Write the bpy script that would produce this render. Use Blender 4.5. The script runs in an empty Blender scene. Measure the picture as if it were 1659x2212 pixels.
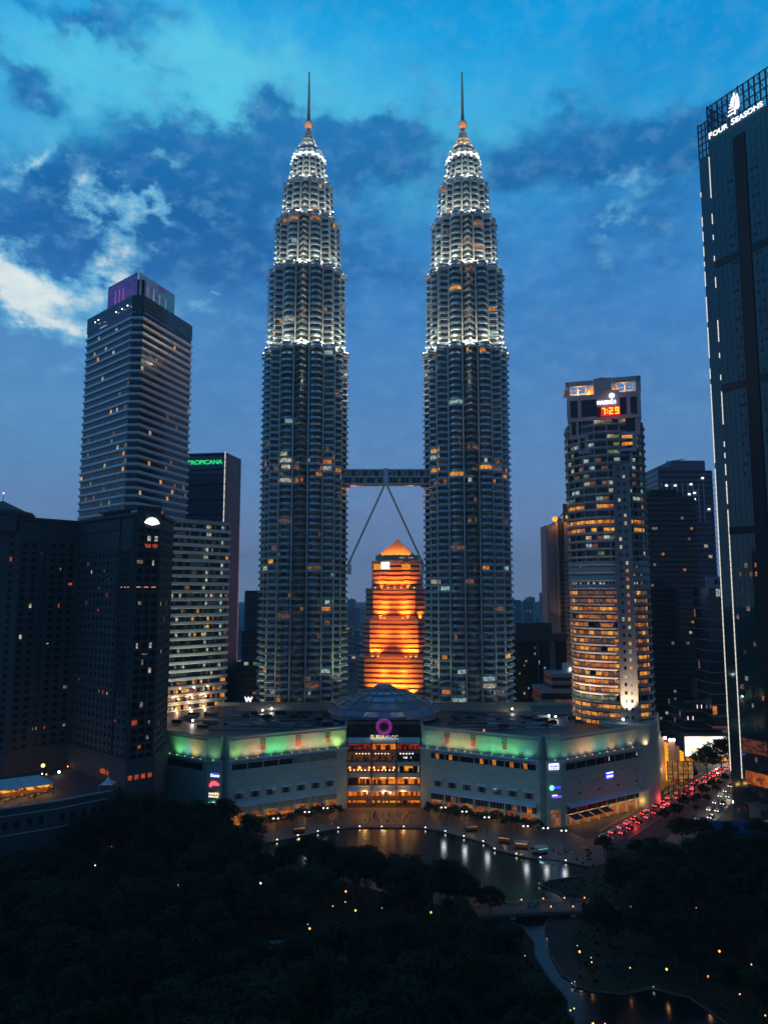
import bpy, bmesh, math, random
from math import sin, cos, tan, atan, atan2, asin, sqrt, pi, radians, exp, hypot
from mathutils import Vector, Matrix
rnd = random.Random(11)
scene = bpy.context.scene
C = scene.collection

# ------------------------------------------------------------------ camera
PITCH, FPX, EYE = radians(6.4), 1560.0, 101.0        # measured on the photograph scaled to 1659 px wide
cam_data = bpy.data.cameras.new('camera')
cam = bpy.data.objects.new('camera', cam_data)
C.objects.link(cam)
cam.location = (0, 0, EYE)
cam.rotation_euler = (pi / 2 + PITCH, 0, 0)
cam_data.sensor_fit = 'HORIZONTAL'
cam_data.sensor_width = 36.0
cam_data.lens = 36.0 * FPX / 1659.0
cam_data.clip_start = 0.5
cam_data.clip_end = 20000
scene.camera = cam

def ray(px, py):
    x = px - 829.5; u = 1106 - py
    return Vector((x, FPX * cos(PITCH) - u * sin(PITCH), FPX * sin(PITCH) + u * cos(PITCH)))
def on_z(px, py, z):
    r = ray(px, py); t = (z - EYE) / r.z
    return (r.x * t, r.y * t)
def on_y(px, py, y):
    r = ray(px, py); t = y / r.y
    return (r.x * t, EYE + r.z * t)
def z_at(py, y): return on_y(829.5, py, y)[1]
def azel(px, py):
    r = ray(px, py).normalized()
    return atan2(r.x, r.y), asin(r.z)

# ------------------------------------------------------------------ render settings
scene.view_settings.view_transform = 'Standard'
scene.view_settings.look = 'None'
scene.view_settings.exposure = 0.0
scene.view_settings.gamma = 1.0
scene.view_settings.use_curve_mapping = False
scene.render.engine = 'CYCLES'
try:
    scene.cycles.use_denoising = True
    scene.cycles.max_bounces = 5
    scene.cycles.diffuse_bounces = 2
    scene.cycles.glossy_bounces = 3
    scene.cycles.transparent_max_bounces = 8
    scene.cycles.sample_clamp_indirect = 4.0
    scene.cycles.caustics_reflective = False
    scene.cycles.caustics_refractive = False
except Exception:
    pass

def s2l(c):
    out = []
    for v in c:
        v = v / 255.0
        out.append(v / 12.92 if v <= 0.04045 else ((v + 0.055) / 1.055) ** 2.4)
    return tuple(out)

# ------------------------------------------------------------------ world: dusk sky with clouds, a function of direction only
world = bpy.data.worlds.new('World')
scene.world = world
world.use_nodes = True
wt = world.node_tree
wt.nodes.clear()
class G:
    """tiny builder for shader node graphs"""
    def __init__(s, t): s.t = t
    def n(s, typ, **kw):
        x = s.t.nodes.new(typ)
        for k, v in kw.items(): setattr(x, k, v)
        return x
    def l(s, a, b): s.t.links.new(a, b)
    def put(s, sock, v):
        if hasattr(v, 'links') or hasattr(v, 'is_output'): s.l(v, sock)
        else: sock.default_value = v
    def m(s, op, a, b=None, c=None, clamp=False):
        x = s.n('ShaderNodeMath', operation=op, use_clamp=clamp)
        s.put(x.inputs[0], a)
        if b is not None: s.put(x.inputs[1], b)
        if c is not None: s.put(x.inputs[2], c)
        return x.outputs[0]
    def ramp01(s, v, a, b):
        x = s.n('ShaderNodeMapRange', interpolation_type='SMOOTHSTEP')
        s.put(x.inputs['Value'], v)
        x.inputs['From Min'].default_value = a; x.inputs['From Max'].default_value = b
        x.inputs['To Min'].default_value = 0; x.inputs['To Max'].default_value = 1
        return x.outputs[0]
    def noise(s, vec, scale, detail=5, rough=0.55, w=None):
        x = s.n('ShaderNodeTexNoise')
        if vec is not None: s.l(vec, x.inputs['Vector'])
        x.inputs['Scale'].default_value = scale; x.inputs['Detail'].default_value = detail
        x.inputs['Roughness'].default_value = rough
        return x.outputs[0]
    def mix(s, f, a, b, typ='MIX'):
        x = s.n('ShaderNodeMix', data_type='RGBA', blend_type=typ)
        s.put(x.inputs[0], f)
        for i, v in ((6, a), (7, b)):
            if isinstance(v, tuple): x.inputs[i].default_value = (*v[:3], 1)
            else: s.l(v, x.inputs[i])
        return x.outputs[2]
    def xyz(s, a, b, c):
        x = s.n('ShaderNodeCombineXYZ')
        s.put(x.inputs[0], a); s.put(x.inputs[1], b); s.put(x.inputs[2], c)
        return x.outputs[0]
    def ramp(s, v, stops):
        x = s.n('ShaderNodeValToRGB')
        s.put(x.inputs[0], v)
        e = x.color_ramp.elements
        while len(e) < len(stops): e.new(0.5)
        for k, (p, c) in enumerate(stops):
            e[k].position = p; e[k].color = (*c, 1)
        return x.outputs[0]

g = G(wt)
tc = g.n('ShaderNodeTexCoord')
sep = g.n('ShaderNodeSeparateXYZ'); g.l(tc.outputs['Generated'], sep.inputs[0])
dx, dy, dz = sep.outputs
az = g.m('ARCTAN2', dx, g.m('ABSOLUTE', dy))
el = g.m('ARCSINE', dz)
base = g.xyz(g.m('MULTIPLY', az, 1.0), g.m('MULTIPLY', el, 1.55), 0.37)
n1 = g.noise(base, 5.5, 7, 0.58)
n2 = g.noise(g.xyz(g.m('ADD', az, 7.3), g.m('MULTIPLY', el, 1.5), 2.1), 5.5, 7, 0.58)
n3 = g.noise(g.xyz(g.m('ADD', az, 3.3), g.m('MULTIPLY', el, 1.9), 5.1), 12.0, 8, 0.64)
n4 = g.noise(g.xyz(g.m('ADD', az, 1.3), g.m('MULTIPLY', el, 1.5), 8.1), 30.0, 7, 0.62)
n5 = g.noise(g.xyz(g.m('ADD', az, 2.7), g.m('MULTIPLY', el, 1.4), 11.3), 16.0, 5, 0.6)
n6 = g.noise(g.xyz(g.m('ADD', az, 9.1), g.m('MULTIPLY', el, 1.4), 3.9), 16.0, 5, 0.6)
wa = g.m('MULTIPLY_ADD', g.m('SUBTRACT', n1, 0.5), 0.20, g.m('MULTIPLY_ADD', g.m('SUBTRACT', n5, 0.5), 0.10, az))
we = g.m('MULTIPLY_ADD', g.m('SUBTRACT', n2, 0.5), 0.14, g.m('MULTIPLY_ADD', g.m('SUBTRACT', n6, 0.5), 0.10, el))
def blob(px, py, sx, sy, amp, rot=0.0):
    a0, e0 = azel(px, py)
    k = cos(atan(hypot(px - 829.5, py - 1106) / FPX))
    sa, se = sx / FPX * k * k / cos(e0) , sy / FPX * k * k
    da = g.m('SUBTRACT', wa, a0); de = g.m('SUBTRACT', we, e0)
    c, s_ = cos(rot), sin(rot)
    u = g.m('ADD', g.m('MULTIPLY', da, c / sa), g.m('MULTIPLY', de, s_ / sa))
    v = g.m('ADD', g.m('MULTIPLY', da, -s_ / se), g.m('MULTIPLY', de, c / se))
    q = g.m('ADD', g.m('MULTIPLY', u, u), g.m('MULTIPLY', v, v))
    return g.m('MULTIPLY', g.m('EXPONENT', g.m('MULTIPLY', q, -1.0)), amp)
def add(*a):
    r = a[0]
    for x in a[1:]: r = g.m('ADD', r, x)
    return r
# clear-sky gradient from the horizon up
E0 = 1.5708
def st(deg, c): return (max(0, min(1, radians(deg) / E0)), s2l(c))
grad = g.ramp(g.m('DIVIDE', el, E0), [st(0, (130, 148, 184)), st(4, (116, 143, 186)), st(10, (95, 140, 192)), st(20, (70, 134, 200)),
        st(28, (54, 142, 210)), st(34, (52, 170, 226)), st(40, (12, 162, 230)), st(52, (2, 84, 150)), st(90, (4, 30, 62))])
col = grad
# pale turquoise opening above the towers
cy = add(blob(560, 215, 330, 130, 1.0), blob(420, 130, 260, 140, 0.6), blob(960, 330, 160, 110, 0.55), blob(120, 160, 190, 130, 0.75), blob(60, 300, 130, 60, 0.5), blob(1250, 260, 260, 120, 0.35))
col = g.mix(g.m('MULTIPLY', cy, 0.85, clamp=True), col, s2l((92, 204, 236)))
col = g.mix(blob(1500, 60, 420, 220, 0.75), col, s2l((0, 138, 212)))
# dark cloud banks
dk = add(blob(160, 480, 330, 130, 1.25), blob(330, 370, 210, 100, 0.75), blob(520, 330, 250, 85, 0.95), blob(760, 330, 260, 75, 1.0), blob(890, 290, 110, 55, 0.7),
         blob(430, 560, 200, 120, 0.75), blob(1290, 340, 250, 95, 1.0), blob(1210, 240, 120, 50, 0.7), blob(1150, 345, 90, 50, 0.5), blob(1480, 300, 140, 60, 0.6), blob(650, 560, 330, 130, 0.35), blob(1400, 500, 320, 150, 0.5), blob(830, 560, 260, 170, 0.42), blob(500, 760, 260, 90, 0.3), blob(1250, 760, 300, 90, 0.3), blob(120, 900, 240, 60, 0.25),
         blob(170, 20, 220, 62, 1.0), blob(10, 180, 90, 50, 1.0), blob(330, 170, 130, 26, 0.30), blob(190, 650, 110, 40, 0.55), blob(60, 800, 200, 60, 0.25))
dk = g.m('ADD', dk, g.m('MULTIPLY', g.m('SUBTRACT', n3, 0.5), 1.5))
dkm = g.ramp01(dk, 0.05, 1.12)
cloud = g.ramp(g.m('DIVIDE', el, E0), [st(0, (100, 124, 170)), st(6, (80, 116, 174)), st(12, (70, 122, 184)), st(20, (42, 110, 178)), st(28, (22, 98, 164)), st(34, (26, 112, 178)), st(41, (14, 116, 188)), st(52, (2, 70, 130)), st(90, (4, 30, 62))])
cloud = g.mix(g.m('MULTIPLY', g.ramp01(n4, 0.48, 0.72), 0.30), cloud, s2l((70, 138, 204)))
col = g.mix(g.m('MULTIPLY', dkm, 0.93), col, cloud)
# bright breaks where the last light comes through
wb = add(blob(75, 635, 195, 80, 1.6), blob(10, 600, 120, 70, 0.9), blob(225, 565, 80, 46, 1.0, 0.6), blob(330, 480, 70, 26, 0.95), blob(245, 500, 60, 56, 0.75), blob(325, 405, 24, 55, 0.55), blob(60, 320, 80, 30, 0.5, 0.5), blob(478, 648, 26, 12, 0.8),
         blob(440, 690, 60, 22, 0.4, -0.3), blob(40, 330, 70, 28, 0.62, 0.5), blob(110, 700, 120, 30, 0.7), blob(1320, 455, 60, 26, 0.34), blob(590, 395, 60, 16, 0.25))
wb = g.m('ADD', wb, g.m('ADD', g.m('ADD', g.m('MULTIPLY', g.m('SUBTRACT', n3, 0.52), 3.6), g.m('MULTIPLY', g.m('SUBTRACT', n5, 0.5), 2.6)), g.m('MULTIPLY', g.m('SUBTRACT', n4, 0.5), 2.4)))
wbm = g.ramp01(wb, 0.05, 0.85)
wbh = g.ramp01(wb, 0.62, 1.95)
gate = g.m('MINIMUM', 1.0, g.m('MULTIPLY', add(blob(110, 640, 250, 130, 1.7), blob(320, 470, 150, 70, 1.5), blob(325, 400, 60, 90, 1.0), blob(478, 648, 40, 24, 1.6), blob(440, 690, 90, 40, 0.9), blob(40, 330, 120, 60, 1.0), blob(1320, 455, 110, 60, 0.8)), 1.0))
col = g.mix(g.m('MULTIPLY', g.m('MULTIPLY', wbm, gate), 0.85), col, s2l((108, 186, 226)))
col = g.mix(g.m('MULTIPLY', wbh, gate), col, s2l((236, 246, 244)))
col = g.mix(add(blob(90, 860, 300, 170, 0.45), blob(420, 700, 160, 90, 0.25)), col, s2l((98, 158, 204)))
# faint unevenness of the thin cloud sheet
col = g.mix(g.m('MULTIPLY', g.ramp01(n4, 0.42, 0.70), 0.16), col, s2l((120, 176, 216)))
col = g.mix(g.m('MULTIPLY', g.ramp01(n1, 0.50, 0.72), 0.14), col, s2l((40, 98, 164)))
# pink trace low over the horizon
col = g.mix(g.m('MULTIPLY', add(blob(535, 1200, 70, 16, 0.5), blob(800, 1110, 160, 30, 0.25)), 0.7), col, s2l((130, 112, 160)))
# the eastern half behind the viewer is already darker
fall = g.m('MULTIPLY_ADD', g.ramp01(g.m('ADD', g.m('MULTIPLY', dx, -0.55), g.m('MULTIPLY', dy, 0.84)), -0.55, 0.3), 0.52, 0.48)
bgn = g.n('ShaderNodeBackground')
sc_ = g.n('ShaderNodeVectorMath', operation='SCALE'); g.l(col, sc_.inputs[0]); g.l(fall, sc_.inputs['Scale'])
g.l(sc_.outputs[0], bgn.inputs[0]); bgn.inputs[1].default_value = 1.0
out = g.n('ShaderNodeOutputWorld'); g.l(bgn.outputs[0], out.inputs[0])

# ------------------------------------------------------------------ materials
MATS = {}
def mk(name, col, rough=0.6, metal=0.0, var=0.18, scale=0.35, spec=0.4, bump=0.0, bscale=4.0, emis=None, es=0.0):
    if name in MATS: return MATS[name]
    m = bpy.data.materials.new(name); m.use_nodes = True
    q = G(m.node_tree); b = m.node_tree.nodes['Principled BSDF']
    geo = q.n('ShaderNodeNewGeometry')
    if var > 0:
        nn = q.noise(geo.outputs['Position'], scale, 6, 0.62)
        k = q.m('MULTIPLY_ADD', q.m('SUBTRACT', nn, 0.5), 2.6 * var, 1.0)
        v = q.n('ShaderNodeVectorMath', operation='SCALE'); v.inputs[0].default_value = col[:3]; q.l(k, v.inputs['Scale'])
        q.l(v.outputs[0], b.inputs['Base Color'])
        q.l(q.m('MULTIPLY_ADD', q.m('SUBTRACT', nn, 0.5), 0.4, rough, clamp=True), b.inputs['Roughness'])
    else:
        b.inputs['Base Color'].default_value = (*col[:3], 1); b.inputs['Roughness'].default_value = rough
    b.inputs['Metallic'].default_value = metal
    b.inputs['Specular IOR Level'].default_value = spec
    if bump > 0:
        bp = q.n('ShaderNodeBump'); bp.inputs['Strength'].default_value = bump; bp.inputs['Distance'].default_value = 0.2
        q.l(q.noise(geo.outputs['Position'], bscale, 4), bp.inputs['Height']); q.l(bp.outputs[0], b.inputs['Normal'])
    if emis:
        b.inputs['Emission Color'].default_value = (*emis, 1); b.inputs['Emission Strength'].default_value = es
    MATS[name] = m
    return m
def glow(name, col, strength, dark=None, scale=0.5, lo=0.35, hi=0.7, sample=False, rough=0.5):
    """a surface that gives off light: a lit window or room, a lamp, a lit sign. With dark the rooms behind vary."""
    if name in MATS: return MATS[name]
    m = bpy.data.materials.new(name); m.use_nodes = True
    q = G(m.node_tree); b = m.node_tree.nodes['Principled BSDF']
    b.inputs['Base Color'].default_value = (0.03, 0.03, 0.03, 1); b.inputs['Roughness'].default_value = rough
    if dark is not None:
        geo = q.n('ShaderNodeNewGeometry')
        mp = q.n('ShaderNodeMapping'); mp.inputs['Scale'].default_value = (1, 1, 1.6); q.l(geo.outputs['Position'], mp.inputs['Vector'])
        nn = q.noise(mp.outputs[0], scale, 4, 0.7)
        q.l(q.mix(q.ramp01(nn, lo, hi), dark, col), b.inputs['Emission Color'])
    else:
        b.inputs['Emission Color'].default_value = (*col, 1)
    b.inputs['Emission Strength'].default_value = strength
    m.cycles.emission_sampling = 'AUTO' if sample else 'NONE'
    MATS[name] = m
    return m

STEEL = mk('brushed_steel', (0.40, 0.52, 0.60), 0.30, 0.65, 0.12, 0.25)
STEEL_DK = mk('weathered_steel', (0.30, 0.31, 0.31), 0.5, 0.3, 0.15)
GLASS = mk('tinted_glass', (0.012, 0.022, 0.03), 0.12, 0.0, 0.25, 0.15, spec=0.6)
GLASS_MIRROR = mk('mirror_glass', (0.05, 0.085, 0.09), 0.05, 0.6, 0.10, 0.08, spec=0.8)
GLASS_BLUE = mk('blue_glass', (0.014, 0.03, 0.06), 0.14, 0.1, 0.2, 0.2, spec=0.6)
ALU = mk('white_aluminium', (0.42, 0.44, 0.44), 0.45, 0.15, 0.10)
ALU_LT = mk('pale_aluminium', (0.55, 0.63, 0.66), 0.4, 0.1, 0.12)
CONC = mk('pale_concrete', (0.36, 0.35, 0.34), 0.75, 0, 0.16, 0.4, bump=0.1)
CONC_DK = mk('dark_concrete', (0.10, 0.10, 0.105), 0.8, 0, 0.2)
STONE_HOTEL = mk('grey_stone', (0.07, 0.075, 0.08), 0.8, 0, 0.18)
STONE_MALL = mk('mall_stone', (0.32, 0.42, 0.37), 0.7, 0, 0.24, 0.35, bump=0.15)
STONE_PINK = mk('rose_granite', (0.36, 0.22, 0.19), 0.6, 0, 0.15)
DARK = mk('black_metal', (0.02, 0.022, 0.025), 0.45, 0.3, 0.2)
ROOF = mk('wet_roof', (0.03, 0.034, 0.038), 0.46, 0, 0.6, 0.12, spec=0.6, bump=0.25, bscale=0.5)
ROOF_SAND = mk('sand_roof', (0.30, 0.27, 0.21), 0.7, 0, 0.15)
COPPER = mk('copper_roof', (0.42, 0.24, 0.12), 0.5, 0.2, 0.15)
W_ORANGE = glow('lit_window_orange', s2l((250, 150, 50)), 0.85, s2l((120, 55, 22)), 0.45)
W_AMBER = glow('lit_window_amber', s2l((255, 186, 70)), 1.15, s2l((165, 88, 25)), 0.6)
W_DIM = glow('lit_window_dim', s2l((168, 108, 70)), 0.7, s2l((60, 44, 36)), 0.5)
W_WHITE = glow('lit_window_white', s2l((206, 232, 220)), 0.8, s2l((70, 110, 106)), 0.5)
W_PALE = glow('lit_window_pale', s2l((240, 225, 190)), 0.85, s2l((100, 90, 70)), 0.6)
W_GREEN = glow('lit_window_green', s2l((150, 170, 110)), 0.6, s2l((70, 90, 60)), 0.4)
LAMP_WHITE = glow('lamp_white', (1.0, 0.95, 0.85), 9.0)
LAMP_WARM = glow('lamp_warm', (1.0, 0.62, 0.25), 7.0)
LAMP_ORANGE = glow('lamp_orange', (1.0, 0.36, 0.06), 6.0)
LED = glow('led_line', (1.0, 0.93, 0.82), 1.0)
RED_TAIL = glow('tail_light', (1.0, 0.03, 0.05), 10.0)
HEAD = glow('head_light', (1.0, 0.88, 0.72), 6.0)

# ------------------------------------------------------------------ mesh helpers
def poly_off(poly, d):
    n = len(poly); r = []
    for i in range(n):
        x0, y0 = poly[i - 1]; x1, y1 = poly[i]; x2, y2 = poly[(i + 1) % n]
        ax, ay = x1 - x0, y1 - y0; bx, by = x2 - x1, y2 - y1
        la, lb = hypot(ax, ay) or 1, hypot(bx, by) or 1
        n1x, n1y, n2x, n2y = ay / la, -ax / la, by / lb, -bx / lb
        mx, my = n1x + n2x, n1y + n2y
        k = 2 * d / max(0.35, mx * mx + my * my)
        r.append((x1 + mx * k, y1 + my * k))
    return r
class MB:
    def __init__(s): s.v, s.f, s.m = [], [], []
    def vert(s, *p): s.v.append(tuple(p)); return len(s.v) - 1
    def face(s, pts, mi=0):
        i = len(s.v); s.v.extend(tuple(p) for p in pts); s.f.append(tuple(range(i, i + len(pts)))); s.m.append(mi)
    def box(s, x0, x1, y0, y1, z0, z1, mi=0):
        i = len(s.v)
        s.v += [(x0, y0, z0), (x1, y0, z0), (x1, y1, z0), (x0, y1, z0), (x0, y0, z1), (x1, y0, z1), (x1, y1, z1), (x0, y1, z1)]
        for q in ((3, 2, 1, 0), (4, 5, 6, 7), (0, 1, 5, 4), (1, 2, 6, 5), (2, 3, 7, 6), (3, 0, 4, 7)):
            s.f.append(tuple(i + k for k in q)); s.m.append(mi)
    def beam(s, a, b, w, h=None, mi=0):
        """box-section bar from a to b"""
        a, b = Vector(a), Vector(b); h = h or w
        d = (b - a).normalized()
        up = Vector((0, 0, 1)) if abs(d.z) < 0.95 else Vector((0, 1, 0))
        r = d.cross(up).normalized() * (w / 2); u = r.cross(d).normalized() * (h / 2)
        i = len(s.v)
        for p in (a, b):
            for q in (-r - u, r - u, r + u, -r + u): s.v.append(tuple(p + q))
        for q in ((0, 1, 2, 3), (7, 6, 5, 4), (0, 4, 5, 1), (1, 5, 6, 2), (2, 6, 7, 3), (3, 7, 4, 0)):
            s.f.append(tuple(i + k for k in q)); s.m.append(mi)
    def tube(s, a, b, r0, r1=None, n=8, mi=0, cap=True):
        a, b = Vector(a), Vector(b); r1 = r0 if r1 is None else r1
        d = (b - a).normalized()
        up = Vector((0, 0, 1)) if abs(d.z) < 0.95 else Vector((0, 1, 0))
        r = d.cross(up).normalized(); u = r.cross(d).normalized()
        i = len(s.v)
        for p, q in ((a, r0), (b, r1)):
            for k in range(n):
                t = 2 * pi * k / n; s.v.append(tuple(p + (r * cos(t) + u * sin(t)) * q))
        for k in range(n):
            s.f.append((i + k, i + (k + 1) % n, i + n + (k + 1) % n, i + n + k)); s.m.append(mi)
        if cap:
            s.f.append(tuple(i + n - 1 - k for k in range(n))); s.m.append(mi)
            s.f.append(tuple(i + n + k for k in range(n))); s.m.append(mi)
    def prism(s, poly, z0, z1, mi=0, top=True, bottom=False, mt=None):
        n = len(poly); i = len(s.v)
        s.v += [(x, y, z0) for x, y in poly] + [(x, y, z1) for x, y in poly]
        for k in range(n):
            s.f.append((i + k, i + (k + 1) % n, i + n + (k + 1) % n, i + n + k)); s.m.append(mi)
        if top: s.f.append(tuple(range(i + n, i + 2 * n))); s.m.append(mi if mt is None else mt)
        if bottom: s.f.append(tuple(range(i + n - 1, i - 1, -1))); s.m.append(mi)
    def rings(s, polys, zs, mi=0, close=False):
        n = len(polys[0]); i = len(s.v)
        for p, z in zip(polys, zs): s.v += [(x, y, z) for x, y in p]
        R = len(polys)
        for j in range(R - 1):
            for k in range(n):
                s.f.append((i + j * n + k, i + j * n + (k + 1) % n, i + (j + 1) * n + (k + 1) % n, i + (j + 1) * n + k)); s.m.append(mi)
        if close:
            s.f.append(tuple(i + (R - 1) * n + k for k in range(n))); s.m.append(mi)
    def band(s, poly, prof, mi=0):
        s.rings([poly_off(poly, o) for o, z in prof], [z for o, z in prof], mi)
    def ball(s, c, r, mi=0, n=10, m=6, sz=1.0):
        i = len(s.v)
        for j in range(m + 1):
            t = pi * j / m
            for k in range(n):
                a = 2 * pi * k / n
                s.v.append((c[0] + r * sin(t) * cos(a), c[1] + r * sin(t) * sin(a), c[2] - r * sz * cos(t)))
        for j in range(m):
            for k in range(n):
                s.f.append((i + j * n + k, i + j * n + (k + 1) % n, i + (j + 1) * n + (k + 1) % n, i + (j + 1) * n + k)); s.m.append(mi)
    def add_mesh(s, me, mat4, mi=0):
        i = len(s.v)
        s.v += [tuple(mat4 @ v.co) for v in me.vertices]
        for p in me.polygons: s.f.append(tuple(i + k for k in p.vertices)); s.m.append(mi)
    def mesh(s, name, mats):
        me = bpy.data.meshes.new(name)
        me.from_pydata(s.v, [], s.f); me.update()
        for m in (mats if isinstance(mats, (list, tuple)) else [mats]): me.materials.append(m)
        if any(s.m): me.polygons.foreach_set('material_index', s.m)
        return me
    def build(s, name, mats, parent=None, off=(0, 0, 0), label=None, smooth=False):
        if off != (0, 0, 0): s.v = [(x - off[0], y - off[1], z - off[2]) for x, y, z in s.v]
        me = s.mesh(name, mats)
        if smooth: me.polygons.foreach_set('use_smooth', [True] * len(me.polygons))
        return link(name, me, parent, label=label)
def link(name, me, parent=None, loc=(0, 0, 0), label=None):
    o = bpy.data.objects.new(name, me); C.objects.link(o); o.location = loc
    if parent is not None: o.parent = parent
    if label: o['label'] = label
    return o
def thing(name, label, cat, loc=(0, 0, 0), rz=0.0, group=None):
    o = bpy.data.objects.new(name, None); C.objects.link(o)
    o.location = loc; o.rotation_euler = (0, 0, rz); o.empty_display_size = 1
    tag(o, label, cat, group)
    return o
def tag(o, label, cat, group=None, kind=None):
    o['label'] = label; o['category'] = cat
    if group: o['group'] = group
    if kind: o['kind'] = kind
    return o
def structure(o): o['kind'] = 'structure'; return o
CHILD = {}
def dup(root, loc, rz=0.0, label=None, group=None, s=None):
    def cp(o, par):
        c = o.copy(); C.objects.link(c); c.parent = par
        for ch in o.children: cp(ch, c)
        return c
    r = cp(root, None); r.location = loc; r.rotation_euler = (0, 0, rz)
    if label: r['label'] = label
    if group: r['group'] = group
    if s: r.scale = (s, s, s)
    return r
def point(name, loc, col, watts, r=0.3, parent=None):
    d = bpy.data.lights.new(name, 'POINT'); d.color = col; d.energy = watts; d.shadow_soft_size = r
    o = bpy.data.objects.new(name, d); C.objects.link(o); o.location = loc
    if parent is not None: o.parent = parent
    return o
def spot(name, loc, target, col, watts, deg=60, blend=0.6, r=0.3, parent=None):
    d = bpy.data.lights.new(name, 'SPOT'); d.color = col; d.energy = watts; d.shadow_soft_size = r
    d.spot_size = radians(deg); d.spot_blend = blend
    o = bpy.data.objects.new(name, d); C.objects.link(o); o.location = loc
    o.rotation_euler = (Vector(target) - Vector(loc)).to_track_quat('-Z', 'Y').to_euler()
    if parent is not None: o.parent = parent
    return o
def text_mesh(body, size=1.0, extrude=0.05, bold=0.0, align='LEFT', space=1.0):
    cu = bpy.data.curves.new('lettering', 'FONT'); cu.body = body; cu.size = size; cu.extrude = extrude
    cu.offset = bold; cu.align_x = align; cu.space_character = space
    o = bpy.data.objects.new('lettering', cu); C.objects.link(o)
    dg = bpy.context.evaluated_depsgraph_get()
    me = bpy.data.meshes.new_from_object(o.evaluated_get(dg))
    bpy.data.objects.remove(o); bpy.data.curves.remove(cu)
    return me
def face_frame(a, b, z=0.0):
    """matrix whose x runs a->b, y runs up and z points out of the wall to the right of a->b (outward for a CCW plan)"""
    d = Vector((b[0] - a[0], b[1] - a[1], 0)).normalized()
    n = Vector((d.y, -d.x, 0))
    M = Matrix((( d.x, 0, n.x, a[0]), (d.y, 0, n.y, a[1]), (0, 1, 0, z), (0, 0, 0, 1)))
    return M
def wallpt(a, b, s, out, z):
    d = Vector((b[0] - a[0], b[1] - a[1])).normalized()
    return (a[0] + d.x * s + d.y * out, a[1] + d.y * s - d.x * out, z)
def panel(mb, a, b, s0, s1, z0, z1, out=0.0, mi=0):
    mb.face([wallpt(a, b, s0, out, z0), wallpt(a, b, s1, out, z0), wallpt(a, b, s1, out, z1), wallpt(a, b, s0, out, z1)], mi)
def slab(mb, a, b, s0, s1, z0, z1, o0, o1, mi=0):
    p = [wallpt(a, b, s0, o0, 0), wallpt(a, b, s0, o1, 0), wallpt(a, b, s1, o1, 0), wallpt(a, b, s1, o0, 0)]
    q = [(x, y) for x, y, _ in p]
    mb.prism(q, z0, z1, mi, True, True)
def dist(a, b): return hypot(b[0] - a[0], b[1] - a[1])
def lit_parts(items, parent, name='lit_window', limit=92):
    """items: (quad, material). The largest become parts of their own, the rest one part."""
    items = sorted(items, key=lambda it: -(Vector(it[0][1]) - Vector(it[0][0])).length * (Vector(it[0][2]) - Vector(it[0][1])).length)
    for q, m in items[:limit]:
        mb = MB(); mb.face(q); mb.build(name, m, parent)
    rest = items[limit:]
    if rest:
        mats = []; mb = MB()
        for q, m in rest:
            if m not in mats: mats.append(m)
            mb.face(q, mats.index(m))
        o = mb.build(name + '_rows', mats, parent); o['kind'] = 'stuff'
def faces_camera(a, b, loc=(0, 0)):
    nx, ny = b[1] - a[1], -(b[0] - a[0])
    mx, my = (a[0] + b[0]) / 2 + loc[0], (a[1] + b[1]) / 2 + loc[1]
    return nx * mx + ny * my < 0
def banded(root, poly, z0, z1, fh, sp, lip, core, bandm, lit=None, wu=3.0, wfrac=(0.0, 1.0), org=(0, 0), band_name='floor_band', core_name='glass_wall', top=True, prof=None, spk=None):
    """storeys of glass with a projecting spandrel each; lit(floor, edge, u, z) -> material or None for one window unit. plan in the root's own frame"""
    mb = MB(); mb.prism(poly, z0, z1, 0, True); mb.build(core_name, core, root)
    nfl = int(round((z1 - z0) / fh)); fh = (z1 - z0) / nfl
    prof = prof or [(0, 0), (lip, 0.0), (lip, sp * 0.9), (lip * 0.55, sp), (0, sp)]
    b = MB(); b.band(poly, prof)
    me = b.mesh(band_name, bandm)
    items = []
    for k in range(nfl):
        z = z0 + k * fh
        link(band_name, me, root, (0, 0, z))
        if lit is None: continue
        for e in range(len(poly)):
            a, c = poly[e], poly[(e + 1) % len(poly)]
            L = dist(a, c)
            if L < 0.4 or not faces_camera(a, c, org): continue
            nu = max(1, int(round(L / wu))); w = L / nu; run = None
            for u in range(nu + 1):
                m = lit(k, e, (u + 0.5) / nu, z) if u < nu else None
                if run is not None and (m is not run[1] or u - run[0] >= 4):
                    s0, s1 = run[0] * w + 0.12, u * w - 0.12
                    za, zb = z + sp + (fh - sp) * wfrac[0], z + sp + (fh - sp) * wfrac[1]
                    items.append(([wallpt(a, c, s0, 0.06, za), wallpt(a, c, s1, 0.06, za), wallpt(a, c, s1, 0.06, zb), wallpt(a, c, s0, 0.06, zb)], run[1]))
                    run = None
                if m is not None and run is None: run = (u, m)
    if items: lit_parts(items, root)
    return nfl, fh
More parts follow.
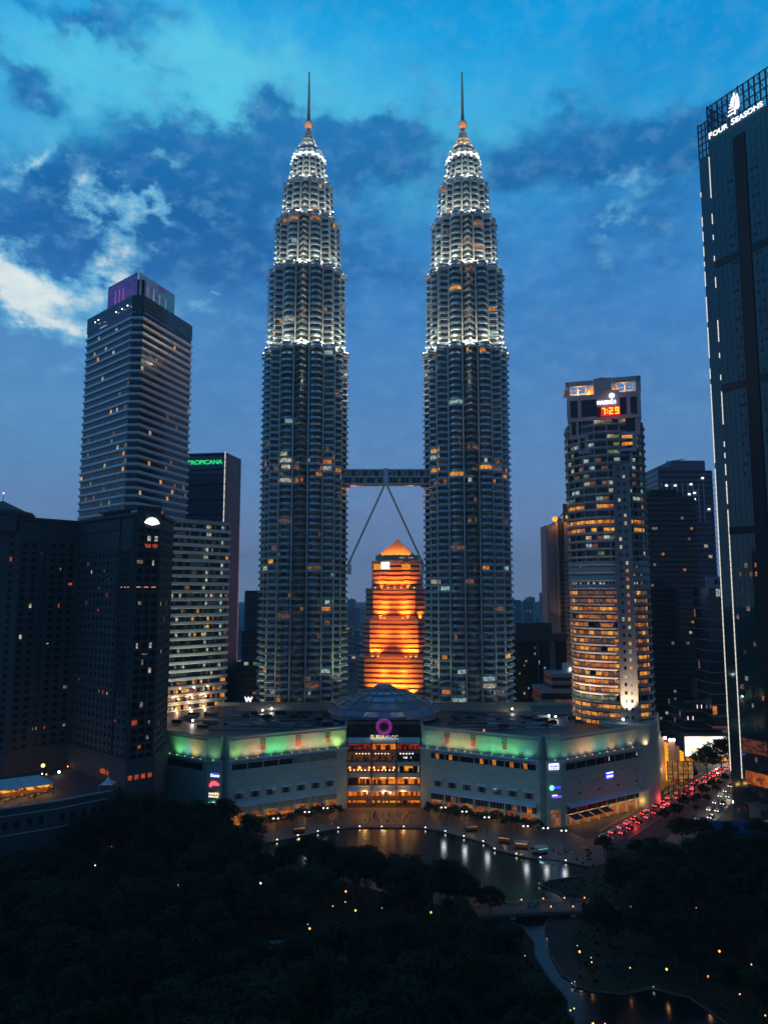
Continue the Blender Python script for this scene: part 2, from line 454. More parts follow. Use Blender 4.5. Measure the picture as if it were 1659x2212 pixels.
def punched(mb, lst, a, b, z0, z1, nx, nz, wx, wz, lit, depth=0.5, marg=0.0, zb=0.5):
    """wall a->b with real window openings; the panes go to lst as (quad, material)"""
    L = dist(a, b) - 2 * marg; cw = L / nx; ch = (z1 - z0) / nz
    if marg > 0:
        panel(mb, a, b, 0, marg, z0, z1); panel(mb, a, b, dist(a, b) - marg, dist(a, b), z0, z1)
    for j in range(nz):
        zc0 = z0 + j * ch; w0 = zc0 + (ch - wz) * zb; w1 = w0 + wz
        panel(mb, a, b, marg, marg + L, zc0, w0); panel(mb, a, b, marg, marg + L, w1, zc0 + ch)
        for i in range(nx):
            s0 = marg + i * cw; h0 = s0 + (cw - wx) / 2; h1 = h0 + wx
            panel(mb, a, b, s0, h0, w0, w1); panel(mb, a, b, h1, s0 + cw, w0, w1)
            P = lambda s, o, z: wallpt(a, b, s, o, z)
            mb.face([P(h0, 0, w0), P(h0, -depth, w0), P(h0, -depth, w1), P(h0, 0, w1)])
            mb.face([P(h1, -depth, w0), P(h1, 0, w0), P(h1, 0, w1), P(h1, -depth, w1)])
            mb.face([P(h0, 0, w0), P(h1, 0, w0), P(h1, -depth, w0), P(h0, -depth, w0)])
            mb.face([P(h0, -depth, w1), P(h1, -depth, w1), P(h1, 0, w1), P(h0, 0, w1)])
            lst.append(([P(h0, -depth * 0.8, w0), P(h1, -depth * 0.8, w0), P(h1, -depth * 0.8, w1), P(h0, -depth * 0.8, w1)], lit(i, j)))
def emis_sign(name, me_or_mb, mat, parent, M=None, label=None):
    if isinstance(me_or_mb, MB): me = me_or_mb.mesh(name, mat)
    else: me = me_or_mb; me.materials.clear(); me.materials.append(mat)
    if M is not None: me.transform(M)
    return link(name, me, parent, label=label)
# ------------------------------------------------------------------ ground, lake, roads
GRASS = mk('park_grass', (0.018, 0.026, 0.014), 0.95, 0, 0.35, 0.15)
PAVE = mk('promenade_paving', (0.085, 0.085, 0.09), 0.6, 0, 0.16, 0.5, bump=0.15)
PAVE_WARM = mk('plaza_paving', (0.15, 0.12, 0.10), 0.55, 0, 0.16, 0.5)
ASPH = mk('asphalt', (0.055, 0.055, 0.06), 0.55, 0, 0.25, 0.4)
PAINT = mk('road_paint', (0.7, 0.7, 0.66), 0.6, 0, 0.15)
KERB = mk('kerb_stone', (0.08, 0.085, 0.085), 0.7, 0, 0.12)
DIRT = mk('worn_path', (0.035, 0.035, 0.034), 0.9, 0, 0.25)
EARTH = mk('city_ground', (0.05, 0.055, 0.055), 0.9, 0, 0.3, 0.02)

def sheet(name, poly, z, m):
    mb = MB(); mb.face([(x, y, z) for x, y in poly]); return structure(mb.build(name, m))
mb = MB(); S = 5000
mb.face([(-S, -600, 0), (S, -600, 0), (S, S * 1.6, 0), (-S, S * 1.6, 0)])
structure(mb.build('ground', EARTH))
sheet('park_ground', [(-260, 40), (260, 40), (260, 290), (140, 330), (95, 300), (60, 318), (20, 335), (-20, 335), (-60, 318), (-120, 320), (-260, 300)], 0.004, GRASS)

# water
m = bpy.data.materials.new('lake_water'); m.use_nodes = True
q = G(m.node_tree); b = m.node_tree.nodes['Principled BSDF']
b.inputs['Base Color'].default_value = (0.008, 0.011, 0.011, 1); b.inputs['Roughness'].default_value = 0.15; b.inputs['Specular IOR Level'].default_value = 0.34
geo = q.n('ShaderNodeNewGeometry')
mp = q.n('ShaderNodeMapping'); mp.inputs['Scale'].default_value = (0.55, 1.1, 1); q.l(geo.outputs['Position'], mp.inputs['Vector'])
bp = q.n('ShaderNodeBump'); bp.inputs['Strength'].default_value = 0.10; bp.inputs['Distance'].default_value = 0.35
q.l(q.noise(mp.outputs[0], 1.3, 3, 0.6), bp.inputs['Height']); q.l(bp.outputs[0], b.inputs['Normal'])
WATER = m
FAR_SHORE = [(-52, 303.5), (-43.2, 308.4), (-22.8, 322.3), (-13.9, 325.0), (15.5, 324.6), (23.6, 320.7), (42.0, 304.8), (43.6, 297.6), (54.8, 289.3), (66.4, 286.3), (76, 280)]
RIGHT_SHORE = [(72, 272), (58, 267), (53.8, 263.6), (58, 258), (62, 250), (58, 242), (50.5, 236), (48.2, 230.2), (46.6, 215), (47.3, 203.8), (49.5, 200), (49.0, 197.0)]
LEFT_SHORE = [(44.5, 195), (43.0, 205), (42.0, 214), (43.5, 222), (42, 232), (34, 240), (22, 246), (8, 252), (-12, 266), (-30, 280), (-46, 292)]
LAKE = FAR_SHORE + RIGHT_SHORE + LEFT_SHORE
# still water, a little ruffled
sheet('lake', LAKE[::-1], 0.02, WATER)
POND = [(48.5, 199.0), (53, 196.2), (60.5, 194.7), (68.3, 197.6), (76.6, 193.0), (80.1, 183.6), (84, 172), (80, 158), (52, 158), (44.2, 178), (44.5, 194.6)]
sheet('pond', POND[::-1], 0.024, WATER)

def ribbon(mb, pts, w, z0, z1, mi=0):
    n = len(pts)
    off = []
    for i, p in enumerate(pts):
        a = pts[max(0, i - 1)]; c = pts[min(n - 1, i + 1)]
        d = Vector((c[0] - a[0], c[1] - a[1])).normalized()
        off.append(((p[0] - d.y * w / 2, p[1] + d.x * w / 2), (p[0] + d.y * w / 2, p[1] - d.x * w / 2)))
    for i in range(n - 1):
        (a, b_), (c, d_) = off[i], off[i + 1]
        mb.face([(*b_, z1), (*d_, z1), (*c, z1), (*a, z1)], mi)
        if z1 - z0 > 0.02:
            mb.face([(*a, z0), (*a, z1), (*c, z1), (*c, z0)], mi); mb.face([(*b_, z0), (*d_, z0), (*d_, z1), (*b_, z1)], mi)
mb = MB(); ribbon(mb, FAR_SHORE, 0.7, 0, 0.45); ribbon(mb, RIGHT_SHORE, 0.5, 0, 0.4); ribbon(mb, LEFT_SHORE[:6], 0.5, 0, 0.4)
structure(mb.build('lake_kerb', KERB))
mb = MB(); ribbon(mb, POND[:8], 0.4, 0, 0.35)
structure(mb.build('pond_kerb', KERB))
# promenade between lake and mall
sheet('promenade', [(-62, 300), (-52, 303.8), (-43.2, 308.7), (-22.8, 322.6), (-13.9, 325.3), (15.5, 324.9), (23.6, 321.0), (42.0, 305.1), (43.6, 297.9), (54.8, 289.6), (66.4, 286.6), (76, 280.3), (84, 285), (88, 300), (78, 322), (67.8, 326), (17, 353), (-17, 353), (-67.8, 326), (-77, 321)], 0.008, PAVE)
sheet('plaza', [(-16.5, 330), (16.5, 330), (17, 354), (-17, 354)], 0.012, PAVE_WARM)
mb = MB()
for k in range(6): mb.box(-16, 16, 345 + k * 1.0, 353.5, 0.014 + k * 0.05, 0.014 + (k + 1) * 0.05)
structure(mb.build('plaza_steps', PAVE_WARM))
sheet('stream_path', [(50.5, 236), (48.9, 230.2), (47.4, 215), (48.0, 203.8), (50.2, 199.6), (54, 204), (53.2, 214), (54.4, 224), (58, 232), (62, 240)][::-1], 0.03, DIRT)
sheet('garden_path', [(60, 210.5), (72, 211), (84, 207), (96, 203), (96, 206), (84, 210), (72, 214), (60, 213)], 0.028, DIRT)
# roads
ROAD_A = [(60, 285), (84, 304.5), (96, 315), (123, 346.5), (150, 378), (185, 417), (232, 470), (290, 540)]
ROAD_B = [(118, 306), (130, 322), (148.6, 343), (168, 371), (186, 395), (206, 422), (250, 475), (310, 545)]
for nm, r, w, z in (('road', ROAD_A, 9.5, 0.03), ('road', ROAD_B, 9.0, 0.034)):
    mb = MB(); ribbon(mb, r, w, 0, z); structure(mb.build(nm, ASPH))
mb = MB()
for r, z in ((ROAD_A, 0.038), (ROAD_B, 0.042)):
    for i in range(len(r) - 1):
        a, b_ = Vector(r[i]), Vector(r[i + 1]); L = (b_ - a).length; d = (b_ - a) / L; s = 0
        while s < L - 3:
            p, e = a + d * s, a + d * (s + 3); nn = Vector((-d.y, d.x)) * 0.09
            mb.face([(*(p - nn), z), (*(e - nn), z), (*(e + nn), z), (*(p + nn), z)]); s += 8
structure(mb.build('road_markings', PAINT))
mb = MB(); ribbon(mb, [(x - 5.2, y + 4.2) for x, y in ROAD_A[2:6]], 1.6, 0, 0.15); ribbon(mb, [(x + 4.6, y - 3.9) for x, y in ROAD_A[2:6]], 1.4, 0, 0.15)
structure(mb.build('pavement', PAVE))

# ------------------------------------------------------------------ twin towers
STEEL_BRIGHT = mk('column_steel', (0.62, 0.70, 0.70), 0.35, 0.3, 0.1)
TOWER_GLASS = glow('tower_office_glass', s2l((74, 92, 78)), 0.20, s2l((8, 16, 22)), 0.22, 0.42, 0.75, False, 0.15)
def star(n_round=6):
    """eight pointed and eight round bays, unit radius"""
    P = []; r0 = 0.83
    for k in range(8):
        a = k * pi / 4
        P.append((r0 * cos(a - pi / 16), r0 * sin(a - pi / 16))); P.append((cos(a), sin(a))); P.append((r0 * cos(a + pi / 16), r0 * sin(a + pi / 16)))
        c = a + pi / 8; hx = r0 * sin(pi / 16); dx_ = r0 * cos(pi / 16); h = 0.135
        rc = (hx * hx + h * h) / (2 * h); cx = dx_ + h - rc; t0 = atan2(hx, dx_ - cx)
        for j in range(1, n_round):
            t = -t0 + 2 * t0 * j / n_round
            lx, ly = cx + rc * cos(t), rc * sin(t)
            P.append((lx * cos(c) - ly * sin(c), lx * sin(c) + ly * cos(c)))
    return P
STAR = star()
STARB = [(x * 0.962, y * 0.962) if i % 8 in (0, 2) else ((x * 0.99, y * 0.99) if i % 8 in (3, 7) else (x, y)) for i, (x, y) in enumerate(STAR)]   # spandrels step back in the re-entrant corners
def sc(p, k): return [(x * k, y * k) for x, y in p]
TIERS = [  # z0, z1, radius bottom, radius top, storeys
    (28.0, 254.6, 28.2, 28.2, 56), (254.6, 307.8, 26.2, 26.0, 13), (307.8, 342.9, 22.9, 22.0, 9), (342.9, 368.9, 18.2, 17.0, 6), (368.9, 388.5, 14.0, 11.4, 5)]
def floor_mesh(h):
    b = MB(); w = h * 0.41
    b.rings([sc(STAR, 0.945)] + [sc(STARB, k) for k in (0.984, 1.004, 1.006, 0.988, 0.981)] + [sc(STAR, 0.945)], [0, 0.02, 0.12 * h / 4, 0.55 * h / 4, 0.75 * h / 4, w, w + 0.12])
    return b.mesh('floor_band', STEEL)
def cornice_mesh():
    b = MB()
    b.rings([sc(STAR, k) for k in (0.94, 1.012, 1.02, 1.02, 0.985, 0.985, 1.02, 1.02, 0.96)], [0, 0, 0.25, 1.0, 1.25, 2.2, 2.4, 3.2, 3.3], close=True)
    return b.mesh('cornice', STEEL)
FLOOR = floor_mesh(4.0); CORN = cornice_mesh()
BAYS = []                                           # outline edges grouped by bay
for k in range(8):
    b0 = k * 8; BAYS.append([(b0, b0 + 1), (b0 + 1, b0 + 2)]); BAYS.append([(b0 + 2 + j, (b0 + 3 + j) % 64) for j in range(6)])
def make_tower(x, label, cap_lit, seed):
    R = random.Random(seed)
    root = thing('twin_tower', label, 'skyscraper', (x, 453, 0), 0, 'the twin towers')
    lit = []
    for ti, (z0, z1, r0, r1, nf) in enumerate(TIERS):
        mb = MB(); mb.rings([sc(STAR, 0.948 * r0), sc(STAR, 0.948 * r1)], [z0, z1], 0, True)
        mb.build('glass_wall', TOWER_GLASS, root)
        h = (z1 - z0) / nf
        for k in range(nf):
            z = z0 + k * h; rr = r0 + (r1 - r0) * k / nf
            o = link('floor_band', FLOOR, root, (0, 0, z)); o.scale = (rr, rr, h / 4.0)
            yy = 1106 - (FPX * tan(atan2(z - EYE, 425) - PITCH))
            for bi, bay in enumerate(BAYS):
                ca = bi * pi / 8
                if cos(ca) * (-x) + sin(ca) * (-453) < 0.12 * 453: continue
                # how likely a light is on, storey by storey
                pr = 0.045
                if 970 < yy < 1050: pr = 0.62 if yy > 1000 else 0.30
                elif 1050 <= yy < 1480: pr = 0.13
                elif yy >= 1480: pr = 0.22
                elif ti in (1, 2): pr = 0.14
                if R.random() > pr: continue
                mt = R.choice([W_ORANGE] * 5 + [W_DIM] * 6 + [W_AMBER] * 2 + [W_PALE]) if R.random() > 0.2 else W_WHITE
                if 1000 < yy < 1030: mt = R.choice([W_ORANGE, W_AMBER, W_PALE, W_DIM])
                if 1275 < yy < 1330 or (ti == 0 and 900 < yy < 935 and R.random() < 0.7): mt = R.choice([W_WHITE, W_DIM, W_ORANGE])
                e = bay
                if R.random() < 0.55:
                    n = len(bay); a = R.randint(0, n - 1); e = bay[a:a + R.randint(1, max(1, n // 2))]
                for (i, j) in e:
                    p, q_ = STAR[i], STAR[j]; kk = 0.951 * rr
                    za, zb = z + 0.43 * h, z + 0.98 * h
                    if len(bay) == 2 and R.random() < 0.6:      # part of a flat side only
                        t0 = R.uniform(0.05, 0.5); t1 = t0 + R.uniform(0.25, 0.5)
                    else: t0, t1 = 0.04, 0.96
                    pa = (p[0] + (q_[0] - p[0]) * t0, p[1] + (q_[1] - p[1]) * t0); pb = (p[0] + (q_[0] - p[0]) * t1, p[1] + (q_[1] - p[1]) * t1)
                    lit.append(([(pa[0] * kk, pa[1] * kk, za), (pb[0] * kk, pb[1] * kk, za), (pb[0] * kk, pb[1] * kk, zb), (pa[0] * kk, pa[1] * kk, zb)], mt))
        o = link('cornice', CORN, root, (0, 0, z1 - 3.1)); o.scale = (r1 * 1.0, r1 * 1.0, 1)
        # steel columns standing in the re-entrant corners
        for k in range(16):
            a = (k + 0.5) * pi / 8
            if cos(a) * (-x) + sin(a) * (-453) < -0.15 * 453: continue
            c = MB(); c.tube((cos(a) * r0 * 0.846, sin(a) * r0 * 0.846, z0), (cos(a) * r1 * 0.846, sin(a) * r1 * 0.846, z1 - 3), 0.5, 0.5, 8)
            c.build('corner_column', STEEL_BRIGHT, root)
    lit_parts(lit, root, limit=90)
    # pinnacle: stacked steel rings closing towards the mast
    prof = [(388.5, 10.0), (391, 9.8), (391.2, 9.0), (394.5, 7.9), (394.7, 6.9), (398.0, 5.8), (398.2, 5.2), (401.5, 4.5), (401.7, 3.9), (404.0, 3.5), (404.2, 2.9), (407.0, 2.5), (407.2, 2.1), (408.6, 1.9)]
    mb = MB(); mb.rings([sc(STAR, r) for z, r in prof], [z for z, r in prof], 0, True)
    pin = mb.build('pinnacle', STEEL, root)
    for z, r in ((391.1, 10.2), (394.6, 8.1), (398.1, 6.0), (401.6, 4.7), (404.1, 3.7), (407.1, 2.7)):
        rb = MB(); rb.rings([sc(STAR, r * k) for k in (0.9, 1.04, 1.04, 0.9)], [z - 0.35, z - 0.3, z + 0.35, z + 0.4]); rb.build('ring_beam', STEEL, pin)
    for k in range(16):                                # ribs of the lit crown storey
        a = k * pi / 8; rb = MB(); rr = 10.3 if k % 2 == 0 else 9.8
        rb.box(-0.35, 0.35, -0.5, 0.5, 384.5, 391); rb.v = [(rr * 1.03 * cos(a) + px_ * -sin(a) + py_ * cos(a), rr * 1.03 * sin(a) + px_ * cos(a) + py_ * sin(a), pz) for px_, py_, pz in rb.v]
        rb.build('crown_rib', STEEL, pin)
    mb = MB(); mb.tube((0, 0, 408.6), (0, 0, 411.2), 1.5, 1.3, 12); mb.build('mast_neck', STEEL_DK, root)
    mb = MB()
    for k in range(9):
        t = -1 + 2 * (k + 0.5) / 9; r = 2.95 * sqrt(1 - t * t); z = 413.6 + 2.95 * t
        n = 20; i0 = len(mb.v)
        for j in range(n):
            a = 2 * pi * j / n; d = 0.16
            mb.v += [((r + d) * cos(a), (r + d) * sin(a), z - d), ((r + d) * cos(a), (r + d) * sin(a), z + d), ((r - d) * cos(a), (r - d) * sin(a), z + d), ((r - d) * cos(a), (r - d) * sin(a), z - d)]
        for j in range(n):
            u, v_ = i0 + 4 * j, i0 + 4 * ((j + 1) % n)
            for s_ in range(4): mb.f.append((u + s_, v_ + s_, v_ + (s_ + 1) % 4, u + (s_ + 1) % 4)); mb.m.append(0)
    ball = mb.build('ring_ball', STEEL, root)
    mb = MB(); mb.ball((0, 0, 413.6), 2.45, 0, 14, 8); mb.build('ball_lantern', glow('ball_lantern', s2l((255, 176, 70)), 1.35, s2l((226, 124, 40)), 0.8), ball, smooth=True)
    mb = MB(); mb.tube((0, 0, 416.2), (0, 0, 418.5), 1.5, 1.12, 12); mb.tube((0, 0, 418.5), (0, 0, 451.0), 1.12, 0.42, 12); mb.ball((0, 0, 451.2), 0.85, 0, 10, 6)
    mb.build('mast', STEEL_DK, root)
    mb = MB(); mb.ball((0, 0, 450.3), 0.34, 0, 8, 5); mb.build('beacon', LAMP_WHITE, root)
    # floodlights on every setback and round the foot
    for ti in range(1, 5):
        z0, z1, r0, r1, nf = TIERS[ti]; rl = TIERS[ti - 1][3]
        for k in range(16):
            a = k * pi / 8
            if cos(a) * (-x) + sin(a) * (-453) < -0.25 * 453: continue
            ro = r0 * (1.0 if k % 2 == 0 else 0.965) + 0.9
            p = (ro * cos(a), ro * sin(a), z0 + 0.9)
            f = MB(); f.ball(p, 0.36, 0, 8, 5); f.build('floodlight', LAMP_WHITE, root)
            pw = (15000, 9500, 7000, 5500)[ti - 1]
            wob = R.uniform(0.6, 1.4)
            spot('flood_beam', (p[0] + 0.45 * cos(a), p[1] + 0.45 * sin(a), z0 + 0.8), (p[0] - 1.2 * cos(a), p[1] - 1.2 * sin(a), z0 + 16), (1.0, 0.86, 0.60), pw * wob, 100, 0.9, 0.35, root)
            point('flood_glow', (p[0] + 0.9 * cos(a), p[1] + 0.9 * sin(a), z0 + 2.6), (1.0, 0.84, 0.58), (2600, 1900, 1300, 800)[ti - 1] * wob, 0.3, root)
    for k in range(16):
        a = k * pi / 8
        if cos(a) * (-x) + sin(a) * (-453) < -0.25 * 453: continue
        cc = (1.0, 0.90, 0.72) if not cap_lit else (1.0, 0.72, 0.42)
        spot('crown_beam', (12.6 * cos(a), 12.6 * sin(a), 384.6), (8.5 * cos(a), 8.5 * sin(a), 396), cc, 9000, 95, 0.9, 0.3, root)
        if k % 2 == 0:
            spot('pinnacle_beam', (9.4 * cos(a), 9.4 * sin(a), 394.0), (3.5 * cos(a), 3.5 * sin(a), 404), (1.0, 0.46, 0.14) if cap_lit else (1.0, 0.74, 0.45), 12000 if cap_lit else 7000, 80, 0.8, 0.3, root)
    # lit foot of the tower
    for k in range(16):
        a = k * pi / 8
        if cos(a) * (-x) + sin(a) * (-453) < 0.05 * 453: continue
        ro = 28.2 * (1.0 if k % 2 == 0 else 0.965)
        p = (ro * 1.02 * cos(a), ro * 1.02 * sin(a), 34.4)
        f = MB(); f.box(p[0] - 1.5, p[0] + 1.5, p[1] - 0.2, p[1] + 0.2, p[2] - 0.35, p[2] + 0.35)
        f.build('base_lamp', LAMP_WARM if k % 3 else LAMP_WHITE, root)
        spot('base_beam', ((ro + 8) * cos(a), (ro + 8) * sin(a), 37.5), ((ro - 2) * cos(a), (ro - 2) * sin(a), 80), (0.88, 1.0, 0.58), 44000, 70, 0.9, 0.6, root)
    return root
make_tower(-50.6, 'left of the two steel and glass twin towers with white lit pinnacle', False, 3)
make_tower(52.8, 'right of the two steel and glass twin towers with orange lit pinnacle', True, 8)

# ------------------------------------------------------------------ skybridge with its two legs
root = thing('skybridge', 'two storey steel skybridge on splayed legs between the twin towers', 'bridge', (1.1, 453, 169))
mb = MB(); mb.box(-29, 29, -2.4, 2.4, 0.6, 9.2); mb.build('glazed_corridor', GLASS_BLUE, root)
for z, h in ((0.0, 0.9), (4.6, 0.7), (9.0, 0.9)):
    mb = MB(); mb.box(-29.3, 29.3, -2.9, 2.9, z, z + h); mb.build('deck', STEEL, root)
mb = MB()
for i in range(25):
    xx = -28.8 + 2.4 * i
    for yy in (-2.75, 2.6): mb.box(xx - 0.1, xx + 0.1, yy, yy + 0.15, 0.9, 9.0)
mb.build('mullions', STEEL, root)
mb = MB(); mb.box(-1.6, 1.6, -3.2, 3.2, -1.2, 10.3); mb.build('centre_frame', STEEL, root)
mb = MB(); mb.box(-29, 29, -1.9, 1.9, -0.5, 0.0); mb.build('soffit', COPPER, root)
mb = MB()
for xx in (-23.5, 23.5): mb.box(xx - 1.2, xx + 1.2, -1.2, 1.2, -1.6, -0.02); mb.beam((xx + 1.5 * (1 if xx > 0 else -1), 0, -0.6), (xx, 0, -1.4), 0.5)
mb.build('bearing', STEEL_DK, root)
for s_ in (-1, 1):
    mb = MB()
    for yy in (-0.9, 0.9): mb.tube((0.9 * s_, yy, -0.4), (23.6 * s_, yy * 1.4, -50.5), 0.55, 0.55, 8)
    lg = mb.build('leg', ALU, root)
    mb = MB(); mb.box(22.8 * s_ - 1.3, 22.8 * s_ + 1.3, -2.2, 2.2, -56.5, -50.2); mb.build('leg_shoe', STEEL, lg)
mb = MB()
for i in range(24): mb.box(-28 + i * 2.4, -27 + i * 2.4, -2.46, -2.43, 5.4 if i % 3 else 1.2, 8.6 if i % 3 else 4.2)
mb.build('lit_pane', glow('bridge_glow', s2l((96, 130, 130)), 0.35, s2l((30, 50, 60)), 0.6), root)
point('bridge_lamp', (-20, -1, -2.2), (1, 0.4, 0.15), 900, 0.4, root); point('bridge_lamp', (16, -1, -2.2), (1, 0.35, 0.15), 900, 0.4, root)
# ------------------------------------------------------------------ shopping mall
ML = (-67.8, 326.0); MR = (67.8, 326.0); CL = (-17.4, 353.4); CR = (17.4, 353.4)
PL0, PL1 = (-77.5, 326.0), (-70.6, 328.2); PR0, PR1 = (70.6, 328.2), (77.5, 326.0)
SL = (-131, 361); SR = (131, 361)
mall = thing('shopping_mall', 'wide stone mall with coloured wall lights, amber glass atrium and low dome', 'shopping mall', (0, 0, 0))
ZL, ZT = 28.4, 38.0
PLAN = [SL, PL0, (-70.9, 324.6), (-70.6, 328.0), ML, CL, (-17.4, 363.0), (17.4, 363.0), CR, MR, (70.6, 328.0), (70.9, 324.6), PR1, SR, (146, 392), (120, 428), (-120, 428), (-150, 392)]
mb = MB(); mb.prism(PLAN, 0, ZL, 0, False); mb.build('lower_wall', STONE_MALL, mall)
UP = poly_off(PLAN, -0.5)
mb = MB(); mb.prism(UP, ZL, ZT, 0, False); mb.build('upper_wall', STONE_MALL, mall)
inner = poly_off(PLAN, -1.4)
mb = MB(); mb.rings([UP, inner, inner], [ZT, ZT, 35.6]); mb.build('parapet', STONE_MALL, mall)
mb = MB(); mb.face([(x, y, 36.0) for x, y in inner]); mb.build('roof', ROOF, mall)
# ledges and cornices run along the wings
WINGS = [(ML, CL), (CR, MR), (SL, PL0), (PR1, SR)]
for (a, b_) in WINGS:
    L = dist(a, b_)
    mb = MB(); slab(mb, a, b_, -0.2, L + 0.1, ZL - 0.9, ZL, 0, 1.25); mb.build('ledge', ALU_LT, mall)
    mb = MB(); slab(mb, a, b_, 0.3, L - 0.3, ZT - 0.85, ZT - 0.25, -0.55, 0.15); mb.build('cornice', ALU, mall); mb = MB(); slab(mb, a, b_, 0.3, L - 0.3, ZT - 1.9, ZT - 1.55, -0.55, -0.05); mb.build('cornice', ALU, mall)
    mb = MB()
    for z in (19.4, 20.1, 22.6): slab(mb, a, b_, 0.5, L - 0.5, z, z + 0.14, 0, 0.12)
    mb.build('string_course', STONE_MALL, mall)
for a, b_ in ((PL0, (-70.9, 324.6)), ((70.9, 324.6), PR1)):
    mb = MB(); slab(mb, a, b_, -0.2, dist(a, b_) + 0.2, ZL - 0.7, ZL, 0, 0.8); mb.build('ledge', ALU_LT, mall)
# windows of the two front wings
def wing_front(a, b_, lit_row):
    L = dist(a, b_); n = 7; cw = (L - 6.5) / n
    s_in = 1.2 if a == ML else 5.2
    for i in range(n):
        s0 = s_in + i * cw
        # long ribbon window under the ledge
        mb = MB(); slab(mb, a, b_, s0 + 0.25, s0 + cw - 0.25, 23.6, 26.2, -0.3, 0.05)
        w = mb.build('ribbon_window', GLASS, mall)
        mb = MB(); slab(mb, a, b_, s0 + 0.1, s0 + cw - 0.1, 26.3, 26.7, 0, 0.9); mb.build('sun_shade', ALU, w)
        if lit_row and rnd.random() < 0.95:
            o = rnd.uniform(0.2, 0.5) * cw; mb = MB(); panel(mb, a, b_, s0 + o, s0 + o + 1.7, 23.8, 26.0, 0.07); mb.build('lit_room', W_ORANGE, w)
        elif not lit_row and i >= 4:
            mb = MB(); panel(mb, a, b_, s0 + 0.6, s0 + cw - 0.6, 23.8, 25.9, 0.07); mb.build('lit_room', glow('cool_room', s2l((120, 150, 150)), 0.35, s2l((30, 50, 55)), 0.7, 0.5, 0.75), w)
        # small window with its awning
        mb = MB(); c0 = s0 + cw * 0.22; c1 = s0 + cw * 0.78
        slab(mb, a, b_, c0, c1, 11.2, 14.2, -0.3, 0.05); w = mb.build('small_window', GLASS, mall)
        mb = MB()
        for t in (0.0, 0.2, 0.8, 1.0): slab(mb, a, b_, c0 + (c1 - c0) * t - 0.08, c0 + (c1 - c0) * t + 0.08, 11.1, 14.2, 0.05, 0.12)
        mb.build('window_frame', ALU, w)
        mb = MB(); pts = [wallpt(a, b_, c0 - 0.4, 0.02, 15.2), wallpt(a, b_, c1 + 0.4, 0.02, 15.2), wallpt(a, b_, c1 + 0.4, 1.5, 14.3), wallpt(a, b_, c0 - 0.4, 1.5, 14.3)]
        mb.face(pts); mb.face([pts[3], pts[2], tuple(Vector(pts[2]) - Vector((0, 0, 0.25))), tuple(Vector(pts[3]) - Vector((0, 0, 0.25)))]); mb.build('awning', ALU_LT, w)
        # glazed arcade of the first floor, with its sloping canopy
        mb = MB(); slab(mb, a, b_, s0 + 0.3, s0 + cw - 0.3, 5.2, 8.4, -0.3, 0.06); w = mb.build('arcade_window', GLASS if lit_row else glow('arcade_cool', s2l((96, 112, 104)), 0.28, s2l((40, 56, 56)), 0.9), mall)
        mb = MB()
        for t in (0.2, 0.4, 0.6, 0.8): slab(mb, a, b_, s0 + cw * t - 0.06, s0 + cw * t + 0.06, 5.2, 8.4, 0.06, 0.16)
        mb.build('window_frame', ALU, w)
        mb = MB(); pts = [wallpt(a, b_, s0 + 0.05, 0.02, 10.0), wallpt(a, b_, s0 + cw - 0.05, 0.02, 10.0), wallpt(a, b_, s0 + cw - 0.05, 2.4, 8.8), wallpt(a, b_, s0 + 0.05, 2.4, 8.8)]
        mb.face(pts); mb.face([pts[3], pts[2], tuple(Vector(pts[2]) - Vector((0, 0, 0.3))), tuple(Vector(pts[3]) - Vector((0, 0, 0.3)))]); mb.build('canopy', ALU_LT, mall)
        if lit_row and rnd.random() < 0.6:
            mb = MB(); o = rnd.uniform(0.1, 0.5) * cw; panel(mb, a, b_, s0 + o, s0 + o + 2.4, 5.5, 7.6, 0.2); mb.build('lit_room', rnd.choice([W_DIM, W_ORANGE]), w)
        # column and shop front of the ground floor
        mb = MB(); slab(mb, a, b_, s0 - 0.3, s0 + 0.3, 0, 8.8, 0.5, 1.1); mb.build('column', STONE_MALL, mall)
        mb = MB(); panel(mb, a, b_, s0 + 0.7, s0 + cw - 0.7, 0.3, 3.6, 0.05); mb.build('shop_front', rnd.choice([W_DIM, W_ORANGE, glow('shop_dark', s2l((150, 96, 50)), 0.5, s2l((20, 22, 24)), 0.6, 0.5, 0.75)]), mall)
        mb = MB(); c0 = s0 + cw * 0.5 - 1.5
        pts = [wallpt(a, b_, c0, 1.2, 4.9), wallpt(a, b_, c0 + 3, 1.2, 4.9), wallpt(a, b_, c0 + 3.4, 4.2, 4.2), wallpt(a, b_, c0 - 0.4, 4.2, 4.2)]
        mb.face(pts); mb.face([tuple(Vector(p) - Vector((0, 0, 0.12))) for p in pts[::-1]], 1)
        mb.build('lit_awning', [glow('lit_awning_top', s2l((224, 104, 26)), 0.6, s2l((120, 46, 12)), 0.7), W_AMBER], mall)
        p = wallpt(a, b_, c0 + 1.5, 3.4, 3.4)
        if i % 2 == 0: point('shop_glow', p, (1.0, 0.45, 0.12), 260, 0.4, mall)
wing_front(ML, CL, False)
wing_front(CR, MR, True)
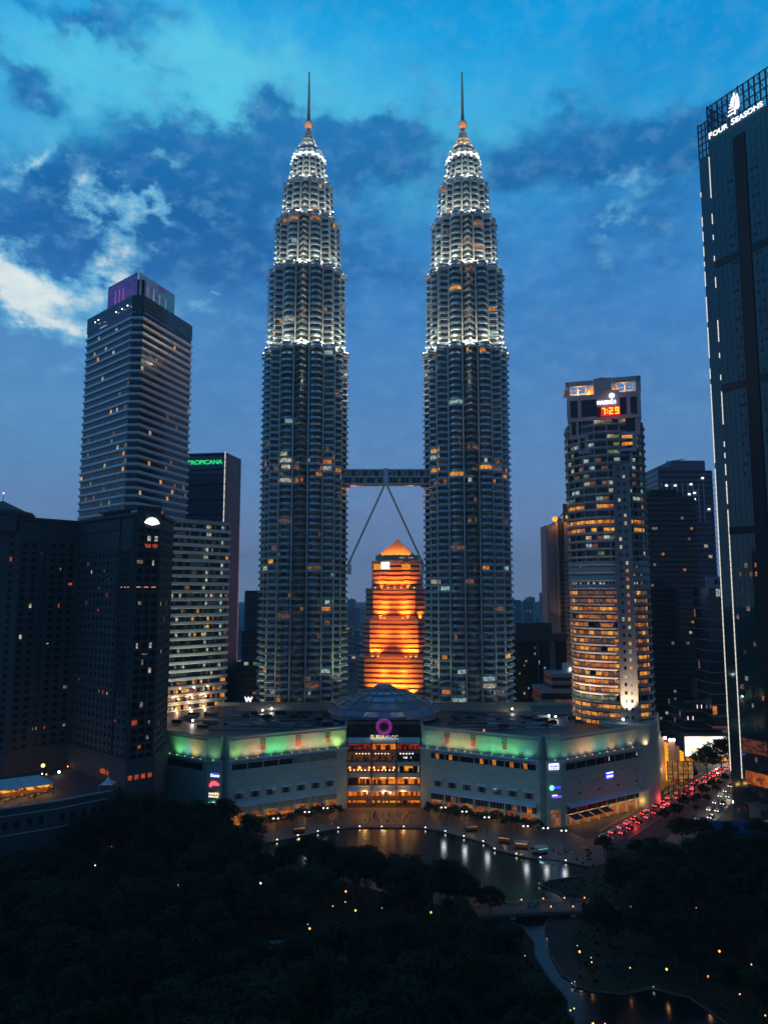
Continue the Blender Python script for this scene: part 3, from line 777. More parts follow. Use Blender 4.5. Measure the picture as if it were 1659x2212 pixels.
# long sides of the mall
for (a, b_, right) in ((PR1, SR, True), (SL, PL0, False)):
    L = dist(a, b_); n = 9; cw = (L - 5) / n
    for i in range(n):
        s0 = 2.5 + i * cw
        mb = MB(); slab(mb, a, b_, s0 + 0.2, s0 + cw - 0.2, 23.4, 26.2, -0.3, 0.05); w = mb.build('ribbon_window', GLASS, mall)
        if right and i in (4, 7):
            mb = MB(); panel(mb, a, b_, s0 + 2, s0 + 2.8, 24.2, 25.9, 0.08); mb.build('lit_room', W_WHITE, w)
        if right and i % 2 == 1:
            mb = MB(); slab(mb, a, b_, s0 + 1, s0 + 2.6, 12.2, 13.0, -0.1, 0.06); slab(mb, a, b_, s0 + 1.4, s0 + 2.6, 16.6, 17.1, -0.1, 0.06); mb.build('vent_grille', DARK, mall)
        mb = MB(); pts = [wallpt(a, b_, s0 + 0.05, 0.02, 9.3), wallpt(a, b_, s0 + cw - 0.05, 0.02, 9.3), wallpt(a, b_, s0 + cw - 0.05, 2.2, 8.2), wallpt(a, b_, s0 + 0.05, 2.2, 8.2)]
        mb.face(pts); mb.face([pts[3], pts[2], tuple(Vector(pts[2]) - Vector((0, 0, 0.3))), tuple(Vector(pts[3]) - Vector((0, 0, 0.3)))]); mb.build('canopy', ALU_LT, mall)
        mb = MB(); slab(mb, a, b_, s0 + 0.2, s0 + cw - 0.2, 4.9, 8.0, -0.3, 0.06); mb.build('arcade_window', GLASS, mall)
        mb = MB(); slab(mb, a, b_, s0 - 0.4, s0 + 0.4, 0, 4.9, 0.6, 1.4); mb.build('column', STONE_MALL, mall)
        if right:
            mb = MB(); panel(mb, a, b_, s0 + 0.5, s0 + cw - 0.5, 0.2, 4.2, 0.06); mb.build('shop_front', glow('drop_off', s2l((226, 120, 34)), 0.6, s2l((120, 52, 16)), 0.35), mall)
            if i < 4:
                mb = MB(); pts = [wallpt(a, b_, s0 + 0.3, 0.5, 4.6), wallpt(a, b_, s0 + cw - 0.6, 0.5, 4.6), wallpt(a, b_, s0 + cw - 0.6, 4.6, 3.6), wallpt(a, b_, s0 + 0.3, 4.6, 3.6)]
                mb.face(pts); mb.build('awning', STONE_HOTEL, mall)
            point('drop_off_lamp', wallpt(a, b_, s0 + cw / 2, 2.2, 3.3), (1.0, 0.45, 0.13), 420, 0.4, mall)
# corner pier of each wing: deep reveal, signs
for s_ in (-1, 1):
    a, b_ = ((PL0, (-70.9, 324.6)) if s_ < 0 else ((70.9, 324.6), PR1))
    for z in (ZT - 0.8, 9.0):
        mb = MB(); slab(mb, a, b_, 0.1, dist(a, b_) - 0.1, z, z + 0.5, -0.6 if z > 30 else 0, 0.2); mb.build('cornice', ALU, mall)
    mb = MB(); panel(mb, a, b_, 1, dist(a, b_) - 1, 0.3, 7.4, 0.06); mb.build('shop_front', W_DIM if s_ > 0 else GLASS, mall)
# hanging banners with a round badge above each
BAN_TOP = mk('banner_badge', (0.02, 0.05, 0.045), 0.7); BAN = mk('banner_cloth', (0.42, 0.11, 0.08), 0.9); BADGE = mk('badge_silver', (0.45, 0.45, 0.42), 0.5)
for a, b_, ss in ((ML, CL, (14.5, 31.5, 46.5)), (CR, MR, (12.5, 25.5, 40.5))):
    for s0 in ss:
        mb = MB(); slab(mb, a, b_, s0, s0 + 2.1, 31.0, 35.6, -0.48, -0.3); w = mb.build('banner', BAN, mall)
        mb = MB(); slab(mb, a, b_, s0 - 0.1, s0 + 2.2, 33.9, 36.0, -0.48, -0.22); mb.build('banner_head', BAN_TOP, w)
        M = face_frame(a, b_); c = MB()
        for k in range(16):
            t0, t1 = 2 * pi * k / 16, 2 * pi * (k + 1) / 16
            c.face([(M @ Vector((s0 + 1.05 + r * cos(t), 34.95 + r * sin(t), -0.19))) for r, t in ((0.75, t0), (0.75, t1), (0.5, t1), (0.5, t0))][::-1])
        c.build('badge', BADGE, w)
# coloured wall-washing lamps on the ledge
def wash(a, b_, s0, colr, watts, wide=70):
    p = wallpt(a, b_, s0, 0.95, ZL + 0.25)
    f = MB(); f.box(p[0] - 0.25, p[0] + 0.25, p[1] - 0.15, p[1] + 0.15, ZL + 0.01, ZL + 0.4); f.build('wall_washer', glow('washer_%d_%d_%d' % tuple(int(c * 9) for c in colr), colr, 1.2), mall)
    spot('wash_beam', wallpt(a, b_, s0, 3.4, ZL + 0.6), wallpt(a, b_, s0, -0.5, ZL + 4.6), tuple(c * 0.80 + 0.13 for c in colr), watts * 1.05, 112, 1.0, 0.5, mall)
Gn, Ye, Or, Te, Li, Wh = (0.16, 1.0, 0.24), (1.0, 0.82, 0.16), (1.0, 0.36, 0.10), (0.10, 0.75, 0.60), (0.55, 1.0, 0.20), (0.75, 0.9, 0.9)
LM = dist(ML, CL)
for s0, c_, w in ((3, Li, 900), (8, (0.9, 0.55, 0.2), 1100), (13, Or, 1500), (19, Gn, 1600), (24, Gn, 1500), (29, (0.7, 0.6, 0.2), 1000), (33, Or, 1600), (38, (1, 0.55, 0.15), 1300), (42, (0.8, 0.7, 0.2), 1100), (46.5, (0.85, 0.7, 0.2), 1000), (52, (0.7, 0.95, 0.12), 2200)):
    wash(ML, CL, s0, c_, w * 1.15)
for s0, c_, w in ((4, (0.4, 0.8, 0.3), 700), (9, (0.7, 0.75, 0.25), 700), (15, (1, 0.55, 0.14), 1200), (18.5, Ye, 900), (23, Ye, 800), (26, Or, 1000), (31, Gn, 1100), (36, Gn, 1300), (41, (0.2, 0.9, 0.3), 1300), (46, Gn, 1200), (52, (0.15, 0.9, 0.45), 900)):
    wash(CR, MR, s0, c_, w)
LS = dist(SL, PL0)
for d_, c_, w in ((3.0, (0.25, 0.5, 0.3), 500), (8, (1.0, 0.5, 0.06), 1700), (13, Te, 1100), (18, Gn, 1500), (23, (0.5, 0.95, 0.06), 2100), (28, Gn, 1800), (33, (0.45, 0.9, 0.1), 1600), (38, Li, 1300)):
    wash(SL, PL0, LS - d_, c_, w * 1.1)
for s0, c_, w in ((3, (0.3, 0.7, 0.4), 500), (9, (0.9, 0.5, 0.2), 700), (14, Or, 1500), (19, (1, 0.42, 0.1), 1700), (24, Te, 700), (29, (0.5, 0.7, 0.5), 600), (34, (1, 0.42, 0.1), 1200), (40, (0.4, 0.6, 0.6), 500), (47, (1, 0.55, 0.25), 800), (55, (1, 0.5, 0.2), 1000)):
    wash(PR1, SR, s0, c_, w)
wash(PL0, (-70.9, 324.6), 3.4, (0.35, 0.9, 0.25), 700); wash((70.9, 324.6), PR1, 3.4, (0.2, 0.8, 0.4), 600)

# --- signs on the mall
SIGN_BLUE = glow('sign_blue', (0.05, 0.08, 1.0), 1.3); SIGN_WHITE = glow('sign_white', (0.9, 0.95, 1.0), 1.8); SIGN_RED = glow('sign_red', (1.0, 0.10, 0.14), 1.5)
SIGN_CREAM = glow('sign_cream', (1.0, 0.85, 0.6), 1.6); SIGN_GREEN = glow('sign_green', (0.05, 0.75, 0.4), 1.3); SIGN_YELLOW = glow('sign_yellow', (1.0, 0.75, 0.04), 1.5)
def sign_box(parent, a, b_, s0, s1, z0, z1, matb, out=0.1):
    mb = MB(); slab(mb, a, b_, s0, s1, z0, z1, 0.02, out + 0.25); return mb.build('sign', matb, parent)
def lettering(parent, body, a, b_, s0, z, size, mt, out, bold=0.0, space=1.0, name='lettering'):
    me = text_mesh(body, size, 0.04, bold, 'LEFT', space)
    return emis_sign(name, me, mt, parent, face_frame(a, b_, 0) @ Matrix.Translation((s0, z, out)))
A_, B_ = PL0, (-70.9, 324.6)
s_ = sign_box(mall, A_, B_, 2.0, 5.6, 21.2, 22.9, SIGN_BLUE); lettering(s_, 'Dome', A_, B_, 2.15, 21.45, 1.6, SIGN_WHITE, 0.42, 0.03)
mb = MB(); M = face_frame(A_, B_)
pod = [(1.5, 17.6), (1.9, 18.7), (2.8, 19.5), (4.2, 19.6), (5.4, 18.9), (6.2, 18.3), (6.3, 17.9), (5.4, 17.75), (3.8, 17.9), (2.7, 17.5), (2.4, 17.0), (1.9, 17.0)]
fr = [M @ Vector((x, y, 0.45)) for x, y in pod]; bk = [M @ Vector((x, y, 0.1)) for x, y in pod]
mb.face(fr[::-1]); n_ = len(pod)
for k in range(n_): mb.face([fr[k], fr[(k + 1) % n_], bk[(k + 1) % n_], bk[k]])
mb.build('sign', SIGN_RED, mall)
w = sign_box(mall, A_, B_, 1.4, 5.2, 12.6, 15.0, DARK); lettering(w, 'MARKS &', A_, B_, 1.5, 13.95, 1.15, SIGN_CREAM, 0.40, 0.03); lettering(w, 'SPENCER', A_, B_, 1.5, 12.75, 1.1, SIGN_CREAM, 0.40, 0.03)
mb = MB(); slab(mb, A_, B_, 4.6, 5.3, 14.1, 15.0, 0.4, 0.5); mb.build('sign_accent', SIGN_YELLOW, w)
mb = MB(); slab(mb, A_, B_, 1.6, 5.4, 9.75, 10.6, 0.02, 0.4); w = mb.build('sign', SIGN_GREEN, mall); mb = MB(); slab(mb, A_, B_, 3.2, 5.2, 9.9, 10.9, 0.4, 0.5); mb.build('sign_accent', SIGN_WHITE, w)
A_, B_ = (70.9, 324.6), PR1
w = sign_box(mall, A_, B_, 0.9, 5.4, 24.4, 26.9, SIGN_WHITE); mb = MB(); slab(mb, A_, B_, 1.15, 5.1, 24.6, 26.2, 0.34, 0.4); mb.build('sign_panel', SIGN_BLUE, w); lettering(w, 'ISETAN', A_, B_, 1.25, 24.85, 1.25, SIGN_WHITE, 0.46, 0.02)
mb = MB(); M = face_frame(A_, B_)
for r in (1.05,): mb.face([M @ Vector((1.9 + r * cos(2 * pi * k / 20), 16.8 + r * sin(2 * pi * k / 20), 0.4)) for k in range(20)])
w = mb.build('sign', glow('sign_mint', (0.25, 1.0, 0.75), 1.6), mall); mb = MB(); slab(mb, A_, B_, 3.1, 6.0, 16.4, 17.2, 0.1, 0.4); mb.build('sign_panel', SIGN_BLUE, w)
mb = MB(); slab(mb, A_, B_, 2.0, 6.3, 12.6, 13.3, 0.1, 0.4); w = mb.build('sign', glow('sign_violet', (0.16, 0.08, 1.0), 1.4), mall); mb = MB(); slab(mb, A_, B_, 2.1, 4.4, 13.35, 13.65, 0.1, 0.35); mb.build('sign_accent', SIGN_WHITE, w)
A_, B_ = PR1, SR
w = sign_box(mall, A_, B_, 28.5, 33.3, 16.3, 19.4, SIGN_BLUE); lettering(w, 'ISETAN', A_, B_, 28.8, 16.9, 1.3, SIGN_WHITE, 0.42, 0.02); mb = MB(); slab(mb, A_, B_, 28.6, 33.2, 18.7, 19.1, 0.34, 0.42); mb.build('sign_accent', SIGN_WHITE, w)

# --- glazed atrium in the middle
ATX = 17.3; YF = 355.2
mb = MB(); mb.box(-ATX, ATX, 362.0, 362.4, 0.2, 32.4); mb.build('rear_wall', CONC_DK, mall)
AT_LEVELS = [(0.35, 3.2), (3.6, 7.9), (10.0, 13.6), (15.8, 18.9), (20.9, 25.0), (26.0, 29.2)]
AT_WARM = glow('atrium_warm', s2l((255, 142, 26)), 1.35, s2l((170, 60, 8)), 0.30, 0.3, 0.72, True)
AT_GOLD = glow('atrium_gold', s2l((255, 176, 50)), 1.3, s2l((206, 100, 16)), 0.45, 0.3, 0.7, True)
AT_RED = glow('atrium_red', s2l((206, 64, 14)), 0.8, s2l((70, 18, 8)), 0.5, 0.4, 0.65, True)
AT_BROWN = glow('atrium_brown', s2l((150, 84, 30)), 0.6, s2l((58, 30, 18)), 0.5, 0.35, 0.7)
AT_DARK = mk('unlit_room', (0.02, 0.03, 0.035), 0.5)
BX = [(-17.2, -6.2), (-5.6, 5.6), (6.2, 17.2)]
ROOMS = [[AT_WARM, AT_GOLD, AT_WARM], [AT_WARM, AT_WARM, AT_WARM], [AT_WARM, AT_WARM, AT_WARM], [AT_RED, AT_RED, AT_DARK], [AT_BROWN, AT_BROWN, AT_DARK], [AT_RED, AT_WARM, AT_RED]]
for li, (z0, z1) in enumerate(AT_LEVELS):
    mb = MB(); mb.box(-ATX, ATX, YF + 0.1, 362.0, z1, (AT_LEVELS[li + 1][0] if li < 5 else 31.0)); mb.build('floor_slab', CONC_DK, mall)
    for bi, (x0, x1) in enumerate(BX):
        mb = MB(); dp = (6.5, 6.5, 3.5, 3.0, 3.0, 3.5)[li]
        xa = x0 + (4.9 if (li == 2 and bi == 0) else 0); zz = z1
        yb = YF + dp
        mb.face([(xa, yb, z0), (x1, yb, z0), (x1, yb, z1), (xa, yb, z1)])
        mb.face([(xa, YF + 0.3, z1 - 0.02), (xa, yb, z1 - 0.02), (x1, yb, z1 - 0.02), (x1, YF + 0.3, z1 - 0.02)])
        w = mb.build('lit_room', ROOMS[li][bi], mall)
        # shop counters, shelves and people-high clutter break up each room
        mb = MB()
        for k in range(7):
            xx = rnd.uniform(xa + 0.5, x1 - 1.2); mb.box(xx, xx + rnd.uniform(0.3, 1.4), yb - 1.2, yb - 0.8, z0, z0 + rnd.uniform(0.5, 0.75) * (z1 - z0))
        mb.build('shop_fitting', DARK if ROOMS[li][bi] is AT_DARK else STONE_PINK, w)
        if li in (1, 2):
            for k in range(3 if li == 2 else 1):
                xx = rnd.uniform(xa + 0.6, x1 - 2.4); mb = MB(); mb.box(xx, xx + rnd.uniform(1.4, 2.6), yb - 1.0, yb - 0.7, z1 - 0.75, z1 - 0.15); mb.build('ceiling_light', glow('shop_light', (1, 0.72, 0.32), 4.0), w)
        if li == 3 and bi < 2:
            for xx, r in ((x0 + 0.8, 0.5), ((x0 + x1) / 2, 0.75), (x1 - 0.8, 0.5)):
                mb = MB(); mb.ball((xx, YF + 0.9, z1 - 0.9), r, 0, 10, 6); mb.build('globe_lamp', glow('globe_lamp', (1.0, 0.40, 0.06), 3.0), w)
            for k in range(6): mb = MB(); mb.ball((x0 + 1.2 + k * 1.75, YF + 1.2, z0 + 1.0), 0.24, 0, 8, 5); mb.build('table_lamp', LAMP_WARM, w)
        if li == 4:
            for k in range(5): mb = MB(); mb.ball((x0 + (4 if bi == 0 else 1.6) + k * 1.5, YF + 1.0, z1 - 0.5), 0.22, 0, 8, 5); mb.build('downlight', LAMP_WARM if bi < 2 else LAMP_WHITE, w)
mb = MB(); mb.box(9.4, 13.0, YF + 2.2, YF + 2.35, 22.0, 22.7); mb.build('lit_sign', SIGN_WHITE, mall)
mb = MB(); mb.box(9.6, 13.8, YF + 2.2, YF + 2.4, 16.2, 18.6); mb.build('shop_window', AT_GOLD, mall)
for xx in (7.0, 16.4): mb = MB(); mb.box(xx - 0.3, xx + 0.3, YF + 0.3, YF + 0.5, 16.0, 18.8); mb.build('lit_post', W_PALE, mall)
mb = MB(); mb.box(-1.8, 3.6, YF + 5.9, YF + 6.1, 4.6, 6.2); mb.build('screen', glow('shop_screen', (1.0, 0.86, 0.72), 2.2, (1, 0.5, 0.2), 1.2), mall)
mb = MB(); mb.box(-8.6, -7.4, YF + 5.9, YF + 6.1, 4.4, 6.2); mb.build('screen', glow('shop_screen_b', (1.0, 0.8, 0.5), 2.0), mall)
mb = MB(); mb.rings([[(x, YF + 1.2 - 1.0 * (1 - (x / 17.2) ** 2) + o) for x in [(-17.2 + 34.4 * k / 16) for k in range(17)]] for o in (0, 0)], [3.0, 3.7]); mb.build('balcony', CONC_DK, mall)
# columns, spandrels, canopies and the panes themselves
for xx in (-17.4, -5.9, 5.9, 17.4):
    mb = MB(); mb.box(xx - 0.42, xx + 0.42, YF - 0.7, YF + 0.25, 0.3, 32.4); mb.build('atrium_column', CONC_DK, mall)
for z0, z1 in ((8.0, 10.0), (13.7, 15.7), (19.0, 20.8), (25.1, 25.9), (29.3, 32.3)):
    for x0, x1 in BX: mb = MB(); mb.box(x0 + 0.1, x1 - 0.1, YF - 0.1, YF + 0.3, z0, z1); mb.build('spandrel', STONE_MALL, mall)
for z, h, yo in ((30.2, 1.9, 1.2), (8.0, 1.3, 1.6)):
    for x0, x1 in BX:
        mb = MB(); mb.face([(x0 - 0.05, YF - 0.15, z + h), (x0 - 0.05, YF - yo, z), (x1 + 0.05, YF - yo, z), (x1 + 0.05, YF - 0.15, z + h)]); mb.box(x0 - 0.05, x1 + 0.05, YF - yo - 0.1, YF - yo + 0.02, z - 0.3, z); mb.build('canopy', ALU_LT, mall)
for z in (25.3,):
    mb = MB(); mb.box(-17, 17, YF - 0.9, YF - 0.12, z, z + 0.35); mb.build('balcony_rail', STONE_PINK, mall)
pane = bpy.data.materials.new('clear_pane'); pane.use_nodes = True
q = G(pane.node_tree); pane.node_tree.nodes.remove(pane.node_tree.nodes['Principled BSDF'])
tr = q.n('ShaderNodeBsdfTransparent'); gl = q.n('ShaderNodeBsdfGlossy'); gl.inputs['Roughness'].default_value = 0.05; tr.inputs[0].default_value = (0.93, 0.95, 0.94, 1)
mx = q.n('ShaderNodeMixShader'); mx.inputs[0].default_value = 0.08; q.l(tr.outputs[0], mx.inputs[1]); q.l(gl.outputs[0], mx.inputs[2]); q.l(mx.outputs[0], pane.node_tree.nodes['Material Output'].inputs[0])
for li, (z0, z1) in enumerate(AT_LEVELS):
    for x0, x1 in BX:
        mb = MB(); mb.face([(x0, YF + 0.05, z0), (x1, YF + 0.05, z0), (x1, YF + 0.05, z1), (x0, YF + 0.05, z1)]); w = mb.build('glass_pane', pane, mall)
        mb = MB(); n = 6
        for k in range(1, n): xx = x0 + (x1 - x0) * k / n; mb.box(xx - 0.05, xx + 0.05, YF - 0.02, YF + 0.04, z0, z1)
        mb.build('mullion', DARK, w)
point('atrium_glow', (-9, YF - 2.5, 7.5), (1, 0.42, 0.1), 900, 0.8, mall); point('atrium_glow', (0, YF - 2.5, 7.5), (1, 0.45, 0.12), 1000, 0.8, mall); point('atrium_glow', (9, YF - 2.5, 7.5), (1, 0.42, 0.1), 900, 0.8, mall)
# dark sign wall over the atrium, logo and name
mb = MB(); mb.box(-17.3, 17.3, 357.0, 358.4, 31.0, 40.2); sw = mb.build('sign_wall', DARK, mall)
mb = MB(); mb.box(-17.2, 17.2, 356.9, 357.0, 38.9, 39.1); mb.box(-17.2, 17.2, 356.9, 357.0, 38.2, 38.35); mb.build('trim', STEEL_DK, sw)
LOGO = glow('logo_magenta', (0.72, 0.07, 0.80), 0.95)
def swirl(cx, cz, R, y):
    mb = MB()
    for k in range(13):
        t = 2 * pi * k / 13; n = 8; prev = None
        for j in range(n + 1):
            f = j / n; r = R * (0.50 + 0.50 * f); a = t + 1.05 * (f ** 1.25) - 0.2
            w_ = 0.075 * R * (0.45 + 0.55 * sin(pi * min(1, f * 0.8 + 0.2)))
            ax_, az_ = cos(a), sin(a); tx, tz = -sin(a + 0.75), cos(a + 0.75)
            nx, nz = -tz, tx
            p0 = (cx + r * ax_ + nx * w_, y, cz + r * az_ + nz * w_); p1 = (cx + r * ax_ - nx * w_, y, cz + r * az_ - nz * w_)
            if prev: mb.face([prev[0], prev[1], p1, p0]); mb.face([(q_[0], y - 0.25, q_[2]) for q_ in (prev[1], prev[0], p0, p1)])
            prev = (p0, p1)
    return mb
swirl(0.0, 37.5, 3.9, 354.2).build('logo', LOGO, sw)
mb = MB()
for xx in (-5, -2.4, 2.4, 5): mb.box(xx - 0.06, xx + 0.06, 353.8, 357.0, 31.5, 31.62)
for xx in (-2.4, -0.8, 0.8, 2.4): mb.box(xx - 0.08, xx + 0.08, 354.5, 357.0, 37.2, 37.4)
mb.build('logo_bracket', DARK, sw)
FR = ((-17.3, 353.9), (17.3, 353.9))
me = text_mesh('SURIA', 2.75, 0.12, 0.05, 'LEFT', 0.92); emis_sign('lettering', me, glow('letters_cream', (0.95, 0.86, 0.46), 0.95), sw, face_frame(*FR) @ Matrix.Translation((17.3 - 6.5, 31.7, 0.3)))
me = text_mesh('KLCC', 2.45, 0.12, 0.02, 'LEFT', 0.98); emis_sign('lettering', me, glow('letters_white', (0.85, 0.86, 0.8), 0.8), sw, face_frame(*FR) @ Matrix.Translation((17.3 + 0.55, 31.7, 0.3)))
# --- glass dome behind the atrium
DC = (0.0, 391.0); prof = [(29.0, 37.0), (29.0, 40.0), (25.2, 42.6), (24.6, 43.2), (19.5, 45.8), (18.9, 46.4), (13.2, 48.4), (12.6, 49.0), (6.2, 50.2), (5.6, 50.9)]
def circ(r, n=48, c=(0, 0), ph=0.0): return [(c[0] + r * cos(2 * pi * k / n + ph), c[1] + r * sin(2 * pi * k / n + ph)) for k in range(n)]
mb = MB(); mb.rings([circ(r, 48, DC) for r, z in prof], [z for r, z in prof]); mb.v = [v for v in mb.v]
dome = mb.build('dome', mk('dome_glazing', (0.24, 0.32, 0.44), 0.2, 0.25, 0.10, 0.3, spec=0.6), mall)
for r, z in ((29.0, 40.0), (25.0, 42.9), (19.3, 46.1), (13.0, 48.7), (6.0, 50.6)):
    mb = MB(); mb.rings([circ(r + o, 48, DC) for o in (-0.3, 0.45, 0.45, -0.3)], [z - 0.45, z - 0.45, z + 0.45, z + 0.45]); mb.build('dome_ring', STEEL_DK, dome)
for k in range(16):
    a = 2 * pi * k / 16 + pi / 2
    mb = MB()
    for (r0, z0), (r1, z1) in zip(prof[1:], prof[2:]): mb.beam((DC[0] + r0 * cos(a), DC[1] + r0 * sin(a), z0 + 0.15), (DC[0] + r1 * cos(a), DC[1] + r1 * sin(a), z1 + 0.15), 0.9 if k % 8 == 4 or k == 0 else 0.7, 0.5)
    mb.build('dome_rib', STEEL_DK, dome)
mb = MB(); mb.rings([circ(r, 24, DC) for r in (5.6, 5.0, 3.4, 0.3)], [50.6, 51.8, 52.7, 53.2], 0, True); mb.build('dome_cap', STEEL_DK, dome)
# louvred roofs at the towers' feet and roof plant
for s_ in (-1, 1):
    mb = MB(); cx = 51.5 * s_
    for k in range(5): mb.box(cx - 30, cx + 30, 407 + k * 3, 409.6 + k * 3, 36.02, 37.0 + k * 0.5)
    mb.build('louvred_roof', ROOF_SAND, mall)
    for k in range(44):
        xx = s_ * rnd.uniform(24, 112); yy = rnd.uniform(352 + max(0, (60 - abs(xx)) * 0.3), 402)
        if abs(xx) > 72: yy = rnd.uniform(352 + (abs(xx) - 72) * 0.4, 400)
        w_, d_, h_ = rnd.uniform(1.5, 7), rnd.uniform(1.2, 4), rnd.uniform(0.4, 1.7)
        mb = MB(); mb.box(xx, xx + w_, yy, yy + d_, 36.03, 36.03 + h_); mb.box(xx + 0.3, xx + w_ - 0.3, yy + 0.3, yy + d_ - 0.3, 36.03 + h_, 36.2 + h_)
        mb.build('roof_unit', rnd.choice([STEEL_DK, DARK, CONC_DK]), mall)
    for k in range(5):
        mb = MB(); yy = 352 + k * 9 + rnd.uniform(0, 3); x0 = 34 + rnd.uniform(0, 6); mb.beam((s_ * x0, yy, 36.4), (s_ * (x0 + rnd.uniform(20, 55)), yy + rnd.uniform(-3, 6), 36.4), 0.6, 0.5); mb.build('roof_duct', STEEL_DK, mall)
for p in ((-66, 402, 37.6), (-62, 408, 37.6), (70, 404, 38.0), (86, 386, 37.4), (89, 384, 37.2), (-96, 372, 37.3), (30, 350.5, 37)):
    mb = MB(); mb.ball(p, 0.5, 0, 8, 5); mb.build('roof_lamp', LAMP_WHITE, mall); point('roof_glow', (p[0], p[1] - 1, p[2] + 0.8), (1, 0.95, 0.85), 500, 0.4, mall)
mb = MB(); mb.ball((47, 349, 36.6), 0.5, 0, 8, 5); mb.build('roof_beacon', glow('beacon_red', (1, 0.1, 0.12), 3), mall)
# round drum closing the far right corner
mb = MB(); mb.prism(circ(14, 40, (121, 368)), 0, ZT - 0.02, 0, True); mb.build('corner_drum', STONE_MALL, mall)
# ------------------------------------------------------------------ floodlit orange tower between the twins
OX, OY = 13.2, 690.0
def oct_(w, c): return [(-w + c, -w), (w - c, -w), (w, -w + c), (w, w - c), (w - c, w), (-w + c, w), (-w, w - c), (-w, -w + c)]
otw = thing('stepped_office_tower', 'orange floodlit stepped tower with glowing pyramid roof beyond the skybridge', 'office tower', (OX, OY, 0), radians(-8))
R5 = random.Random(5)
OT = [(0, z_at(1418, 665), 33.5, 7.0), (z_at(1418, 665), z_at(1336, 666), 29.6, 7.5), (z_at(1336, 666), z_at(1271, 668), 27.4, 8.0), (z_at(1271, 668), z_at(1211, 670), 22.6, 8.5)]
RED_GRANITE = mk('red_granite', (0.60, 0.36, 0.26), 0.6, 0, 0.10)
GLASS_BROWN = mk('bronze_glass', (0.16, 0.055, 0.03), 0.45, 0.0, 0.2)
ledge_pts = []
for ti, (z0, z1, w, c) in enumerate(OT):
    pl = oct_(w, c); nf = max(4, int(round((z1 - z0) / 4.4)))
    banded(otw, pl, z0, z1, (z1 - z0) / nf, 2.3, 0.5, GLASS_BROWN, RED_GRANITE, prof=[(0, 0), (0.55, 0), (0.55, 2.2), (0, 2.2)])
    # projecting bays on each side of the main faces
    for s_ in (-1, 1):
        mb = MB(); x = s_ * (w - c) * 0.78
        nfl = nf
        for k in range(nfl):
            z = z0 + k * (z1 - z0) / nfl
            mb.box(x - (w - c) * 0.22, x + (w - c) * 0.22, -w - 1.3, -w + 0.2, z, z + 2.6)
        mb.build('bay', RED_GRANITE, otw)
    mb = MB(); mb.prism(poly_off(pl, 0.7), z1 - 1.6, z1 + 0.05, 0, True, True); mb.build('parapet', RED_GRANITE, otw)
def oflood(x, z, y, watts, colr=(1.0, 0.30, 0.03), up=17, deg=105):
    watts *= 2.0; f = MB(); f.box(x - 0.5, x + 0.5, y - 0.4, y + 0.4, z, z + 0.5); f.build('floodlight', LAMP_ORANGE, otw)
    spot('flood_beam', (x, y - 1.6, z + 0.4), (x, y + 2.5, z + up), colr, watts, deg, 0.9, 0.5, otw)
OC = (1.0, 0.24, 0.010)
z3, z2, z1_, = OT[3][0], OT[2][0], OT[1][0]
for x in (-18, -12, -6, 0, 6, 12, 18): oflood(x, z3 + 0.3, -25.4, 9000, OC, 11)
for x in (-12.5, -9, 8, 12.5): oflood(x, z2 + 0.3, -29.8, 14000, OC, 15)
for x in (23.5,): oflood(x, z2 + 0.3, -24, 12000, OC, 14)
for x in (-19, -14, 11, 15.5, 20): oflood(x, z1_ + 0.3, -33.0, 17000, OC, 17)
for x in (-17, -8, -3, 3, 8, 17): oflood(x, z_at(1503, 655), -36.5, 26000 if abs(x) < 10 else 20000, (1.0, 0.33, 0.03), 22)
oflood(28.5, z_at(1503, 655), -29.5, 20000, OC, 18, 90)
for z, y, wv in ((z3, -24.2, 1600), (z2, -27.2, 1600), (z1_, -30, 1600)):
    for x in (-9, 9): point('fill_glow', (x, y - 9, z - 14), (1.0, 0.24, 0.02), wv * 5, 1.0, otw)  # added fill lights hanging off the facade, no lamps stand there
ZP0 = OT[3][1]
mb = MB(); mb.prism(oct_(19.6, 8.0), ZP0, z_at(1199, 672)); mb.build('drum', CONC, otw)
ZB = z_at(1199, 674); ZA = z_at(1166, 690)
mb = MB(); n_ = 12
for k in range(n_):
    f0, f1 = k / n_, (k + 1) / n_
    r0, r1 = 16.4 * (1 - f0), 16.4 * (1 - f1) + 0.15; za, zb = ZB + (ZA - ZB) * f0, ZB + (ZA - ZB) * f1
    s = lambda r: [(-r, -r), (r, -r), (r, r), (-r, r)]
    mb.rings([s(r0), s(r1 + 0.12), s(r1)], [za, zb, zb])
mb.build('pyramid_roof', COPPER, otw)
for x in (-13, -7, 0, 7, 13): spot('roof_beam', (x, -22, ZB + 0.5), (x * 0.4, -7, ZB + 12), (1.0, 0.34, 0.025), 19000, 110, 0.9, 0.4, otw)
mb = MB(); xw, zw0 = on_y(841, 1228, 664), on_y(841, 1212, 664)
mb.box(xw[0] - OX - 4.2, xw[0] - OX + 3.4, -24.4, -23.9, xw[1] - 0.5, zw0[1] - 0.8); mb.build('sign', glow('sign_blank_white', (1, 1, 1), 1.6), otw)
for x0 in (-17.5, 8.5):
    mb = MB(); mb.box(x0 - 2, x0 + 6, -24.0, -23.4, xw[1] - 1.0, xw[1] + 4); mb.build('lit_panel', glow('amber_panel', s2l((255, 190, 10)), 0.9, s2l((240, 110, 10)), 0.4), otw)
mb = MB()
for x in (4, 12): mb.box(x, x + 5, -20.1, -19.5, ZP0 + 2.2, ZP0 + 2.9)
mb.build('strip_light', W_PALE, otw)

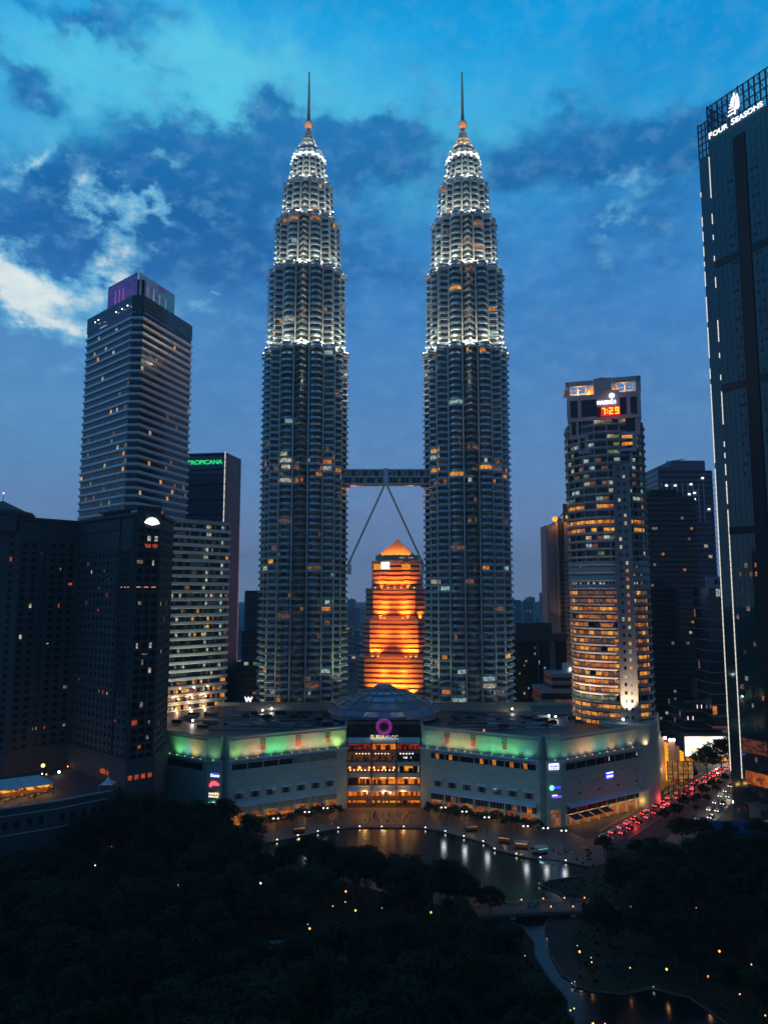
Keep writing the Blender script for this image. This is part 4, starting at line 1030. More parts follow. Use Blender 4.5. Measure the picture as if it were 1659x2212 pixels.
# ------------------------------------------------------------------ round tower with clock
MX, MY = 119.6, 386.0
rot = atan2(-0.302, 0.953)
mxt = thing('round_office_tower', 'round banded office tower with red digital clock beside the mall', 'office tower', (MX, MY, 0), rot)
RM = 20.0; NS = 40
CIR = circ(RM, NS, (0, 0), pi / NS)
ZC = 191.0; Z0M = 34.0
R6 = random.Random(61)
MAXBAND = mk('tower_spandrel', (0.42, 0.42, 0.42), 0.55, 0.05, 0.12)
def mx_lit(k, e, u, z):
    a = atan2(*reversed([(CIR[e][i] + CIR[(e + 1) % NS][i]) / 2 for i in (0, 1)]))
    if 105 <= z <= 116: return None
    if z < 104:
        r = R6.random()
        if r < 0.04: return None
        if 46 < z < 50: return W_GREEN if a < -pi / 2 + 0.1 else None
        if a > -pi / 2 + 0.45 and R6.random() < 0.3: return W_DIM
        return R6.choice([W_AMBER] * 3 + [W_ORANGE] * 5 + [W_DIM] * 4)
    row = int((z - 34) / 4.02)
    if row in (24, 25, 27): return R6.choice([W_AMBER, W_ORANGE, W_AMBER, None])
    if R6.random() < 0.28: return R6.choice([W_DIM, W_PALE, W_WHITE, W_GREEN])
    return None
banded(mxt, CIR, Z0M, ZC, 4.02, 1.5, 1.0, GLASS, MAXBAND, mx_lit, 3.1, (0.12, 0.8), (MX, MY), prof=[(0, 0), (0.3, 0), (1.15, 0.9), (1.15, 1.1), (0.35, 1.5), (0, 1.5)])
mb = MB()
for k in range(0, NS, 2):
    x, y = CIR[k]; mb.beam((x * 1.015, y * 1.015, Z0M), (x * 1.015, y * 1.015, ZC), 0.5, 0.5)
mb.build('pilaster', MAXBAND, mxt)
# plain storeys with square windows
mb = MB(); lst = []
C2 = circ(RM + 0.55, NS, (0, 0), pi / NS)
for e in range(NS):
    a, c = C2[e], C2[(e + 1) % NS]
    if faces_camera(a, c, (0, 0)) or a[1] < 4: punched(mb, lst, a, c, 104.2, 117.2, 2, 3, 0.95, 2.0, lambda i, j: (W_PALE if (j == 0 and R6.random() < 0.45) or R6.random() < 0.08 else GLASS), 0.35)
mb.build('plain_storey_wall', MAXBAND, mxt)
mm = []; w_ = MB()
for q_, m_ in lst:
    if m_ not in mm: mm.append(m_)
    w_.face(q_, mm.index(m_))
o = w_.build('square_windows', mm, mxt); o['kind'] = 'stuff'
mb = MB(); mb.rings([C2, circ(RM - 0.2, NS, (0, 0), pi / NS)], [117.2, 117.2]); mb.build('ledge', MAXBAND, mxt)
# stair shaft standing proud of the curve
SX0, SX1 = 4.2, 11.6
mb = MB(); lst = []
A0, A1 = (SX0, -21.6), (SX1, -20.8)
punched(mb, lst, A0, A1, 38, 166, 2, 32, 1.25, 1.7, lambda i, j: (R6.choice([W_ORANGE, W_AMBER, W_PALE, GLASS]) if (i == 1 and 5 < j < 20) else (GLASS if R6.random() < 0.75 else W_PALE)), 0.4, 1.0)
mb.prism([A0, (SX0, -14), A0], 38, 166); mb.face([(SX0, -14, 38), (*A0, 38), (*A0, 166), (SX0, -14, 166)]); mb.face([(*A1, 38), (SX1, -13, 38), (SX1, -13, 166), (*A1, 166)]); mb.face([(*A0, 166), (*A1, 166), (SX1, -13, 166), (SX0, -14, 166)])
for k in (0.0, 1.0): x = SX0 + (SX1 - SX0) * k; mb.box(x - 0.5, x + 0.5, -22.1 + 0.8 * k, -20 + 0.8 * k, 36, 166.4)
shaft = mb.build('stair_shaft', mk('shaft_concrete', (0.27, 0.27, 0.28), 0.65, 0, 0.12), mxt)
lit_parts(lst, mxt, 'shaft_window', 64)
spot('shaft_beam', (6.4, -27.0, 39.5), (8, -21, 50), (1.0, 0.74, 0.42), 42000, 52, 0.7, 0.4, mxt)
mb = MB(); mb.ball((4.6, -24.5, 39.6), 0.6, 0, 8, 5); mb.build('shaft_lamp', LAMP_WHITE, mxt)
for a in (-2.5, -2.2, -1.9, -1.3): spot('base_beam', (29 * cos(a), 29 * sin(a), 39.5), (18 * cos(a), 18 * sin(a), 80), (1.0, 0.62, 0.42), 22000, 70, 0.8, 0.5, mxt)
# stepped flat fronts climbing to the crown
ZS = [166.0, 174.0, 182.5, 191.2]
for i, (xa, xb) in enumerate(((-7.4, 13.2), (-12.4, 15.6), (-16.6, 17.4))):
    z0, z1 = ZS[i], ZS[i + 1]; yf = -18.6 + (1.2 if i == 0 else 0) + i * 0.25
    mb = MB(); mb.box(xa, xb, yf + 0.6, 4, z0, z1); part_ = mb.build('front_glazing', GLASS, mxt)
    mb = MB(); mb.box(xa - 0.4, xb + 0.4, yf - 0.5, 2, z0 - 0.6, z0 + 1.0); mb.build('front_beam', MAXBAND, mxt)
    for x in (xa, xa + 3.6, xb - 4.8 if i == 0 else xb - 0.9, xb): mb = MB(); mb.box(x - 0.65, x + 0.65, yf - 0.35, yf + 1.2, z0 + 0.6, z1); mb.build('front_column', MAXBAND, mxt)
    if i > 0: mb = MB(); mb.box(-3.0, 8.2, yf - 0.1, yf + 1.0, z0 + 1, z1); mb.build('blank_panel', MAXBAND, mxt)
    its = []
    zz = z0 + 1.2
    for x0, x1, zb in (((-6.6, -1.5, 1.9), (0.2, 7.4, 1.9)), ((-6.2, -3.4, 4.6), (8.4, 14.2, 1.4), (8.4, 14.2, 5.0)), ((8.6, 11, 5.4),))[i]:
        m_ = [W_AMBER, W_ORANGE, W_DIM][(i + int(x0)) % 3]
        its.append(([(x0, yf + 0.55, zz + zb), (x1, yf + 0.55, zz + zb), (x1, yf + 0.55, zz + zb + 1.7), (x0, yf + 0.55, zz + zb + 1.7)], m_))
    lit_parts(its, mxt)
# head of the tower
mb = MB(); mb.box(-17.4, 18.4, -18.6, 14, 191.2, 203.2); mb.build('head_glazing', GLASS_BLUE, mxt)
mb = MB(); mb.box(-17.9, 18.9, -19.2, 14.4, 190.6, 192.6); mb.box(-17.9, 18.9, -19.2, 14.4, 201.8, 204.4); mb.build('head_beam', MAXBAND, mxt)
mb = MB()
for x in (-17.2, -11.6, 12.9, 18.0): mb.box(x - 0.9, x + 0.9, -19.0, -17.4, 192.6, 201.8)
mb.build('head_column', MAXBAND, mxt)
mb = MB(); mb.box(-2.8, 8.6, -19.15, -18.0, 192.6, 206.0); mb.build('sign_panel', MAXBAND, mxt)
mb = MB(); mb.box(-4.0, 4.8, -18.8, -6, 204.4, 213.0)
for z in range(205, 213): mb.box(-4.05, 4.85, -18.86, -18.8, z, z + 0.12)
mb.box(-1.2, 0.9, -14, -12, 213, 214.8); mb.build('lift_head', MAXBAND, mxt)
mb = MB(); mb.box(-18.4, -4.2, -19.0, -17.2, 209.6, 212.2); mb.box(4.9, 19.2, -19.0, -17.2, 209.8, 212.6); mb.box(-18.4, -16.6, -19.0, 14, 209.8, 212.0); mb.box(17.4, 19.2, -19.0, 14, 210, 212.4); mb.build('crown_beam', MAXBAND, mxt)
mb = MB()
for x, y in ((-17.3, -18.0), (18.0, -18.0), (-17.3, 13), (18, 13)): mb.box(x - 1.2, x + 1.2, y - 1, y + 1, 204.4, 210)
mb.build('crown_column', MAXBAND, mxt)
mb = MB()
mb.rings([circ(9, 24, (0, -2)), circ(9, 24, (0, -2))], [204.4, 211.5]); drum = mb.build('crown_drum', mk('crown_plaster', (0.6, 0.5, 0.4), 0.7), mxt)
mb = MB()
for k in range(9): mb.beam((-16.5 + k * 4, 12, 205 + (k % 2) * 0.4), (-16.5 + k * 4, -16, 211.2), 0.35); 
for k in range(6): mb.beam((-16.5, 10 - k * 5, 206.2 + k * 0.9), (17, 10 - k * 5, 206.2 + k * 0.9), 0.3)
mb.build('crown_trellis', mk('crown_plaster', (0.6, 0.5, 0.4), 0.7), mxt)
for x in (-12, 11): point('crown_glow', (x, -9, 206), (1, 0.46, 0.12), 5200 if x < 0 else 2600, 0.6, mxt)
mb = MB(); mb.tube((-19.6, -17.5, 206.5), (-18.6, -17.5, 206.5), 2.2, 2.2, 16); mb.build('dish', MAXBAND, mxt)
point('dish_glow', (-22, -21, 207), (1, 0.5, 0.3), 500, 0.4, mxt)
# sign and clock
FA, FB = (-2.8, -19.15), (8.6, -19.15)
me = text_mesh('maxis', 3.3, 0.08, 0.09, 'LEFT', 0.9)
xs = [v.co.x for v in me.vertices]; k_ = 9.4 / (max(xs) - min(xs))
me.transform(Matrix.Scale(k_, 4, (1, 0, 0)))
emis_sign('sign', me, glow('sign_hot_white', (1, 1, 1), 3.0), mxt, face_frame(FA, FB) @ Matrix.Translation((0.0, 198.9, 0.35)))
mb = MB(); mb.ball((4.8, -19.5, 203.0), 1.25, 0, 14, 8); mb.build('sign_dot', glow('sign_hot_white', (1, 1, 1), 3.0), mxt)
me = text_mesh('s', 3.5, 0.08, 0.12); emis_sign('sign_letter', me, glow('sign_cyan', (0.0, 0.55, 1.0), 1.6), mxt, face_frame(FA, FB) @ Matrix.Translation((7.7, 198.8, 0.55)))
mb = MB(); mb.box(-2.8, 8.7, -20.1, -19.2, 192.4, 197.1); clock = mb.build('clock', glow('clock_red', (0.75, 0.012, 0.012), 0.95), mxt)
mb = MB(); mb.box(-2.85, -0.9, -20.15, -19.2, 192.35, 197.15); mb.build('clock_edge', mk('clock_dark', (0.05, 0.02, 0.03), 0.5), clock)
SEG = {'7': 'abc', '2': 'abged', '9': 'abcdfg'}
def seg7(mb, ch, x, z, w, h, t, y):
    r = lambda x0, x1, z0, z1: mb.box(x0, x1, y - 0.1, y, z0, z1)
    for s in SEG[ch]:
        if s == 'a': r(x, x + w, z + h - t, z + h)
        if s == 'g': r(x, x + w, z + h / 2 - t / 2, z + h / 2 + t / 2)
        if s == 'd': r(x, x + w, z, z + t)
        if s == 'b': r(x + w - t, x + w, z + h / 2, z + h)
        if s == 'c': r(x + w - t, x + w, z, z + h / 2)
        if s == 'f': r(x, x + t, z + h / 2, z + h)
        if s == 'e': r(x, x + t, z, z + h / 2)
mb = MB(); seg7(mb, '7', -0.3, 193.0, 1.7, 3.6, 0.62, -20.12); mb.box(2.0, 2.6, -20.22, -20.12, 193.6, 194.3); mb.box(2.0, 2.6, -20.22, -20.12, 195.1, 195.8); seg7(mb, '2', 3.1, 193.0, 2.0, 3.6, 0.62, -20.12); seg7(mb, '9', 6.1, 193.0, 2.0, 3.6, 0.62, -20.12)
mb.build('clock_digits', glow('clock_yellow', (1.0, 0.68, 0.03), 1.4), clock)
point('clock_glow', (3, -24, 195), (1, 0.08, 0.12), 900, 0.8, mxt)

# ------------------------------------------------------------------ tall banded tower on the left, its glass screen and light box
R7 = random.Random(77)
T3 = (-141.5, 415.0)
W_ = lambda p: (p[0] - T3[0], p[1] - T3[1])
pA, pB, pC, pD = on_z(189, 724, 261.6), on_z(286, 674, 261.6), on_z(309, 674, 261.6), on_z(413, 737, 261.6)
back = [(pD[0] - 46, pD[1] + 24), (pA[0] + 4, pA[1] + 42)]
P3 = [W_(p) for p in (pA, pB, pC, pD)] + [W_(p) for p in back]
tw3 = thing('banded_office_tower', 'tall dark tower with pale horizontal bands and purple lit glass top', 'office tower', (*T3, 0))
def t3_lit(k, e, u, z):
    pr = 0.022
    if z < 175: pr = 0.08
    if e == 2 and z > 170: pr = 0.03
    if e == 1: pr *= 0.3
    if k in (56, 54): pr = 0.2
    if R7.random() < pr: return R7.choice([W_PALE, W_PALE, W_DIM, W_DIM, W_GREEN, W_AMBER])
    if z < 185 and R7.random() < 0.35 and e == 0: return R7.choice([W_GREEN_DK, W_GREEN_DK])
    return None
W_GREEN_DK = glow('lit_window_faint', s2l((84, 100, 86)), 0.3, s2l((28, 40, 44)), 0.6)
banded(tw3, P3, 60, 261.6, 4.48, 1.75, 0.9, GLASS_BLUE, mk('silver_spandrel', (0.56, 0.64, 0.66), 0.32, 0.4, 0.1), t3_lit, 2.4, (0.1, 0.9), T3, prof=[(0, 0), (0.25, 0), (0.85, 0.5), (1.0, 1.5), (0.85, 1.75), (0, 1.75)])
SCR = mk('screen_glass', (0.02, 0.045, 0.075), 0.12, 0.2, 0.15, spec=0.7)
mb = MB(); mb.rings([poly_off(P3, 0.4), poly_off(P3, 0.4), poly_off(P3, 0.1), poly_off(P3, 0.1)], [262.2, 271.8, 271.8, 262.2]); mb.build('roof_screen', SCR, tw3)
mb = MB()
for i in (0, 2):
    a, c = P3[i], P3[i + 1]; L = dist(a, c)
    for k in range(24): s0 = L * (k + 0.5) / 24; slab(mb, a, c, s0 - 0.06, s0 + 0.06, 262.2, 271.9, 0.41, 0.5)
    for z in (264.5, 267, 269.5): slab(mb, a, c, 0, L, z, z + 0.1, 0.41, 0.5)
mb.build('screen_frame', STEEL_DK, tw3)
bA, bB, bC = on_z(234.6, 622, 287.5), on_z(299, 587.5, 287.5), on_z(377, 638.5, 287.5)
b0 = W_(bA); b1 = W_(bB); b2 = W_(bC)
PURP = glow('screen_purple', s2l((84, 50, 140)), 0.7, s2l((38, 48, 112)), 0.16, 0.3, 0.75)
TEAL = glow('screen_teal', s2l((30, 92, 124)), 0.7, s2l((66, 40, 116)), 0.10, 0.35, 0.6)
v1 = Vector(b1) + (Vector(b0) - Vector(b1)).normalized() * 1.3; v2 = Vector(b1) + (Vector(b2) - Vector(b1)).normalized() * 1.8
fbk = Vector((b1[0] + 6, b1[1] + 36))
mb = MB(); slab(mb, b0, tuple(v1), 0, (Vector(b0) - v1).length, 262, 287.5, -0.5, 0); mb.build('light_screen', PURP, tw3)
mb = MB(); slab(mb, tuple(v2), b2, 0, (Vector(b2) - v2).length, 262, 287.5, -0.5, 0); mb.build('light_screen', TEAL, tw3)
mb = MB(); mb.prism([(b1[0] - 2.4, b1[1] + 2.8), (b1[0] + 2.6, b1[1] + 3.4), (b1[0] + 2, b1[1] + 9), (b1[0] - 3, b1[1] + 9)], 262, 284.5); mb.build('service_core', DARK, tw3)
mb = MB(); mb.prism([(b0[0] + 2, b0[1] + 4), (b1[0], b1[1] + 5), (b2[0] - 2, b2[1] + 4), tuple(fbk)], 262, 276); mb.build('plant_room', CONC_DK, tw3)
for (a, c, ss, mt) in ((b0, tuple(v1), (8.5, 13.0, 17.5), glow('beam_magenta', (0.62, 0.06, 0.75), 1.0, (0.2, 0.04, 0.3), 0.25)), (tuple(v2), b2, (7.0,), glow('beam_pink', (0.72, 0.05, 0.62), 0.85, (0.2, 0.04, 0.3), 0.25)), (tuple(v2), b2, (12.6, 18.5, 24.5), glow('beam_mint', (0.3, 0.62, 0.62), 0.7, (0.05, 0.16, 0.22), 0.25))):
    for s0 in ss: mb = MB(); slab(mb, a, c, s0, s0 + 0.9, 272.5, 284 - s0 * 0.1, 0.02, 0.06); mb.build('light_fin', mt, tw3)
mb = MB()
for a, c in ((b0, tuple(v1)), (tuple(v2), b2)):
    L = (Vector(a) - Vector(c)).length
    slab(mb, a, c, 0, L, 287.5, 287.9, -0.6, 0.15); slab(mb, a, c, 0, 0.3, 262, 287.5, 0, 0.15); slab(mb, a, c, L - 0.3, L, 262, 287.5, 0, 0.15)
mb.build('screen_edge', STEEL_DK, tw3)
mb = MB(); p = W_(on_z(292, 650, 273)); mb.ball((p[0], p[1] - 0.6, 272.6), 0.6, 0, 8, 5); mb.build('red_beacon', glow('beacon_red', (1, 0.1, 0.12), 3), tw3)
for px_, py_ in ((252, 675), (265, 668), (277, 661), (214, 692), (207, 697)):
    p = W_(on_z(px_, py_, 266)); mb = MB(); mb.ball((p[0], p[1] - 1.0, 266), 0.3, 0, 6, 4); mb.build('roof_lamp', LAMP_WHITE, tw3)

# lower banded block in front of it
R8 = random.Random(88)
qA, qB = on_z(338, 1126, 140.6), on_z(494, 1137, 140.6)
LB = (-105.0, 420.0); W2 = lambda p: (p[0] - LB[0], p[1] - LB[1])
d_ = (Vector(qB) - Vector(qA)).normalized(); qA2 = Vector(qA) - d_ * 8
PB = [W2(tuple(qA2)), W2(qB), W2((qB[0] - d_.y * 30, qB[1] + d_.x * 30)), W2((qA2.x - d_.y * 30, qA2.y + d_.x * 30))]
lbk = thing('banded_office_block', 'lower pale banded block right of the dark hotel with rows of lit offices', 'office block', (*LB, 0))
def lb_lit(k, e, u, z):
    if e != 0: return None
    r = R8.random()
    if 0.72 < u < 0.755 or 0.91 < u < 0.94: return W_WHITE if r < 0.6 else None
    if z < 52: return R8.choice([W_ORANGE, W_DIM, W_AMBER, None])
    if k in (8, 10, 12, 15, 16, 21) and r < 0.2: return R8.choice([W_AMBER, W_DIM, W_PALE])
    if r < 0.035: return R8.choice([W_AMBER, W_PALE, W_DIM, W_ORANGE])
    if r < 0.45: return W_GREEN_DK
    return None
banded(lbk, PB, 30, 140.6, 4.42, 1.9, 0.9, GLASS, ALU_LT, lb_lit, 1.6, (0.12, 0.85), LB, prof=[(0, 0), (0.3, 0), (0.9, 0.3), (1.0, 1.6), (0.8, 1.9), (0, 1.9)])
mb = MB(); mb.prism(poly_off(PB, 0.6), 140.6, 143.0); mb.build('roof_parapet', ALU, lbk)
for k in range(4):
    for z in (37, 42.5, 48):
        p = wallpt(PB[0], PB[1], 14 + k * 8.5 + (z - 37) * 0.2, 1.4, z); mb = MB(); mb.ball(p, 0.42, 0, 8, 5); mb.build('wall_lamp', LAMP_WARM if k % 2 else LAMP_WHITE, lbk)
        if z < 43: point('wall_glow', wallpt(PB[0], PB[1], 14 + k * 8.5, 2.8, z), (1.0, 0.62, 0.36), 650, 0.4, lbk)
for s0 in (12, 22, 32, 42): spot('facade_beam', wallpt(PB[0], PB[1], s0, 13, 36), wallpt(PB[0], PB[1], s0, 0, 90), (0.95, 0.95, 0.62), 26000, 70, 0.9, 0.5, lbk)

# dark glass tower with green letters
tA, tB, tC = on_z(396, 980, 203), on_z(488, 977, 203), on_z(520.7, 992, 203)
TT = (-125.0, 530.0); W3 = lambda p: (p[0] - TT[0], p[1] - TT[1])
PT = [W3(tA), W3(tB), W3(tC), W3((tA[0] + 8, tC[1] + 14))]
R9 = random.Random(9)
trp = thing('dark_glass_tower', 'dark blue glass tower with green rooftop letters and a white light line', 'office tower', (*TT, 0))
mb = MB(); mb.prism(PT, 0, 203); mb.build('glass_wall', mk('navy_glass', (0.10, 0.18, 0.30), 0.35, 0.15, 0.15, 0.1, spec=0.6), trp)
mb = MB()
for k in range(30): s0 = dist(PT[0], PT[1]) * (k + 0.5) / 30; slab(mb, PT[0], PT[1], s0 - 0.12, s0 + 0.12, 30, 188, 0, 0.35)
mb.build('fins', mk('blue_fin', (0.06, 0.09, 0.14), 0.4, 0.3), trp)
for z in range(36, 202, 11): mb = MB(); slab(mb, PT[0], PT[1], 0, dist(PT[0], PT[1]), z, z + 0.9, 0, 0.45); slab(mb, PT[1], PT[2], 0, dist(PT[1], PT[2]), z, z + 0.25, 0, 0.1); mb.build('floor_band', DARK, trp)
mb = MB(); slab(mb, PT[1], PT[2], 0.2, dist(PT[1], PT[2]) - 0.2, 30, 202.8, 0.0, 0.25); mb.build('side_cladding', mk('mauve_cladding', (0.19, 0.18, 0.21), 0.7, 0, 0.14, 0.2), trp)
mb = MB()
for z in range(120, 201, 6): slab(mb, PT[0], PT[1], dist(PT[0], PT[1]) - 0.5, dist(PT[0], PT[1]) - 0.05, z, z + 5.3, 0.45, 0.75)
mb.build('light_line', LED, trp)
mb = MB()
for z in range(42, 150, 10): slab(mb, PT[1], PT[2], dist(PT[1], PT[2]) - 0.6, dist(PT[1], PT[2]) - 0.1, z, z + 9, 0.26, 0.5)
mb.build('light_line', glow('pink_line', (0.75, 0.22, 0.20), 0.55, (0.22, 0.12, 0.16), 0.02), trp)
Lt = dist(PT[0], PT[1])
me = text_mesh('TROPICANA', 4.4, 0.1, 0.05, 'LEFT', 0.95); xs = [v.co.x for v in me.vertices]; me.transform(Matrix.Scale((Lt * 0.83) / (max(xs) - min(xs)), 4, (1, 0, 0)))
emis_sign('sign', me, glow('letters_green', (0.03, 0.85, 0.22), 1.1), trp, face_frame(PT[0], PT[1]) @ Matrix.Translation((Lt * 0.10, 194.6, 0.5)))
mb = MB(); slab(mb, PT[1], PT[2], 0.6, 3.6, 43, 47.5, 0.26, 0.5); mb.build('lit_panel', glow('salmon_panel', s2l((226, 104, 70)), 0.8), trp)
mb = MB(); slab(mb, PT[1], PT[2], 0.0, 8.5, 30, 37.5, 0.3, 0.5); mb.build('lit_panel', glow('violet_panel', s2l((62, 38, 92)), 0.7, s2l((40, 26, 64)), 0.3), trp)
# ------------------------------------------------------------------ dark hotel on the left
R10 = random.Random(10)
HT = 135.0
hA, hB, hC, hD, hE, hF = (-181, 318), (-160.5, 318), (-143.2, 336), (-103.2, 300), (-95.3, 307), (-98, 335)
HO = (-140.0, 315.0); W4 = lambda p: (p[0] - HO[0], p[1] - HO[1])
hot = thing('grand_hotel', 'dark unlit stone hotel with white fan sign and scattered lit windows', 'hotel', (*HO, 0))
HP = [W4(p) for p in (hA, hB, hC, hD, hE, hF)]
H_ORANGE = glow('hotel_orange', s2l((226, 92, 36)), 0.8, s2l((120, 40, 20)), 0.9)
H_PALE = glow('hotel_pale', s2l((190, 170, 160)), 0.6, s2l((60, 50, 50)), 0.9)
GLASS_HOTEL = mk('hotel_glass', (0.006, 0.008, 0.010), 0.35, 0, 0.2, spec=0.25)
def h_lit(p):
    def f(i, j):
        r = R10.random()
        return H_ORANGE if r < p * 0.55 else (H_PALE if r < p * 0.85 else (W_PALE if r < p * 1.2 else GLASS_HOTEL))
    return f
mb = MB(); lst = []
zb = 33.0
punched(mb, lst, HP[0], HP[1], zb, 131, 3, 29, 1.9, 1.8, h_lit(0.06), 0.5)
punched(mb, lst, HP[1], HP[2], zb, 124, 6, 27, 2.0, 1.8, h_lit(0.06), 0.5)
punched(mb, lst, HP[2], HP[3], zb, 119, 13, 25, 1.5, 1.7, h_lit(0.03), 0.5, 2.6)
punched(mb, lst, HP[3], HP[4], zb, 129, 3, 28, 2.5, 2.1, h_lit(0.26), 0.4, 0.5)
punched(mb, lst, HP[4], HP[5], zb, 129, 7, 28, 2.0, 1.9, h_lit(0.05), 0.4)
panel(mb, HP[0], HP[1], 0, dist(HP[0], HP[1]), 131, HT); panel(mb, HP[1], HP[2], 0, dist(HP[1], HP[2]), 124, HT - 1); panel(mb, HP[2], HP[3], 0, dist(HP[2], HP[3]), 119, HT - 1)
panel(mb, HP[3], HP[4], 0, dist(HP[3], HP[4]), 129, HT + 2); panel(mb, HP[4], HP[5], 0, dist(HP[4], HP[5]), 129, HT - 1)
mb.build('wall', STONE_HOTEL, hot)
def part_lit(q_, m_):
    a_, b_, c_, d_ = [Vector(p) for p in q_]
    u0 = R10.choice([0, 0, 0.15, 0.4]); u1 = min(1, u0 + R10.choice([0.3, 0.55, 1.0])); v0 = R10.choice([0, 0, 0.3]); v1 = R10.choice([1, 1, 0.6])
    f = lambda u, v: tuple((a_ * (1 - u) + b_ * u) * (1 - v) + (d_ * (1 - u) + c_ * u) * v - (c_ - a_).cross(b_ - a_).normalized() * 0.04)
    return ([f(u0, v0), f(u1, v0), f(u1, v1), f(u0, v1)], m_)
lit_parts([part_lit(q_, m_) for q_, m_ in lst if m_ is not GLASS_HOTEL], hot, 'lit_window', 90)
dk_ = MB()
for q_, m_ in lst:
    dk_.face(q_)
o = dk_.build('dark_windows', GLASS_HOTEL, hot); o['kind'] = 'stuff'
mb = MB(); mb.face([(x, y, HT - 1) for x, y in HP + [(HP[5][0] - 10, HP[5][1] + 20), (HP[0][0], HP[5][1] + 20)]])
mb.prism(poly_off(HP + [(HP[5][0] - 10, HP[5][1] + 20), (HP[0][0], HP[5][1] + 20)], -1.2), 0, HT - 1.2, 0, False); mb.build('roof', CONC_DK, hot)
for a, c, zt in ((HP[1], HP[2], HT - 1), (HP[2], HP[3], HT - 1), (HP[3], HP[4], HT + 2), (HP[4], HP[5], HT - 1)):
    mb = MB(); slab(mb, a, c, 0, dist(a, c), zt - 0.7, zt + 0.5, -0.4, 0.9); slab(mb, a, c, 0, dist(a, c), 119.2, 120.0, 0, 0.5); slab(mb, a, c, 0, dist(a, c), 128, 128.6, 0, 0.3); slab(mb, a, c, 0, dist(a, c), 33, 34.2, 0, 0.9); mb.build('cornice', STONE_HOTEL, hot)
# piers and the inset bay on the right wing
mb = MB(); L = dist(HP[2], HP[3])
for s0 in (1.0, 2.4, L - 13, L - 2.2, L - 0.6): slab(mb, HP[2], HP[3], s0 - 0.35, s0 + 0.35, 34, 133, 0, 0.7)
L2 = dist(HP[3], HP[4])
for s0 in (0.2, 3.5, 6.8, L2 - 0.2): slab(mb, HP[3], HP[4], s0 - 0.3, s0 + 0.3, 34, 134, 0, 0.6)
L1 = dist(HP[1], HP[2])
for s0 in (0.2, 10, L1 - 9, L1 - 0.5): slab(mb, HP[1], HP[2], s0 - 0.4, s0 + 0.4, 34, 133, 0, 0.7)
mb.build('pier', STONE_HOTEL, hot)
mb = MB(); L = dist(HP[2], HP[3])
slab(mb, HP[2], HP[3], L - 12.4, L - 2.6, 60, 118.5, 0.05, 0.4); mb.build('glazed_bay', GLASS_HOTEL, hot)
mb = MB()
for k in range(20): slab(mb, HP[2], HP[3], L - 12.4, L - 2.6, 61 + k * 2.9, 61.5 + k * 2.9, 0.4, 0.55)
for k in range(5): slab(mb, HP[2], HP[3], L - 12.4 + k * 2.4, L - 12.1 + k * 2.4, 60, 118.5, 0.4, 0.6)
mb.build('bay_frame', STONE_HOTEL, hot)
mb = MB()
for s0 in (0.9, 4.2, 7.4): slab(mb, HP[3], HP[4], s0, s0 + 1.8, 103.2, 103.6, 0.02, 0.1)
for s0 in (L - 10, L - 7, L - 4.5): slab(mb, HP[2], HP[3], s0, s0 + 1.2, 103.2, 103.6, 0.56, 0.62)
mb.build('strip_light', glow('strip_pink', s2l((236, 150, 120)), 0.9), hot)
# corner turret with a tiled hip roof
t0 = W4((-169, 319)); w = 11
mb = MB(); mb.prism([(t0[0] - w, t0[1] - 3), (t0[0] + w * 0.66, t0[1] - 3), (t0[0] + w * 0.66, t0[1] + 12), (t0[0] - w, t0[1] + 12)], 128, 137.5); mb.prism([(t0[0] - w - .7, t0[1] - 3.7), (t0[0] + w * 0.66 + .7, t0[1] - 3.7), (t0[0] + w * 0.66 + .7, t0[1] + 12.7), (t0[0] - w - .7, t0[1] + 12.7)], 135.6, 136.6); tur = mb.build('turret', STONE_HOTEL, hot)
mb = MB(); x0, x1, y0, y1 = t0[0] - w - .4, t0[0] + w * 0.5, t0[1] - 3.2, t0[1] + 12; ap = ((x0 + x1) / 2, (y0 + y1) / 2, 142.4)
for a, c in (((x0, y0), (x1, y0)), ((x1, y0), (x1, y1)), ((x1, y1), (x0, y1)), ((x0, y1), (x0, y0))): mb.face([(*a, 137.5), (*c, 137.5), ap])
mb.tube((ap[0], ap[1], 142), (ap[0], ap[1], 145.5), 0.15, 0.1, 6); mb.build('turret_roof', CONC_DK, tur)
mb = MB(); mb.ball((ap[0], ap[1], 145.8), 0.4, 0, 8, 5); mb.build('beacon', glow('beacon_pink', (1, 0.6, 0.8), 2.0), tur)
mb = MB()
for k in range(7): slab(mb, HP[2], HP[3], L * 0.42 + k * 3.4, L * 0.42 + k * 3.4 + 1.6, HT - 1, HT + 1.4, -2.2, -0.6)
slab(mb, HP[2], HP[3], L * 0.38, L, HT + 1.2, HT + 1.9, -2.6, -0.2); mb.build('roof_arcade', STONE_HOTEL, hot)
# white fan sign
fa, fb = HP[3], HP[4]; M = face_frame(fa, fb); cx, cz = L2 * 0.60, 130.3
mb = MB(); rim = []
n_ = 44; a0, a1 = radians(28), radians(152)
for k in range(n_ + 1):
    a = a0 + (a1 - a0) * k / n_; r = 4.55 + 0.13 * abs(sin(k * pi / 4.0)); rim.append((cx + r * cos(a) * 0.82, cz - 2.2 + r * sin(a) * 1.0))
for k in range(n_):
    mb.face([M @ Vector((cx, cz - 1.0 + 0.0, 0.9)), M @ Vector((*rim[k], 0.9)), M @ Vector((*rim[k + 1], 0.9))])
    mb.face([M @ Vector((*rim[k], 0.9)), M @ Vector((*rim[k], 0.6)), M @ Vector((*rim[k + 1], 0.6)), M @ Vector((*rim[k + 1], 0.9))])
mb.build('fan_sign', glow('fan_white', (0.93, 1.0, 0.95), 1.7), hot)
